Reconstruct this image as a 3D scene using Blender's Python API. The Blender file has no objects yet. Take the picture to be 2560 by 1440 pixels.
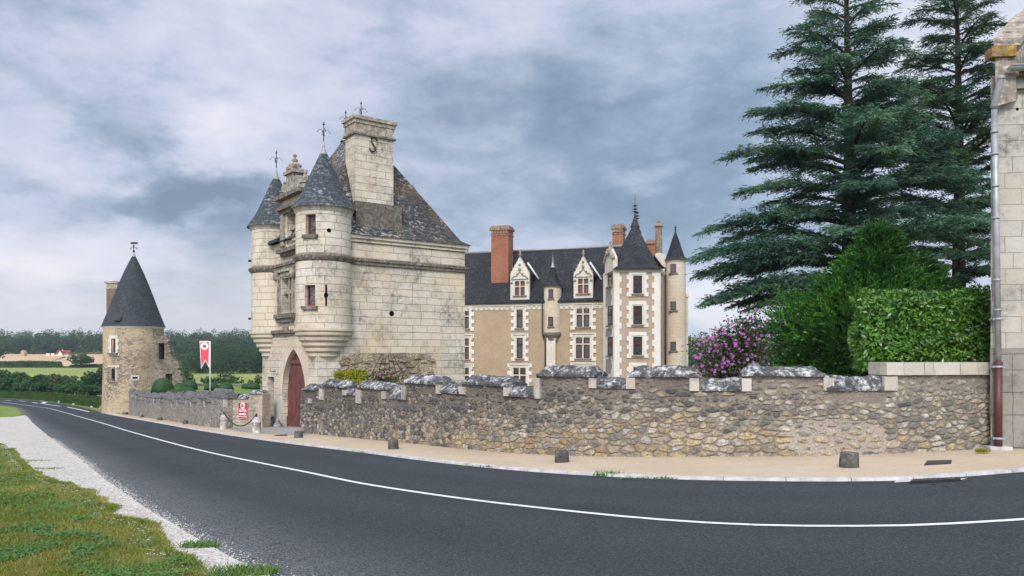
import bpy, bmesh, math, random
import numpy as np
from mathutils import Vector, kdtree, geometry, noise as mnoise
R=math.radians; PI=math.pi
random.seed(7)
sc=bpy.context.scene; COL=sc.collection
# ------------------------------------------------------------------ camera, sky, sun, exposure
FX,HX,HY,EYE=1900.0,1280.0,885.0,2.0          # focal length in photo pixels, horizon row, eye height
cd=bpy.data.cameras.new('camera'); cam=bpy.data.objects.new('camera',cd); COL.objects.link(cam)
cam.location=(0,0,EYE); cam.rotation_euler=(R(90),0,0)
cd.sensor_width=36; cd.lens=36*FX/2560; cd.shift_y=(HY-720)/2560; cd.clip_end=6000; cd.clip_start=.1
sc.camera=cam
SUN_EL,SUN_AZ=38,192                            # soft light from behind the camera (azimuth from +Y, clockwise)
sd=bpy.data.lights.new('sun','SUN'); sd.energy=1.5; sd.angle=R(16); sd.color=(1,.93,.84)
so=bpy.data.objects.new('sun',sd); COL.objects.link(so)
_d=Vector((math.sin(R(SUN_AZ))*math.cos(R(SUN_EL)),math.cos(R(SUN_AZ))*math.cos(R(SUN_EL)),math.sin(R(SUN_EL))))
so.rotation_euler=_d.to_track_quat('Z','Y').to_euler(); so.location=(0,-20,40)
sc.view_settings.view_transform='Standard'; sc.view_settings.look='None'
sc.view_settings.exposure=0.8; sc.view_settings.gamma=1
sc.cycles.max_bounces=6; sc.cycles.diffuse_bounces=3; sc.cycles.glossy_bounces=2; sc.cycles.transmission_bounces=3
sc.cycles.sample_clamp_indirect=8
# ------------------------------------------------------------------ node helpers
def nd(nt,t,props=None,**inp):
    n=nt.nodes.new(t)
    for k,v in (props or {}).items(): setattr(n,k,v)
    for k,v in inp.items(): put(nt,n,k.replace('_',' ') if k.replace('_',' ') in n.inputs else k,v)
    return n
def put(nt,n,key,v):
    s=n.inputs[key]
    if isinstance(v,bpy.types.NodeSocket): nt.links.new(v,s)
    elif isinstance(v,bpy.types.Node): nt.links.new(v.outputs[0],s)
    else:
        if s.type=='RGBA' and len(v)==3: v=(*v,1)
        s.default_value=v
def ramp(nt,fac,stops,interp='LINEAR'):
    n=nt.nodes.new('ShaderNodeValToRGB'); put(nt,n,0,fac); n.color_ramp.interpolation=interp
    e=n.color_ramp.elements
    while len(e)<len(stops): e.new(.5)
    for i,(p,c) in enumerate(stops):
        e[i].position=p; e[i].color=(c,c,c,1) if isinstance(c,(int,float)) else (*c,1)
    return n.outputs[0]
def mix(nt,fac,a,b,mode='MIX'):
    n=nt.nodes.new('ShaderNodeMix'); n.data_type='RGBA'; n.blend_type=mode; n.clamp_factor=True
    put(nt,n,0,fac); put(nt,n,6,a); put(nt,n,7,b); return n.outputs[2]
def mth(nt,op,a,b=0.0,c=None,clamp=False):
    n=nt.nodes.new('ShaderNodeMath'); n.operation=op; n.use_clamp=clamp; put(nt,n,0,a); put(nt,n,1,b)
    if c is not None: put(nt,n,2,c)
    return n.outputs[0]
def vm(nt,op,a,b=(0,0,0)):
    n=nt.nodes.new('ShaderNodeVectorMath'); n.operation=op; put(nt,n,0,a); put(nt,n,1,b); return n
def nz(nt,vec,scale,detail=4,rough=.55,dist=0):
    n=nt.nodes.new('ShaderNodeTexNoise'); put(nt,n,'Vector',vec); put(nt,n,'Scale',scale); put(nt,n,'Detail',detail); put(nt,n,'Roughness',rough); put(nt,n,'Distortion',dist)
    return n.outputs[0]
def smap(nt,v,a,b,c=0.,d=1.):
    n=nt.nodes.new('ShaderNodeMapRange'); n.interpolation_type='SMOOTHSTEP'
    put(nt,n,0,v); put(nt,n,1,a); put(nt,n,2,b); put(nt,n,3,c); put(nt,n,4,d); return n.outputs[0]
# ------------------------------------------------------------------ world: cloudy evening sky
def pxdir(px,py): return Vector(((px-HX)/FX,1,(HY-py)/FX)).normalized()
def make_world():
    w=bpy.data.worlds.new('World'); sc.world=w; w.use_nodes=True; nt=w.node_tree; nt.nodes.clear()
    out=nt.nodes.new('ShaderNodeOutputWorld'); bg=nt.nodes.new('ShaderNodeBackground'); nt.links.new(bg.outputs[0],out.inputs[0])
    tc=nt.nodes.new('ShaderNodeTexCoord'); D=vm(nt,'NORMALIZE',tc.outputs['Generated']).outputs[0]
    sk=nt.nodes.new('ShaderNodeTexSky'); sk.sky_type='NISHITA'; sk.sun_disc=False; sk.sun_elevation=R(SUN_EL); sk.sun_rotation=R(SUN_AZ)
    sx=nt.nodes.new('ShaderNodeSeparateXYZ'); nt.links.new(D,sx.inputs[0]); X,Y,Z=sx.outputs
    S=vm(nt,'MULTIPLY',D,(1,1,2.1)).outputs[0]
    n1=nz(nt,S,2.3,7,.56,.25); n2=nz(nt,vm(nt,'ADD',S,(4.1,2.2,.7)).outputs[0],6.5,6,.6,.2)
    n3=nz(nt,vm(nt,'ADD',S,(1.3,8.2,3.7)).outputs[0],17,5,.62,.3)
    den=mth(nt,'ADD',mth(nt,'MULTIPLY',n1,.50),mth(nt,'ADD',mth(nt,'MULTIPLY',n2,.36),mth(nt,'MULTIPLY',n3,.14)))
    den=mth(nt,'SUBTRACT',den,.5)
    den=mth(nt,'MULTIPLY',den,2.35); den=mth(nt,'ADD',den,-.05)
    def warp(sc_,amp,off):
        w_=nt.nodes.new('ShaderNodeTexNoise'); put(nt,w_,'Vector',vm(nt,'ADD',S,off).outputs[0]); put(nt,w_,'Scale',sc_); put(nt,w_,'Detail',5); put(nt,w_,'Roughness',.6)
        return vm(nt,'MULTIPLY',vm(nt,'SUBTRACT',w_.outputs['Color'],(.5,.5,.5)).outputs[0],amp).outputs[0]
    DW=vm(nt,'ADD',D,warp(5,(.22,.2,.10),(9,3,1))).outputs[0]; DW=vm(nt,'ADD',DW,warp(19,(.05,.05,.03),(2,7,5))).outputs[0]
    # banks of darker and lighter cloud: direction, radius, weight
    for px,py,ax,az,wt in ((60,90,.30,.09,.46),(480,90,.25,.07,.13),(20,490,.12,.042,.62),(430,480,.085,.030,.72),(600,540,.09,.055,.50),(300,310,.08,.035,.34),(350,350,.05,.02,.2),(560,245,.03,.018,.15),
        (1250,420,.30,.14,.25),(1500,160,.30,.08,.22),(1560,380,.22,.12,.24),(1480,560,.26,.08,.20),(1750,230,.18,.10,.22),(1700,480,.2,.1,.14),(600,700,.16,.06,.30),(90,690,.14,.017,.32),(200,725,.16,.012,.3),(120,790,.3,.03,.28),(560,800,.2,.045,.2),
        (320,200,.16,.09,-.24),(800,150,.24,.12,-.24),(700,330,.14,.09,-.22),(170,610,.2,.05,-.36),(240,400,.13,.05,-.16),(530,535,.03,.012,-.5),(1650,420,.045,.022,-.42),(1180,440,.05,.02,-.16),(1480,200,.06,.02,-.25),(1420,640,.1,.03,-.16),(1800,760,.09,.035,-.62),(1900,40,.25,.06,-.2),(2350,120,.3,.1,-.2),(330,745,.12,.014,-.3),(1240,330,.06,.02,-.15)):
        c=pxdir(px,py); f=vm(nt,'SUBTRACT',DW,c).outputs[0]
        f=vm(nt,'MULTIPLY',f,(1/ax,1/ax*.8,1/az)).outputs[0]
        l=nt.nodes.new('ShaderNodeVectorMath'); l.operation='LENGTH'; put(nt,l,0,f)
        b=smap(nt,l.outputs[1],1.4,.25,0,wt*.55); den=mth(nt,'ADD',den,b)
    col=ramp(nt,mth(nt,'ADD',den,.5,clamp=True),[(.06,(.82,.80,.84)),(.28,(.65,.665,.775)),(.48,(.53,.565,.70)),(.64,(.38,.45,.575)),(.80,(.265,.34,.455)),(1,(.19,.255,.355))])
    # bluish towards the right, pinkish and bright low on the left
    col=mix(nt,smap(nt,X,-.1,.25,0,.38),col,(.74,.88,.93),'MULTIPLY')
    low=mth(nt,'MULTIPLY',smap(nt,Z,.17,.02),smap(nt,X,.1,-.4))
    col=mix(nt,mth(nt,'MULTIPLY',low,.50),col,(.93,.86,.83))
    k=mth(nt,'ADD',smap(nt,Y,.25,-.6,1.0,2.3),smap(nt,Z,.5,.95,0,.55))      # unseen sky behind and overhead brightened, added to light the fronts
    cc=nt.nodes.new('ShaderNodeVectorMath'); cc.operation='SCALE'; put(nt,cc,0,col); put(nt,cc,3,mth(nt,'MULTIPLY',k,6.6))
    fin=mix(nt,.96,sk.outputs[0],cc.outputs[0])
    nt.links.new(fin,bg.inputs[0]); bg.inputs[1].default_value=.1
make_world()
# ------------------------------------------------------------------ ground shape and picking helpers
SD=Vector((-.568,.823)); S0=Vector((4.35,14.5))
FARY=[(0,-4.7),(200,-4.7),(240,-4.35),(290,-3.7),(330,-2.4),(440,1.35),(520,4.0),(700,13),(1000,24),(1600,34),(4000,40)]
def zs(s):
    s=max(s,-20)
    if s<70: return -.0524*s
    t=min(s,110)-70; return -3.668-.0524*(t-t*t/80)
def sst(a,b,x):
    t=min(1,max(0,(x-a)/(b-a))); return t*t*(3-2*t)
def gz(x,y):
    z=zs((x-S0.x)*SD.x+(y-S0.y)*SD.y)
    if y>120:
        for (a,za),(b,zb) in zip(FARY,FARY[1:]):
            if a<=y<=b: f=za+(zb-za)*(y-a)/(b-a); break
        else: f=40
        w=sst(120,200,y); z=z+(f-z)*w
    return z
def at(px,py,Y): return Vector(((px-HX)/FX*Y,Y,EYE+(HY-py)/FX*Y))
def G(px,py,dz=0.0,ymax=3000):
    a=(px-HX)/FX; b=(HY-py)/FX; f=lambda Y: EYE+b*Y-gz(a*Y,Y)-dz
    Y=1.0
    while Y<ymax:
        Y2=Y*1.03+.05
        if f(Y2)<0:
            for _ in range(40):
                m=(Y+Y2)/2
                if f(m)>0: Y=m
                else: Y2=m
            break
        Y=Y2
    return Vector((a*Y,Y,gz(a*Y,Y)+dz))
def onz(px,py,z):
    Y=(z-EYE)*FX/(HY-py); return at(px,py,Y)
class Fr:
    """A wall frame: x along ux, d out along n, z up from o."""
    def __init__(s,o,ux,n): s.o=Vector(o); s.u=Vector((ux[0],ux[1],0)).normalized(); s.n=Vector((n[0],n[1],0)).normalized()
    def P(s,x,d,z): return s.o+s.u*x+s.n*d+Vector((0,0,z))
    def hit(s,px,py,d=0):
        e=Vector((0,0,EYE)); r=Vector(((px-HX)/FX,1,(HY-py)/FX)); q=s.o+s.n*d
        t=(q-e).dot(s.n)/r.dot(s.n); p=e+r*t-s.o
        return p.dot(s.u),p.z
    def x(s,px,d=0): return s.hit(px,HY,d)[0]
    def moved(s,x,d,z): return Fr(s.P(x,d,z),s.u,s.n)
WORLD=Fr((0,0,0),(1,0),(0,1))
# ------------------------------------------------------------------ mesh builder
class MB:
    def __init__(s): s.v=[];s.f=[];s.uv=[];s.sm=[]
    def poly(s,pts,uv=None,sm=False):
        i=len(s.v); s.v+= [tuple(p) for p in pts]; s.f.append(tuple(range(i,i+len(pts)))); s.sm.append(sm)
        if uv is None:
            p=[Vector(q) for q in pts]; n=Vector((0,0,0))
            for a,b in zip(p,p[1:]+p[:1]): n+=(a-p[0]).cross(b-p[0])
            n=n.normalized() if n.length>1e-12 else Vector((0,0,1))
            if abs(n.z)>.985: uv=[(q.x,q.y) for q in p]
            else:
                t=Vector((0,0,1)).cross(n).normalized(); w=n.cross(t); uv=[(q.dot(t),q.dot(w)) for q in p]
        s.uv.append(uv); return s
    def hexa(s,a,b):
        """a: 4 bottom corners, b: 4 top corners, same order"""
        s.poly(a[::-1]); s.poly(b)
        for i in range(4): s.poly([a[i],a[(i+1)%4],b[(i+1)%4],b[i]])
        return s
    def box(s,fr,x0,x1,d0,d1,z0,z1):
        c=[(x0,d0),(x1,d0),(x1,d1),(x0,d1)]
        return s.hexa([fr.P(x,d,z0) for x,d in c],[fr.P(x,d,z1) for x,d in c])
    def taper(s,fr,x0,x1,d0,d1,z0,z1,tx,td):
        c=[(x0,d0),(x1,d0),(x1,d1),(x0,d1)]; e=[(x0+tx,d0+td),(x1-tx,d0+td),(x1-tx,d1-td),(x0+tx,d1-td)]
        return s.hexa([fr.P(x,d,z0) for x,d in c],[fr.P(x,d,z1) for x,d in e])
    def sheet(s,fr,outer,holes,d):
        polys=[[Vector((x,z,0)) for x,z in outer]]+[[Vector((x,z,0)) for x,z in h] for h in holes]
        flat=[p for q in polys for p in q]
        for t in geometry.tessellate_polygon(polys):
            a=[flat[i] for i in t]
            if (a[1]-a[0]).cross(a[2]-a[0]).length<1e-9: continue
            s.poly([fr.P(p.x,d,p.y) for p in a],[(p.x,p.y) for p in a])
        return s
    def rim(s,fr,pts,d0,d1):
        for a,b in zip(pts,pts[1:]+pts[:1]):
            L=math.hypot(b[0]-a[0],b[1]-a[1])
            s.poly([fr.P(a[0],d0,a[1]),fr.P(b[0],d0,b[1]),fr.P(b[0],d1,b[1]),fr.P(a[0],d1,a[1])])
        return s
    def slab(s,fr,outer,d0,d1,holes=(),back=True):
        s.sheet(fr,outer,holes,d1); s.rim(fr,outer,d0,d1)
        for h in holes: s.rim(fr,h,d0,d1)
        if back: s.sheet(fr,outer,holes,d0)
        return s
    def lathe(s,c,prof,seg=24,a0=0,a1=2*PI,sm=True,jit=0,sx=1,sy=1):
        c=Vector(c); A=[a0+(a1-a0)*i/seg for i in range(seg+1)]
        rr=prof[0][0] if prof[0][0]>.05 else max(p[0] for p in prof)
        L=0
        for (r0,z0),(r1,z1) in zip(prof,prof[1:]):
            dl=math.hypot(r1-r0,z1-z0)
            for a,b in zip(A,A[1:]):
                def q(r,t,z):
                    k=1+(jit*mnoise.noise(Vector((math.cos(t)*2+c.x,math.sin(t)*2+c.y,z*3))) if jit else 0)
                    return c+Vector((r*k*math.cos(t)*sx,r*k*math.sin(t)*sy,z))
                pts=[q(r0,a,z0),q(r0,b,z0),q(r1,b,z1),q(r1,a,z1)]
                uv=[(a*rr,L),(b*rr,L),(b*rr,L+dl),(a*rr,L+dl)]
                if r1<1e-6: pts=pts[:3]; uv=uv[:3]
                elif r0<1e-6: pts=[pts[0],pts[2],pts[3]]; uv=[uv[0],uv[2],uv[3]]
                s.poly(pts,uv,sm)
            L+=dl
        return s
    def tube(s,path,r,seg=8,r1=None,cap=True):
        P=[Vector(p) for p in path]; n=len(P); rings=[]
        for i,p in enumerate(P):
            t=(P[min(i+1,n-1)]-P[max(i-1,0)]).normalized()
            a=t.cross(Vector((0,0,1)) if abs(t.z)<.9 else Vector((1,0,0))).normalized(); b=t.cross(a)
            q=r if r1 is None else r+(r1-r)*i/(n-1)
            rings.append([p+(a*math.cos(2*PI*k/seg)+b*math.sin(2*PI*k/seg))*q for k in range(seg)])
        for x,y in zip(rings,rings[1:]):
            for k in range(seg): s.poly([x[k],x[(k+1)%seg],y[(k+1)%seg],y[k]],None,True)
        if cap: s.poly(rings[0][::-1]); s.poly(rings[-1])
        return s
    def ball(s,c,r,seg=10,sq=(1,1,1)):
        c=Vector(c)
        for i in range(seg//2):
            t0=-PI/2+PI*i/(seg//2); t1=-PI/2+PI*(i+1)/(seg//2)
            for k in range(seg):
                a=2*PI*k/seg;b=2*PI*(k+1)/seg
                q=lambda t,u:c+Vector((math.cos(t)*math.cos(u)*r*sq[0],math.cos(t)*math.sin(u)*r*sq[1],math.sin(t)*r*sq[2]))
                pts=[q(t0,a),q(t0,b),q(t1,b),q(t1,a)]
                if i==0: pts=[pts[0],pts[2],pts[3]]
                elif i==seg//2-1: pts=pts[:3]
                s.poly(pts,None,True)
        return s
def link(name,me,m,parent=None):
    o=bpy.data.objects.new(name,me); COL.objects.link(o)
    if m and not me.materials: me.materials.append(m)
    if parent: o.parent=parent
    return o
def rootpos(p):
    q=Vector((0,0,0))
    while p: q+=p.location; p=p.parent
    return q
def obj(name,mb,m,parent=None,origin=None):
    off=rootpos(parent) if parent else Vector(origin or (0,0,0))
    me=bpy.data.meshes.new(name); me.from_pydata([(a-off.x,b-off.y,c-off.z) for a,b,c in mb.v],[],mb.f)
    l=me.uv_layers.new(name='UVMap'); flat=[c for u in mb.uv for p in u for c in p]
    l.data.foreach_set('uv',flat); me.polygons.foreach_set('use_smooth',mb.sm)
    if any(mb.sm):                                   # smooth meshes: weld the shared corners
        b=bmesh.new(); b.from_mesh(me); bmesh.ops.remove_doubles(b,verts=b.verts,dist=2e-4); b.to_mesh(me); b.free()
    me.update()
    o=link(name,me,m,parent)
    if not parent: o.location=off
    return o
def npobj(name,V,k,m,parent=None,origin=None,smooth=False):
    V=np.asarray(V,dtype=np.float64).reshape(-1,3); off=rootpos(parent) if parent else Vector(origin or (0,0,0))
    V=V-np.array(off[:]); n=len(V)//k
    me=bpy.data.meshes.new(name); me.vertices.add(len(V)); me.vertices.foreach_set('co',V.ravel())
    me.loops.add(n*k); me.loops.foreach_set('vertex_index',np.arange(n*k,dtype=np.int32))
    me.polygons.add(n); me.polygons.foreach_set('loop_start',np.arange(0,n*k,k,dtype=np.int32)); me.polygons.foreach_set('loop_total',np.full(n,k,dtype=np.int32))
    me.update(calc_edges=True)
    o=link(name,me,m,parent)
    if not parent: o.location=off
    return o
def thing(name,label,cat,loc,group=None):
    o=bpy.data.objects.new(name,None); COL.objects.link(o); o.location=loc; o.empty_display_size=.3
    return tag(o,label,cat,group)
def tag(o,label,cat,group=None):
    o['label']=label; o['category']=cat; o['kind']='thing'
    if group: o['group']=group
    return o
def struct(o): o['kind']='structure'; return o
def stuff(o,label=None,cat=None):
    o['kind']='stuff'
    if label: o['label']=label; o['category']=cat
    return o
def copy_tree(o,parent=None):
    c=o.copy(); COL.objects.link(c)
    if parent: c.parent=parent
    for ch in list(o.children): copy_tree(ch,c)
    return c
# ------------------------------------------------------------------ materials
def newmat(name,rough=.85,spec=.3):
    m=bpy.data.materials.new(name); m.use_nodes=True; nt=m.node_tree; b=nt.nodes['Principled BSDF']
    b.inputs['Roughness'].default_value=rough; b.inputs['Specular IOR Level'].default_value=spec
    return m,nt,b
def bump(nt,b,h,dist=.02,st=.6):
    n=nt.nodes.new('ShaderNodeBump'); put(nt,n,'Height',h); n.inputs['Distance'].default_value=dist; n.inputs['Strength'].default_value=st
    nt.links.new(n.outputs[0],b.inputs['Normal'])
def wpos(nt): return nt.nodes.new('ShaderNodeNewGeometry').outputs['Position']
def uvs(nt): return nt.nodes.new('ShaderNodeTexCoord').outputs['UV']
def simple(name,c,var=.25,scale=6,rough=.7,spec=.3,metal=0,bd=0):
    m,nt,b=newmat(name,rough,spec); P=wpos(nt)
    n=nz(nt,P,scale,5,.6)
    lo=tuple(x*(1-var) for x in c); hi=tuple(min(1,x*(1+var)) for x in c)
    put(nt,b,'Base Color',ramp(nt,n,[(.3,lo),(.7,hi)])); b.inputs['Metallic'].default_value=metal
    if bd: bump(nt,b,n,bd)
    return m
def ashlar(name,bw,bh,c1,c2,mortar,ms=.012,stain=.5,stc=(.16,.14,.12),speck=.5,patch=.0):
    m,nt,b=newmat(name,.9,.15); P=wpos(nt); U=uvs(nt)
    w=nt.nodes.new('ShaderNodeTexNoise'); put(nt,w,'Vector',P); put(nt,w,'Scale',1.7); put(nt,w,'Detail',3)
    d=vm(nt,'MULTIPLY',vm(nt,'SUBTRACT',w.outputs['Color'],(.5,.5,.5)).outputs[0],(.10,.045,0)).outputs[0]
    U2=vm(nt,'ADD',U,d).outputs[0]
    def br(wd,sq):
        k=nt.nodes.new('ShaderNodeTexBrick'); put(nt,k,'Vector',U2); put(nt,k,'Color1',c1); put(nt,k,'Color2',c2); put(nt,k,'Mortar',mortar)
        put(nt,k,'Scale',1.0); put(nt,k,'Mortar Size',ms); put(nt,k,'Mortar Smooth',.35); put(nt,k,'Brick Width',wd); put(nt,k,'Row Height',bh); put(nt,k,'Bias',-.1)
        k.offset=.45; k.squash=sq; k.squash_frequency=3; return k
    k=br(bw,1.32)
    col=k.outputs['Color']
    # single blocks that differ in tone
    vo=nt.nodes.new('ShaderNodeTexVoronoi'); put(nt,vo,'Vector',vm(nt,'MULTIPLY',U2,(1/bw,1/bh,1)).outputs[0]); put(nt,vo,'Scale',.8)
    tone=nz(nt,P,.55,4,.6); fine=nz(nt,P,9,6,.65)
    col=mix(nt,ramp(nt,fine,[(.35,.35),(.65,0)]),col,tuple(x*.72 for x in c1))
    col=mix(nt,ramp(nt,tone,[(.42,0),(.66,.55)]),col,tuple(x*y for x,y in zip(c2,(.93,.84,.70))))
    if patch: col=mix(nt,ramp(nt,nz(nt,P,.32,3,.5),[(.55,0),(.72,patch)]),col,(.66,.52,.33))
    s=mth(nt,'MULTIPLY',ramp(nt,nz(nt,P,.8,7,.68,.5),[(.45,0),(.64,1)]),ramp(nt,nz(nt,P,7,5,.7),[(.36,0),(.62,1)]))
    col=mix(nt,mth(nt,'MULTIPLY',s,stain),col,stc)
    sp=ramp(nt,nz(nt,P,16,3,.6),[(.66,0),(.72,1)])
    col=mix(nt,mth(nt,'MULTIPLY',sp,speck),col,tuple(x*.38 for x in c1))
    put(nt,b,'Base Color',col)
    h=mth(nt,'ADD',mth(nt,'MULTIPLY',k.outputs['Fac'],-1),mth(nt,'MULTIPLY',fine,.9)); bump(nt,b,h,.02,.7)
    return m
def rubble(name,sc_,cols,mortar,mort=.10,zst=1.7,stain=.4,dark=(.10,.095,.09)):
    m,nt,b=newmat(name,.95,.1); P=wpos(nt)
    w=nt.nodes.new('ShaderNodeTexNoise'); put(nt,w,'Vector',P); put(nt,w,'Scale',3.0); put(nt,w,'Detail',3)
    Q=vm(nt,'ADD',P,vm(nt,'MULTIPLY',vm(nt,'SUBTRACT',w.outputs['Color'],(.5,.5,.5)).outputs[0],(.2,.2,.14)).outputs[0]).outputs[0]
    Q=vm(nt,'MULTIPLY',Q,(1,1,zst)).outputs[0]
    v=nt.nodes.new('ShaderNodeTexVoronoi'); put(nt,v,'Vector',Q); put(nt,v,'Scale',sc_); put(nt,v,'Randomness',.9)
    e=nt.nodes.new('ShaderNodeTexVoronoi'); e.feature='DISTANCE_TO_EDGE'; put(nt,e,'Vector',Q); put(nt,e,'Scale',sc_); put(nt,e,'Randomness',.9)
    sx=nt.nodes.new('ShaderNodeSeparateColor'); nt.links.new(v.outputs['Color'],sx.inputs[0])
    col=ramp(nt,sx.outputs[0],[(i/(len(cols)-1),c) for i,c in enumerate(cols)])
    fine=nz(nt,P,13,5,.65)
    col=mix(nt,ramp(nt,fine,[(.35,.5),(.62,0)]),col,dark)
    mm=mth(nt,'ADD',e.outputs['Distance'],mth(nt,'MULTIPLY',mth(nt,'SUBTRACT',nz(nt,P,4,3),.5),.12))
    mo=ramp(nt,mm,[(mort*.6,1),(mort*1.3,0)])
    col=mix(nt,mo,col,mortar)
    st=ramp(nt,nz(nt,P,.7,6,.65,.4),[(.46,0),(.66,1)])
    col=mix(nt,mth(nt,'MULTIPLY',st,stain),col,dark)
    put(nt,b,'Base Color',col)
    bump(nt,b,mth(nt,'ADD',mth(nt,'MULTIPLY',mo,-1),mth(nt,'MULTIPLY',fine,.5)),.05,.9)
    return m
def slate(name,c1,c2,rw=.22,rh=.14,lich=.0,moss=.0,streak=.3):
    m,nt,b=newmat(name,.72,.22); P=wpos(nt); U=uvs(nt)
    w=nt.nodes.new('ShaderNodeTexNoise'); put(nt,w,'Vector',P); put(nt,w,'Scale',2.5)
    U2=vm(nt,'ADD',U,vm(nt,'MULTIPLY',vm(nt,'SUBTRACT',w.outputs['Color'],(.5,.5,.5)).outputs[0],(.05,.05,0)).outputs[0]).outputs[0]
    k=nt.nodes.new('ShaderNodeTexBrick'); put(nt,k,'Vector',U2); put(nt,k,'Color1',c1); put(nt,k,'Color2',c2); put(nt,k,'Mortar',tuple(x*.35 for x in c1))
    put(nt,k,'Scale',1.0); put(nt,k,'Mortar Size',.009); put(nt,k,'Mortar Smooth',.5); put(nt,k,'Brick Width',rw); put(nt,k,'Row Height',rh)
    col=k.outputs['Color']
    col=mix(nt,ramp(nt,nz(nt,P,1.3,6,.65),[(.4,0),(.7,streak)]),col,tuple(x*.55 for x in c1))
    if moss: col=mix(nt,mth(nt,'MULTIPLY',ramp(nt,nz(nt,P,.9,5,.6),[(.52,0),(.68,1)]),moss),col,(.20,.115,.03))
    if lich:
        a=mth(nt,'MULTIPLY',ramp(nt,nz(nt,P,.75,5,.6,.3),[(.44,.12),(.60,1)]),ramp(nt,nz(nt,vm(nt,'MULTIPLY',P,(1,1,1.7)).outputs[0],5.5,4,.75),[(.52,0),(.60,1)]))
        col=mix(nt,mth(nt,'MULTIPLY',a,lich),col,(.42,.42,.40))
    put(nt,b,'Base Color',col)
    bump(nt,b,mth(nt,'ADD',mth(nt,'MULTIPLY',k.outputs['Fac'],-1),mth(nt,'MULTIPLY',nz(nt,P,8,4),.8)),.03,.8)
    return m
def lichen(name,base=(.085,.085,.085),pale=(.62,.62,.60),amt=.95,th=.54):
    m,nt,b=newmat(name,.95,.1); P=wpos(nt)
    a=mth(nt,'MULTIPLY',ramp(nt,mth(nt,'ADD',mth(nt,'MULTIPLY',nz(nt,P,2.6,5,.7,.3),.5),mth(nt,'MULTIPLY',nz(nt,P,10,6,.75,.2),.5)),[(th-.05,0),(th+.045,1)]),ramp(nt,nz(nt,P,13,4,.7),[(.36,.15),(.56,1)]))
    col=ramp(nt,nz(nt,P,7,6,.7),[(.3,tuple(x*.45 for x in base)),(.52,base),(.75,tuple(min(1,x*2.3) for x in base))])
    col=mix(nt,mth(nt,'MULTIPLY',ramp(nt,nz(nt,P,2.1,4,.6),[(.62,0),(.72,1)]),.6),col,(.30,.19,.05))
    col=mix(nt,mth(nt,'MULTIPLY',a,amt),col,pale); put(nt,b,'Base Color',col)
    bump(nt,b,nz(nt,P,12,6,.7),.035,.9); return m
def plaster(name,c,c2,dirt=.3):
    m,nt,b=newmat(name,.95,.1); P=wpos(nt)
    col=ramp(nt,nz(nt,P,.7,6,.65,.3),[(.32,c),(.68,c2)])
    col=mix(nt,ramp(nt,nz(nt,P,5,6,.7),[(.5,0),(.8,dirt)]),col,tuple(x*.55 for x in c))
    col=mix(nt,ramp(nt,nz(nt,vm(nt,'MULTIPLY',P,(1,1,.25)).outputs[0],2.2,5,.7),[(.55,0),(.8,dirt)]),col,tuple(x*.7 for x in c))
    put(nt,b,'Base Color',col); bump(nt,b,nz(nt,P,14,5,.7),.02,.5); return m
def leafmat(name,cols,rough=.55,spec=.3,trans=.25,ns=.6,wt=.5,ts=None):
    m,nt,b=newmat(name,rough,spec); g=nt.nodes.new('ShaderNodeNewGeometry')
    f=mth(nt,'ADD',mth(nt,'MULTIPLY',g.outputs['Random Per Island'],1-wt),mth(nt,'MULTIPLY',smap(nt,nz(nt,g.outputs['Position'],ns,4,.6),.3,.7),wt))
    col=ramp(nt,f,[(i/(len(cols)-1),c) for i,c in enumerate(cols)]); put(nt,b,'Base Color',col)
    t=nt.nodes.new('ShaderNodeBsdfTranslucent'); put(nt,t,'Color',mix(nt,1.0,col,(1.25,1.35,.7),'MULTIPLY'))
    ms=nt.nodes.new('ShaderNodeMixShader'); ms.inputs[0].default_value=trans
    nt.links.new(b.outputs[0],ms.inputs[1]); nt.links.new(t.outputs[0],ms.inputs[2])
    nt.links.new(ms.outputs[0],nt.nodes['Material Output'].inputs[0]); return m
def glassmat(name,c=(.03,.028,.03),lead=0,rough=.12):
    m,nt,b=newmat(name,rough,.6); U=uvs(nt)
    if lead:
        sx=nt.nodes.new('ShaderNodeSeparateXYZ'); nt.links.new(U,sx.inputs[0])
        p=mth(nt,'ADD',sx.outputs[0],mth(nt,'MULTIPLY',sx.outputs[1],.75)); q=mth(nt,'SUBTRACT',sx.outputs[0],mth(nt,'MULTIPLY',sx.outputs[1],.75))
        l=[mth(nt,'LESS_THAN',mth(nt,'PINGPONG',z,lead),lead*.10) for z in (p,q)]
        vo=nt.nodes.new('ShaderNodeTexVoronoi'); put(nt,vo,'Vector',U); put(nt,vo,'Scale',1.2/lead)
        ss=nt.nodes.new('ShaderNodeSeparateColor'); nt.links.new(vo.outputs['Color'],ss.inputs[0])
        col=mix(nt,ramp(nt,ss.outputs[0],[(.3,0),(.9,.6)]),c,(.20,.16,.15))
        put(nt,b,'Base Color',mix(nt,mth(nt,'MAXIMUM',*l),col,(.05,.045,.04)))
    else:
        put(nt,b,'Base Color',ramp(nt,nz(nt,wpos(nt),3,3),[(.35,c),(.7,tuple(x*2.4 for x in c))]))
    bump(nt,b,nz(nt,wpos(nt),2.5,2),.02,.3)
    return m
M={}
M['gate']=ashlar('gatehouse_ashlar',.72,.305,(.68,.625,.53),(.60,.535,.44),(.25,.185,.125),.014,.85,(.12,.112,.11),.75,.5)
M['tuff']=ashlar('pale_dressed_stone',.55,.30,(.70,.66,.59),(.64,.59,.51),(.48,.42,.35),.009,.25,(.25,.23,.2),.2)
M['tuff_cream']=ashlar('cream_turret_stone',.62,.32,(.66,.58,.47),(.60,.52,.42),(.44,.37,.30),.009,.3,(.24,.21,.18),.25)
M['block']=ashlar('white_block_stone',1.4,.9,(.54,.50,.44),(.44,.40,.35),(.3,.27,.24),.006,.9,(.12,.12,.115),.5)
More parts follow.
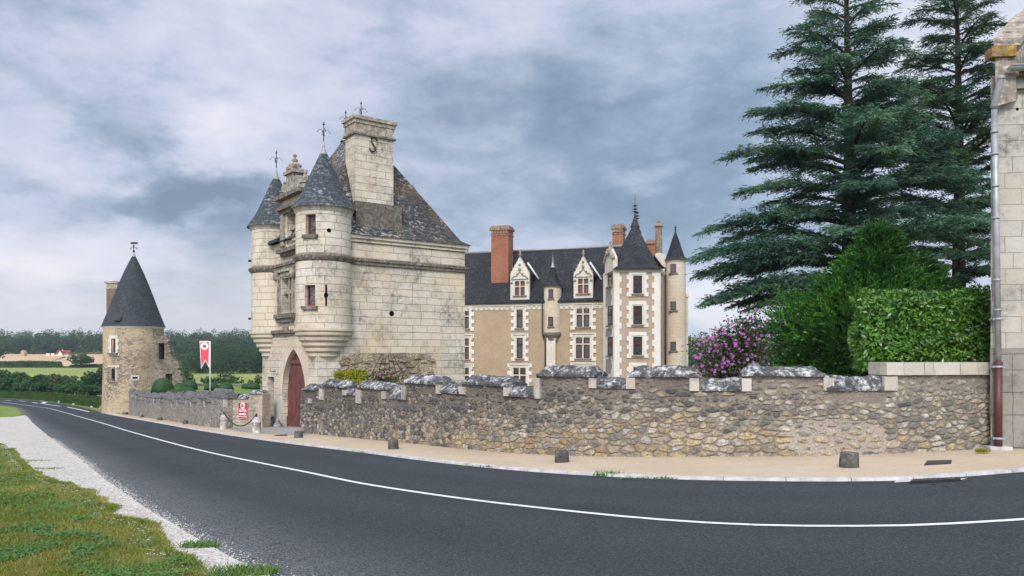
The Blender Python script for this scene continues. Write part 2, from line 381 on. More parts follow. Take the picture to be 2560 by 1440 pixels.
M['quoin']=ashlar('white_quoin_stone',3.3,2.2,(.74,.715,.67),(.70,.67,.61),(.6,.56,.5),.004,.22,(.3,.28,.25),.15)
M['mould']=lichen('weathered_moulding',(.16,.135,.115),(.52,.47,.40),.7,.57)
M['carved']=lichen('carved_stone',(.34,.305,.255),(.11,.105,.10),.85,.53)
M['rubble']=rubble('rubble_patch_stone',4.2,[(.20,.17,.14),(.46,.37,.26),(.58,.50,.38),(.36,.30,.24),(.62,.54,.42)],(.42,.33,.23),.10,1.9,.75,(.09,.075,.06))
M['rubble_dark']=rubble('dark_rubble',4.4,[(.13,.125,.12),(.30,.28,.25),(.20,.19,.175),(.44,.39,.31),(.24,.22,.2)],(.36,.33,.285),.09,1.6,.45,(.10,.098,.095))
M['rubble_buff']=rubble('buff_rubble',4.6,[(.30,.24,.17),(.52,.43,.30),(.44,.36,.25),(.60,.52,.38),(.36,.30,.22)],(.50,.41,.28),.12,1.7,.25,(.13,.115,.10))
def towermat():
    m,nt,b=newmat('tower_render',.95,.1); P=wpos(nt)
    w=nt.nodes.new('ShaderNodeTexNoise'); put(nt,w,'Vector',P); put(nt,w,'Scale',2.5); put(nt,w,'Detail',3)
    Q=vm(nt,'MULTIPLY',vm(nt,'ADD',P,vm(nt,'MULTIPLY',w.outputs['Color'],(.2,.2,.15)).outputs[0]).outputs[0],(1,1,1.9)).outputs[0]
    e=nt.nodes.new('ShaderNodeTexVoronoi'); e.feature='DISTANCE_TO_EDGE'; put(nt,e,'Vector',Q); put(nt,e,'Scale',3.3)
    v=nt.nodes.new('ShaderNodeTexVoronoi'); put(nt,v,'Vector',Q); put(nt,v,'Scale',3.3)
    s=nt.nodes.new('ShaderNodeSeparateColor'); nt.links.new(v.outputs['Color'],s.inputs[0])
    st=ramp(nt,s.outputs[0],[(0,(.20,.17,.13)),(.4,(.42,.34,.24)),(.75,(.55,.46,.33)),(1,(.30,.25,.19))])
    st=mix(nt,ramp(nt,e.outputs['Distance'],[(.03,.9),(.10,0)]),st,(.14,.115,.085))
    pl=ramp(nt,nz(nt,P,1.1,6,.65,.3),[(.3,(.44,.34,.215)),(.7,(.56,.455,.305))])
    msk=ramp(nt,mth(nt,'ADD',mth(nt,'MULTIPLY',nz(nt,P,.36,5,.6,.4),.7),mth(nt,'MULTIPLY',nz(nt,P,2.2,4,.7),.3)),[(.46,0),(.55,1)])
    col=mix(nt,msk,pl,st)
    col=mix(nt,mth(nt,'MULTIPLY',ramp(nt,nz(nt,P,3.5,6,.7),[(.5,0),(.68,1)]),.55),col,(.16,.13,.10))
    put(nt,b,'Base Color',col); bump(nt,b,mth(nt,'ADD',mth(nt,'MULTIPLY',e.outputs['Distance'],2),nz(nt,P,9,5,.7)),.05,.8); return m
M['tower']=towermat()
M['slate_gate']=slate('lichened_slate',(.040,.039,.037),(.085,.081,.076),.24,.15,.95,.35)
M['slate_turret']=slate('turret_slate',(.038,.050,.060),(.082,.100,.114),.17,.13,.75,.10)
M['slate']=slate('dark_slate',(.022,.027,.036),(.045,.050,.062),.25,.14,.0,.0,.5)
M['slate_chateau']=slate('blue_black_slate',(.016,.018,.022),(.034,.037,.043),.22,.13,.18,.03,.4)
M['slate_tower']=slate('blue_grey_slate',(.030,.038,.046),(.056,.066,.077),.26,.17,.10,.05,.4)
M['lead']=simple('weathered_lead',(.30,.30,.30),.3,8,.5,.4,.3)
M['zinc']=simple('zinc_sheet',(.34,.355,.36),.25,5,.5,.4,.35)
M['iron']=simple('wrought_iron',(.035,.035,.038),.4,10,.55,.4,.4)
M['iron_red']=simple('red_brown_iron',(.095,.030,.029),.25,4,.45,.4)
M['brick']=ashlar('red_brick',.26,.085,(.40,.155,.085),(.30,.115,.07),(.42,.33,.26),.010,.4,(.10,.07,.06),.3)
M['plaster']=plaster('tan_plaster',(.35,.26,.175),(.43,.33,.23),.6)
M['plaster_rose']=plaster('rose_plaster',(.385,.29,.22),(.45,.345,.27),.5)
M['plaster_grey']=plaster('grey_plaster',(.28,.25,.225),(.34,.30,.27),.3)
M['lichen']=lichen('lichened_coping',(.085,.085,.088),(.66,.66,.65),1.0,.545)
M['wood']=simple('red_brown_door_wood',(.135,.047,.041),.3,3,.6,.3)
M['wood_dark']=simple('dark_window_wood',(.055,.022,.020),.3,5,.6,.3)
M['wood_red']=simple('dark_red_window_wood',(.16,.035,.035),.25,5,.6,.3)
M['glass']=glassmat('old_window_glass')
M['glass_lead']=glassmat('leaded_glass',(.035,.03,.03),.11)
M['black']=simple('opening_shade',(.006,.006,.006),.3,3,1,0)  # near-black colour painted in for the shade inside openings
M['stump']=lichen('mossy_stump_stone',(.11,.11,.095),(.40,.40,.36),.7,.60)
M['post']=lichen('white_post_stone',(.47,.44,.41),(.24,.20,.17),.75,.60)
M['grey_stone']=lichen('grey_stone',(.22,.215,.205),(.42,.41,.39),.6,.58)
M['white']=simple('white_enamel',(.78,.76,.74),.06,3,.4,.4)
M['sign_red']=simple('crimson_enamel',(.36,.010,.035),.08,3,.4,.4)
M['flag_red']=simple('coral_red_cloth',(.70,.085,.115),.08,2,.8,.1)
M['flag_white']=simple('white_cloth',(.78,.76,.77),.05,2,.8,.1)
M['pole']=simple('white_pole_paint',(.72,.72,.72),.05,3,.4,.4)
# ------------------------------------------------------------------ the setting: ground, road, pavement, verge
def m_ground():
    m,nt,b=newmat('meadow_ground',.95,.1); P=wpos(nt)
    col=ramp(nt,nz(nt,P,.35,6,.6),[(.3,(.14,.165,.04)),(.5,(.20,.205,.06)),(.7,(.27,.24,.09))])
    col=mix(nt,ramp(nt,nz(nt,P,22,5,.7),[(.35,.6),(.65,0)]),col,(.07,.085,.022))
    put(nt,b,'Base Color',col); bump(nt,b,nz(nt,P,30,4,.7),.03,.7); return m
def m_field(n,c1,c2,sc_=.06):
    m,nt,b=newmat(n,.95,.1); P=wpos(nt)
    put(nt,b,'Base Color',ramp(nt,nz(nt,vm(nt,'MULTIPLY',P,(1,.5,1)).outputs[0],sc_,6,.6),[(.35,c1),(.65,c2)])); return m
def m_asphalt():
    m,nt,b=newmat('asphalt',.95,.12); P=wpos(nt)
    big=nz(nt,P,.25,5,.6); col=ramp(nt,big,[(.3,(.036,.0425,.046)),(.7,(.050,.058,.062))])
    lane=nz(nt,vm(nt,'MULTIPLY',P,(.25,1.4,1)).outputs[0],.8,3,.5); col=mix(nt,ramp(nt,lane,[(.45,0),(.7,.35)]),col,(.05,.056,.064))
    v=nt.nodes.new('ShaderNodeTexVoronoi'); put(nt,v,'Vector',P); put(nt,v,'Scale',85)
    s=nt.nodes.new('ShaderNodeSeparateColor'); nt.links.new(v.outputs['Color'],s.inputs[0])
    col=mix(nt,ramp(nt,s.outputs[0],[(.74,0),(.98,.42)]),col,(.17,.18,.185)); col=mix(nt,ramp(nt,s.outputs[1],[(.6,0),(.95,.5)]),col,(.022,.026,.03))
    ch=nz(nt,P,26,4,.8); col=mix(nt,ramp(nt,ch,[(.5,0),(.75,.35)]),col,(.15,.16,.17))
    ac=nt.nodes.new('ShaderNodeAttribute'); ac.attribute_name='across'          # tyre-polished tracks, two to each lane
    tr=mth(nt,'MULTIPLY',mth(nt,'ADD',mth(nt,'COSINE',mth(nt,'MULTIPLY',ac.outputs['Fac'],25.13)),1),.5)
    col=mix(nt,mth(nt,'MULTIPLY',mth(nt,'MULTIPLY',tr,ramp(nt,nz(nt,P,.5,4,.6),[(.3,.2),(.7,1)])),.42),col,(.030,.035,.039))
    cr=nt.nodes.new('ShaderNodeTexVoronoi'); cr.feature='DISTANCE_TO_EDGE'; put(nt,cr,'Scale',.33); put(nt,cr,'Vector',vm(nt,'ADD',P,vm(nt,'MULTIPLY',nz(nt,P,1.4,6,.7),(1.2,1.2,0)).outputs[0]).outputs[0])
    ck=mth(nt,'MULTIPLY',ramp(nt,cr.outputs['Distance'],[(.002,1),(.006,0)]),ramp(nt,nz(nt,P,.22,2),[(.5,0),(.6,1)])); col=mix(nt,mth(nt,'MULTIPLY',ck,.7),col,(.015,.017,.02))
    pt_=ramp(nt,nz(nt,P,.16,3,.4),[(.60,0),(.61,1)]); col=mix(nt,mth(nt,'MULTIPLY',pt_,.22),col,(.026,.03,.034))
    # pale grit that traffic has thrown along the verge: an attribute that falls off with the distance from the road's edge
    at_=nt.nodes.new('ShaderNodeAttribute'); at_.attribute_name='grit'
    gr=mth(nt,'MULTIPLY',at_.outputs['Fac'],ramp(nt,mth(nt,'ADD',mth(nt,'MULTIPLY',s.outputs[2],.6),mth(nt,'MULTIPLY',nz(nt,P,3,5,.7),.4)),[(.38,.0),(.62,1)]))
    col=mix(nt,mth(nt,'MULTIPLY',gr,.6),col,(.34,.345,.35))
    put(nt,b,'Base Color',col); bump(nt,b,v.outputs['Distance'],.006,.8); return m
def m_paint():
    m,nt,b=newmat('road_paint',.7,.3); P=wpos(nt)
    put(nt,b,'Base Color',ramp(nt,nz(nt,P,14,5,.75),[(.33,(.26,.27,.28)),(.45,(.74,.74,.73))])); return m
def m_gravel():
    m,nt,b=newmat('limestone_gravel',.95,.1); P=wpos(nt)
    v=nt.nodes.new('ShaderNodeTexVoronoi'); put(nt,v,'Vector',P); put(nt,v,'Scale',34)
    s=nt.nodes.new('ShaderNodeSeparateColor'); nt.links.new(v.outputs['Color'],s.inputs[0])
    col=ramp(nt,s.outputs[0],[(0,(.33,.30,.265)),(.3,(.58,.54,.48)),(1,(.76,.72,.655))])
    col=mix(nt,ramp(nt,v.outputs['Distance'],[(.4,0),(.8,.6)]),col,(.22,.20,.175))
    col=mix(nt,ramp(nt,nz(nt,P,1.1,5,.65),[(.5,0),(.72,.5)]),col,(.36,.32,.25))
    put(nt,b,'Base Color',col); bump(nt,b,mth(nt,'MULTIPLY',v.outputs['Distance'],-1),.02,.9); return m
def m_sand():
    m,nt,b=newmat('sandy_pavement',.95,.1); P=wpos(nt)
    col=ramp(nt,nz(nt,P,.6,6,.65),[(.3,(.50,.395,.275)),(.7,(.60,.485,.35))])
    col=mix(nt,ramp(nt,nz(nt,P,30,4,.8),[(.4,.35),(.62,0)]),col,(.34,.26,.18))
    col=mix(nt,ramp(nt,nz(nt,P,55,2,.6),[(.6,0),(.7,.5)]),col,(.68,.60,.5))
    col=mix(nt,ramp(nt,nz(nt,P,1.7,5,.7,.4),[(.52,0),(.72,.45)]),col,(.40,.32,.235))
    put(nt,b,'Base Color',col); bump(nt,b,nz(nt,P,45,3,.7),.012,.8); return m
M['ground']=m_ground(); M['asphalt']=m_asphalt(); M['paint']=m_paint(); M['gravel']=m_gravel(); M['sand']=m_sand()
M['wheat']=m_field('ripe_wheat',(.46,.32,.19),(.56,.40,.25)); M['pasture']=m_field('pasture',(.20,.25,.065),(.29,.31,.10))
M['lawn']=m_field('mown_lawn',(.115,.19,.035),(.19,.25,.06),.35)
M['kerb']=simple('pale_kerb_stone',(.50,.485,.465),.28,5,.9,.15,0,.006)
M['chip']=simple('limestone_chip',(.56,.52,.46),.3,30,.95,.1); M['crumb']=simple('buff_crumb',(.42,.34,.25),.4,30,.95,.1)
M['setts']=rubble('grey_setts',7,[(.30,.29,.28),(.45,.43,.41),(.36,.35,.33)],(.50,.46,.40),.06,1,.1)
def grid_ground():
    xs=sorted(set([-4000,-2500,-1600,-1000,-700,-500,-380,-300,-240,-200]+list(np.arange(-170,61,2.5))+[70,80,95,115,140,170,210,260,330,430,600,900,1400,2200,4000]))
    ys=sorted(set([-400,-200,-100,-60,-40]+list(np.arange(-30,205,2.5))+list(np.arange(210,341,10))+[360,380,400,420,440,460,480,500,520,580,640,700,800,900,1000,1200,1600,2200,3000,4000]))
    me=bpy.data.meshes.new('ground'); nx=len(xs)
    V=[(float(x),float(y),gz(float(x),float(y))) for y in ys for x in xs]
    Fc=[(j*nx+i,j*nx+i+1,(j+1)*nx+i+1,(j+1)*nx+i) for j in range(len(ys)-1) for i in range(nx-1)]
    me.from_pydata(V,[],Fc); me.polygons.foreach_set('use_smooth',[True]*len(Fc))
    return struct(link('ground',me,M['ground']))
grid_ground()
def cat(pts,per=8):
    """Catmull-Rom through ground points"""
    P=[Vector(p) for p in pts]; out=[]
    for i in range(len(P)-1):
        a,b,c,d=P[max(i-1,0)],P[i],P[i+1],P[min(i+2,len(P)-1)]
        for k in range(per):
            t=k/per; out.append(.5*((2*b)+(c-a)*t+(2*a-5*b+4*c-d)*t*t+(3*b-a-3*c+d)*t**3))
    out.append(P[-1]); return out
def resamp(P,n):
    L=[0]
    for a,b in zip(P,P[1:]): L.append(L[-1]+(b-a).length)
    out=[];j=0
    for i in range(n):
        s=L[-1]*i/(n-1)
        while j<len(P)-2 and L[j+1]<s: j+=1
        out.append(P[j].lerp(P[j+1],(s-L[j])/max(1e-9,L[j+1]-L[j])))
    return out
def drop(p,dz): return Vector((p.x,p.y,gz(p.x,p.y)+dz))
def strip(name,A,B,dz,m,nc=1,attr=None):
    V=[];Fc=[];val=[]
    for a,b in zip(A,B):
        for k in range(nc+1):
            t=k/nc; p=drop(a.lerp(b,t),dz); V.append(p); val.append(attr(t,(b-a).length) if attr else 0)
    w=nc+1
    for i in range(len(A)-1):
        for k in range(nc): Fc.append((i*w+k,i*w+k+1,(i+1)*w+k+1,(i+1)*w+k))
    me=bpy.data.meshes.new(name); me.from_pydata(V,[],Fc)
    if attr:
        a=me.attributes.new('grit','FLOAT','POINT'); a.data.foreach_set('value',val)
        a=me.attributes.new('across','FLOAT','POINT'); a.data.foreach_set('value',[k/nc for _ in A for k in range(nc+1)])
    return link(name,me,m)
gp=lambda L,dz=0:[G(x,y,dz) for x,y in L]
LE_PX=[(-420,995),(-200,1003),(-60,1010),(0,1014),(33,1018),(50,1024),(60,1035),(67,1045),(78,1058),(105,1083),(137,1111),(193,1153),(246,1199),(299,1239),(369,1287),(440,1333),(492,1364),(545,1396),(615,1433),(720,1500),(900,1610),(1300,1850),(2100,2300),(3600,2500)]
RE_PX=[(-420,986),(-200,991),(-60,994.5),(0,996),(50,999),(100,1003),(150,1010),(183,1015),(225,1024),(262,1034.5),(352,1051),(464,1071.5),(549,1086),(650,1101),(774,1117.5),(897,1132.5),(1077,1156.5),(1302,1180),(1527,1195),(1700,1202),(1893,1206),(2127,1207),(2243,1205),(2399,1196),(2560,1183),(2800,1166),(3200,1148)]
LE=resamp(cat(gp(LE_PX)),260); RE=resamp(cat(gp(RE_PX)),260)
# pair the two edges along the road: nearest point on the far edge, kept in order
def pair(A,B):
    out=[];j=0
    for a in A:
        best=min(range(j,min(len(B),j+40)),key=lambda k:(B[k].xy-a.xy).length); j=best; out.append(B[best])
    return out
RF=resamp(cat(gp(RE_PX)),1500)
struct(strip('road',LE,resamp(cat(gp(RE_PX)),260),.02,M['asphalt'],14,lambda t,w:max(0,1-t*w/1.7)**2))
# painted markings
def ribbon(name,P,w,dz,mb):
    for i in range(len(P)-1):
        def side(k):
            t=(P[min(k+1,len(P)-1)]-P[max(k-1,0)]); n=Vector((-t.y,t.x,0)).normalized()*w/2; return drop(P[k]+n,dz),drop(P[k]-n,dz)
        a,b=side(i); c,d=side(i+1); mb.poly([a,b,d,c])
CL_PX=[(-200,1000),(-60,1003.5),(0,1005),(42,1010.5),(92,1017),(120,1021),(142,1026.5),(175,1035.5),(211,1046),(260,1060),(316,1077.5),(422,1107.5),(527,1134),(668,1163.5),(774,1185),(893,1210),(1040,1234),(1227,1260),(1500,1290.5),(1700,1308),(1900,1318.5),(2100,1321),(2300,1318.5),(2560,1304),(2900,1280)]
mb=MB(); ribbon('',resamp(cat(gp(CL_PX)),300),.092,.026,mb); struct(obj('centre_line',mb,M['paint']))
mb=MB()
for L,w in (([(14,1001.5),(27,1002.5)],.2),([(47,1002.3),(63,1004)],.2),([(81,1006.3),(95,1008.5)],.2),([(104,1009),(115,1005.5)],.5),([(103,1008.5),(118,1011.5),(150,1016)],.18),([(100,1002.2),(112,1004.2)],.2),([(168,1018),(196,1023.5),(223,1030)],.2)):
    ribbon('',resamp(gp(L),6),w,.026,mb)
struct(obj('edge_marking',mb,M['paint']))
# kerb
KP=[p for p in RE if p.y<92 and G(258,1033).x-.5<p.x]
def kerb(P,w,h):
    mb=MB()
    for i in range(len(P)-1):
        def sd(k):
            t=(P[min(k+1,len(P)-1)]-P[max(k-1,0)]); n=Vector((-t.y,t.x,0)).normalized()
            if n.y<0 and abs(n.y)>.05: n=-n
            if n.y<.0: n=-n
            return [drop(P[k],-.02),drop(P[k]+n*.02,h),drop(P[k]+n*w,h),drop(P[k]+n*w,-.02)]
        a,b=sd(i),sd(i+1)
        for q in range(3): mb.poly([a[q],b[q],b[q+1],a[q+1]])
    return mb
KP=resamp(cat(gp([q for q in RE_PX if q[0]>=262])),200)
struct(obj('kerb',kerb(KP,.15,.062),M['kerb']))
mb=MB()                                             # dark joints between the kerb stones
for k in range(2,197,2):
    a=KP[k]; t=(KP[k+1]-KP[k-1]); n=Vector((-t.y,t.x,0)).normalized(); n=n if n.y>0 else -n; t=t.normalized()*.006
    mb.poly([drop(a-t-n*.002,.0),drop(a+t-n*.002,.0),drop(a+t+n*.018,.064),drop(a-t+n*.018,.064)]); mb.poly([drop(a-t+n*.018,.066),drop(a+t+n*.018,.066),drop(a+t+n*.15,.066),drop(a-t+n*.15,.066)])
struct(obj('kerb_joint',mb,M['grey_stone']))
# pavement behind the kerb
WB_PX=[(258,1030),(330,1042),(455,1061),(560,1071),(652,1062),(700,1052),(756,1083),(830,1093),(1000,1110),(1150,1126),(1300,1139),(1500,1147),(1700,1148.5),(1900,1147),(2100,1145),(2300,1137),(2480,1127),(2640,1119),(3000,1100)]
WP=cat(gp(WB_PX),8)
pin=[]
for a in KP:
    b=min(WP,key=lambda q:(q.xy-a.xy).length); pin.append(b+(b-a).normalized()*.9)
KQ=[a+((b-a).normalized())*.14 for a,b in zip(KP,pin)]
struct(strip('pavement',KQ,pin,.056,M['sand'],4))
struct(strip('gate_apron',gp([(560,1075),(610,1084),(690,1090),(740,1091),(765,1092)],0),gp([(575,1062),(650,1050),(690,1045),(735,1040),(765,1050)],0),.064,M['setts'],3))
# gravel verge and lawn on the near side
VE_PX=[(-60,1043),(0,1044),(20,1043),(45,1041),(58,1041)]
GL_PX=[(-700,1075),(-300,1092),(-120,1100),(0,1109),(40,1148),(95,1196),(200,1226),(250,1262),(285,1290),(340,1312),(390,1346),(430,1385),(470,1420),(500,1452),(600,1540),(760,1660),(1100,1900),(1900,2350)]
gl=resamp(cat(gp(GL_PX)),220)
for i,p in enumerate(gl):
    q=(mnoise.noise(Vector((p.x*1.3,p.y*1.3,0)))*.22+mnoise.noise(Vector((p.x*5,p.y*5,3)))*.10)*sst(26,6,p.y)
    if i>3: p.x+=q*.8; p.y+=q*.4
rl=resamp(cat(gp([(-700,1046),(-300,1046),(-60,1044),(0,1044),(30,1043),(62,1040),(78,1058),(105,1083),(137,1111),(193,1153),(246,1199),(299,1239),(369,1287),(440,1333),(492,1364),(545,1396),(615,1433),(720,1500),(900,1610),(1300,1850),(2100,2300)])),220)
for i,p in enumerate(rl):
    q=mnoise.noise(Vector((p.x*1.6,p.y*1.6,5)))*.07+mnoise.noise(Vector((p.x*7,p.y*7,8)))*.05
    p.x+=q+.10; p.y-=q*.3
def fill(name,pts,dz,m):
    V=[drop(p,dz) for p in pts]; me=bpy.data.meshes.new(name)
    me.from_pydata(V,[],[t for t in geometry.tessellate_polygon([[Vector((p.x,p.y,0)) for p in pts]])]); return struct(link(name,me,m))
fill('gravel_verge',rl+gl[::-1],.026,M['gravel'])
def lawn(px):
    return fill('roadside_lawn',[G(*p) for p in px],.014,M['lawn'])
(lawn([(-420,1000),(-200,1005),(0,1015.5),(33,1019.5),(47,1025),(54,1038),(40,1043),(0,1045),(-200,1047),(-420,1050)]))
# fields across the valley
def patch(name,x0,x1,y0,y1,dz,m,nx=40,ny=24,edge=None):
    A=[];
    V=[];Fc=[]
    for j in range(ny+1):
        y=y0+(y1-y0)*j/ny
        for i in range(nx+1):
            x=x0(y)+(x1(y)-x0(y))*i/nx; V.append((x,y,gz(x,y)+dz))
    for j in range(ny):
        for i in range(nx): Fc.append((j*(nx+1)+i,j*(nx+1)+i+1,(j+1)*(nx+1)+i+1,(j+1)*(nx+1)+i))
    me=bpy.data.meshes.new(name); me.from_pydata(V,[],Fc); return struct(link(name,me,m))
pxx=lambda px:(lambda y:(px-HX)/FX*y)
patch('pasture',pxx(-500),pxx(262),180,292,.35,M['pasture'])
patch('wheat_field',pxx(-500),lambda y:(132-HX)/FX*y-4+sst(300,440,y)*12,306,443,.5,M['wheat'])
patch('wheat_field',lambda y:(150-HX)/FX*y-7+sst(300,440,y)*14,pxx(300),300,440,.5,M['wheat'])
patch('farm_track',lambda y:(132-HX)/FX*y-3+sst(300,440,y)*12,lambda y:(150-HX)/FX*y-8+sst(300,440,y)*14,296,440,.4,M['pasture'],6)
patch('meadow',pxx(380),pxx(760),150,262,.35,M['pasture'])
# ------------------------------------------------------------------ the long crenellated rubble wall
def wall_path(px,per=10): return cat(gp(px),per)
MW_PX=[(752,1087),(790,1090),(830,1094),(1000,1111),(1150,1127),(1300,1140),(1500,1148),(1700,1149.5),(1900,1148),(2100,1146),(2300,1138),(2476,1128)]
def build_main_wall():
    P=wall_path(MW_PX,12); L=[0]
    for a,b in zip(P,P[1:]): L.append(L[-1]+(b-a).length)
    T=L[-1]; pxs=[HX+FX*p.x/p.y for p in P]
    def u_of(px):
        for i in range(len(P)-1):
            if pxs[i]<=px<=pxs[i+1]: return L[i]+(L[i+1]-L[i])*(px-pxs[i])/(pxs[i+1]-pxs[i])
        return 0 if px<pxs[0] else T
    def pt(u):
        u=min(max(u,0),T-1e-6)
        i=max(0,min(len(P)-2,next((k for k in range(len(L)-1) if L[k]<=u<=L[k+1]),0)))
        f=(u-L[i])/max(1e-9,L[i+1]-L[i]); p=P[i].lerp(P[i+1],f)
        t=(P[min(i+2,len(P)-1)]-P[max(i-1,0)]); n=Vector((t.y,-t.x,0)).normalized()
        if n.y>0: n=-n
        return p,n
    def z_of(px,py):
        u=u_of(px); p,_=pt(u); return EYE+(HY-py)/FX*p.y
    # masonry top: merlons and crenels (photo column range, row of the bed under the coping, row of its ridge)
    MER=[(757,790,975,962),(809,866,967,950),(896,974,972,955),(1013,1100,959,938),(1155,1276,963,940),(1343,1494,941,915),(1572,1753,942,914),(1853,2060,940,911),(2209,2476,937,906)]
    CRE=[(790,809,996,985),(866,896,988,973),(974,1013,998,977),(1100,1155,983,962),(1276,1343,992,968),(1494,1572,971,945),(1753,1853,977,946),(2060,2209,976,941)]
    seg=[(u_of(a),u_of(b),z_of((a+b)/2,r),z_of((a+b)/2,t),k) for k,S in (('m',MER),('c',CRE)) for a,b,r,t in S]
    seg.sort()
    def top(u):
        for a,b,zb,zt,k in seg:
            if a<=u<=b: return zb
        return seg[0][2] if u<seg[0][0] else seg[-1][2]
    zb0=lambda u:pt(u)[0].z-.08
    root=thing('crenellated_wall','long grey and yellow rubble wall with stepped crenels beside the pavement','wall',pt(T/2)[0])
    # --- stones
    rng=random.Random(3); ST=[]; v=-.1
    H=2.4
    while v<H:
        h=rng.uniform(.065,.15); u=-.2
        while u<T+.2:
            U=u/T; k=.70+.45*sst(.25,.85,U); 
            big=1.45 if (v<.22 and .35<U<.9) else 1
            w=rng.choice([1,1.3,1.7,2.3,2.9])*h*k*big*rng.uniform(.75,1.2)
            ST.append((u+w/2,v+h/2+rng.uniform(-.35,.35)*h,w,h)); u+=w
        v+=h*(.95)
    kd=kdtree.KDTree(len(ST))
    for i,s in enumerate(ST): kd.insert((s[0]/2.15,s[1],0),i)
    kd.balance()
    DG,MG,BE,YE,WH,RU=(.125,.122,.118),(.26,.24,.21),(.43,.36,.26),(.47,.365,.21),(.50,.46,.385),(.38,.25,.14)
    def stone_col(u,v,i):
        r=random.Random(i*17+5); U=u/T; 
        h=max(.4,top(min(max(u,0),T))-zb0(min(max(u,0),T))); Vr=v/h
        n=mnoise.noise(Vector((u*.45,v*1.1,2)))*.5
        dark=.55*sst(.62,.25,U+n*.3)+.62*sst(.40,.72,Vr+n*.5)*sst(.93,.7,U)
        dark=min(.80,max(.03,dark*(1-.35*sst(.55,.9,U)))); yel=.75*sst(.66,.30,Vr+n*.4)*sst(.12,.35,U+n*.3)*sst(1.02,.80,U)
        x=r.random()
        if x<dark: c=DG if r.random()<.62 else MG
        else:
            y=r.random()
            if y<yel: c=YE if r.random()<.48 else (BE if r.random()<.85 else RU)
            else: c=[WH,BE,MG,WH][r.randrange(4)] if U>.5 else [BE,MG,WH,MG][r.randrange(4)]
        k=r.uniform(.78,1.18); return tuple(min(.8,q*k) for q in c)
    SC=[stone_col(s[0],s[1],i) for i,s in enumerate(ST)]
    du=.018; dv=.0165; nu=int(T/du); nv=int(H/dv)
    idx={}; V=[]; C=[]; Fc=[]
    tops=[top((i+.5)*T/nu) for i in range(nu)]
    base=[pt(i*T/nu) for i in range(nu+1)]
    D=np.full((nu+1,nv+1),np.nan); 
    patch_c=(u_of(2090),.42)
    def vert(i,j):
        k=(i,j)
        if k in idx: return idx[k]
        u=i*T/nu; v=j*dv; p,n=base[i]
        wx=mnoise.noise(Vector((u*6,v*6,0)))*.035; wy=mnoise.noise(Vector((u*6,v*6,9)))*.028
        a=kd.find_n(((u+wx)/2.15,v+wy,0),2); e=a[1][2]-a[0][2]; s=a[0][1]
        U=u/T; Vr=v/max(.4,tops[min(i,nu-1)]-p.z+.08)
        mw=.008+.012*sst(.3,.9,U)+.05*max(0,sst(.74,.92,Vr)*(.6+.7*mnoise.noise(Vector((u*1.1,v*2,4)))))
        pd=((u-patch_c[0])/.95)**2+((v-patch_c[1])/.38)**2+mnoise.noise(Vector((u*2.2,v*2.2,1)))*.5
        pk=sst(1.15,.8,pd)
        mw+=.035*pk
        h=sst(mw*.6,mw*1.15+.010,e+mnoise.noise(Vector((u*18,v*18,2)))*.012)
        mo=(.30,.262,.212) if pk<.4 else (.47,.41,.335)
        g=1+.4*mnoise.noise(Vector((u*.8,v*.8,11))); g2=sst(.45,.0,U)*.25
        mo=tuple(q*g*(1-g2) for q in mo)
        sc_=SC[s]; tex=1+.5*mnoise.noise(Vector((u*15,v*22,s*.37)))+.35*mnoise.noise(Vector((u*37,v*41,s*.7)))
        lo=.75*h
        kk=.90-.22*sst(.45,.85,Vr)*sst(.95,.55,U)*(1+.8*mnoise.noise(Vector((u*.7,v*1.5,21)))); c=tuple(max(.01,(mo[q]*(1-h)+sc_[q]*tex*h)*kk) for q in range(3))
        dep=.027*h*(.7+.5*((s*7919)%100)/100)+.012*mnoise.noise(Vector((u*9,v*9,5)))*h+.02*mnoise.noise(Vector((u*.6,v*.9,7)))
        q=p+n*dep; V.append((q.x,q.y,p.z-.08+v)); C.append((*c,1)); idx[k]=len(V)-1; return idx[k]
    for i in range(nu):
        hv=int((tops[i]-base[i][0].z+.08)/dv)
        for j in range(min(nv,hv)): Fc.append((vert(i,j),vert(i+1,j),vert(i+1,j+1),vert(i,j+1)))
    me=bpy.data.meshes.new('rubble_face'); off=root.location; me.from_pydata([(a-off.x,b-off.y,c-off.z) for a,b,c in V],[],Fc)
    a=me.color_attributes.new('stone','FLOAT_COLOR','POINT'); a.data.foreach_set('color',np.array(C,dtype=np.float32).ravel())
    m,nt,b=newmat('rubble_masonry',.95,.12); at_=nt.nodes.new('ShaderNodeAttribute'); at_.attribute_name='stone'; Pw=wpos(nt)
    col=mix(nt,ramp(nt,nz(nt,Pw,26,4,.75),[(.34,.55),(.6,0)]),at_.outputs['Color'],(.07,.065,.06))
    col=mix(nt,mth(nt,'MULTIPLY',ramp(nt,nz(nt,Pw,1.3,6,.7,.4),[(.5,0),(.7,1)]),.5),col,(.10,.097,.092)); put(nt,b,'Base Color',col)
    bump(nt,b,nz(nt,Pw,40,4,.7),.012,.7)
    link('rubble_face',me,m,root)
    # --- the mass of the wall behind its face
    TH=.48; mb=MB(); us=[]
    for a,b,zb,zt,k in seg:
        n=max(1,int((b-a)/.35)); us+=[(a+(b-a)*q/n,a+(b-a)*(q+1)/n,zb) for q in range(n)]
    us=[(0,seg[0][0],seg[0][2])]+us+[(seg[-1][1],T,seg[-1][2])]
    for a,b,zb in us:
        if b-a<.01: continue
        (p,n),(q,o)=pt(a),pt(b); lo=p.z-.6; lo2=q.z-.6
        A=[p-n*.02,q-o*.02,q-o*TH,p-n*TH]
        mb.hexa([Vector((w.x,w.y,lo)) for w in A],[Vector((w.x,w.y,zb-.012)) for w in A])
    obj('wall_core',mb,M['rubble_dark'],root)
    # --- copings
    rr=random.Random(9)
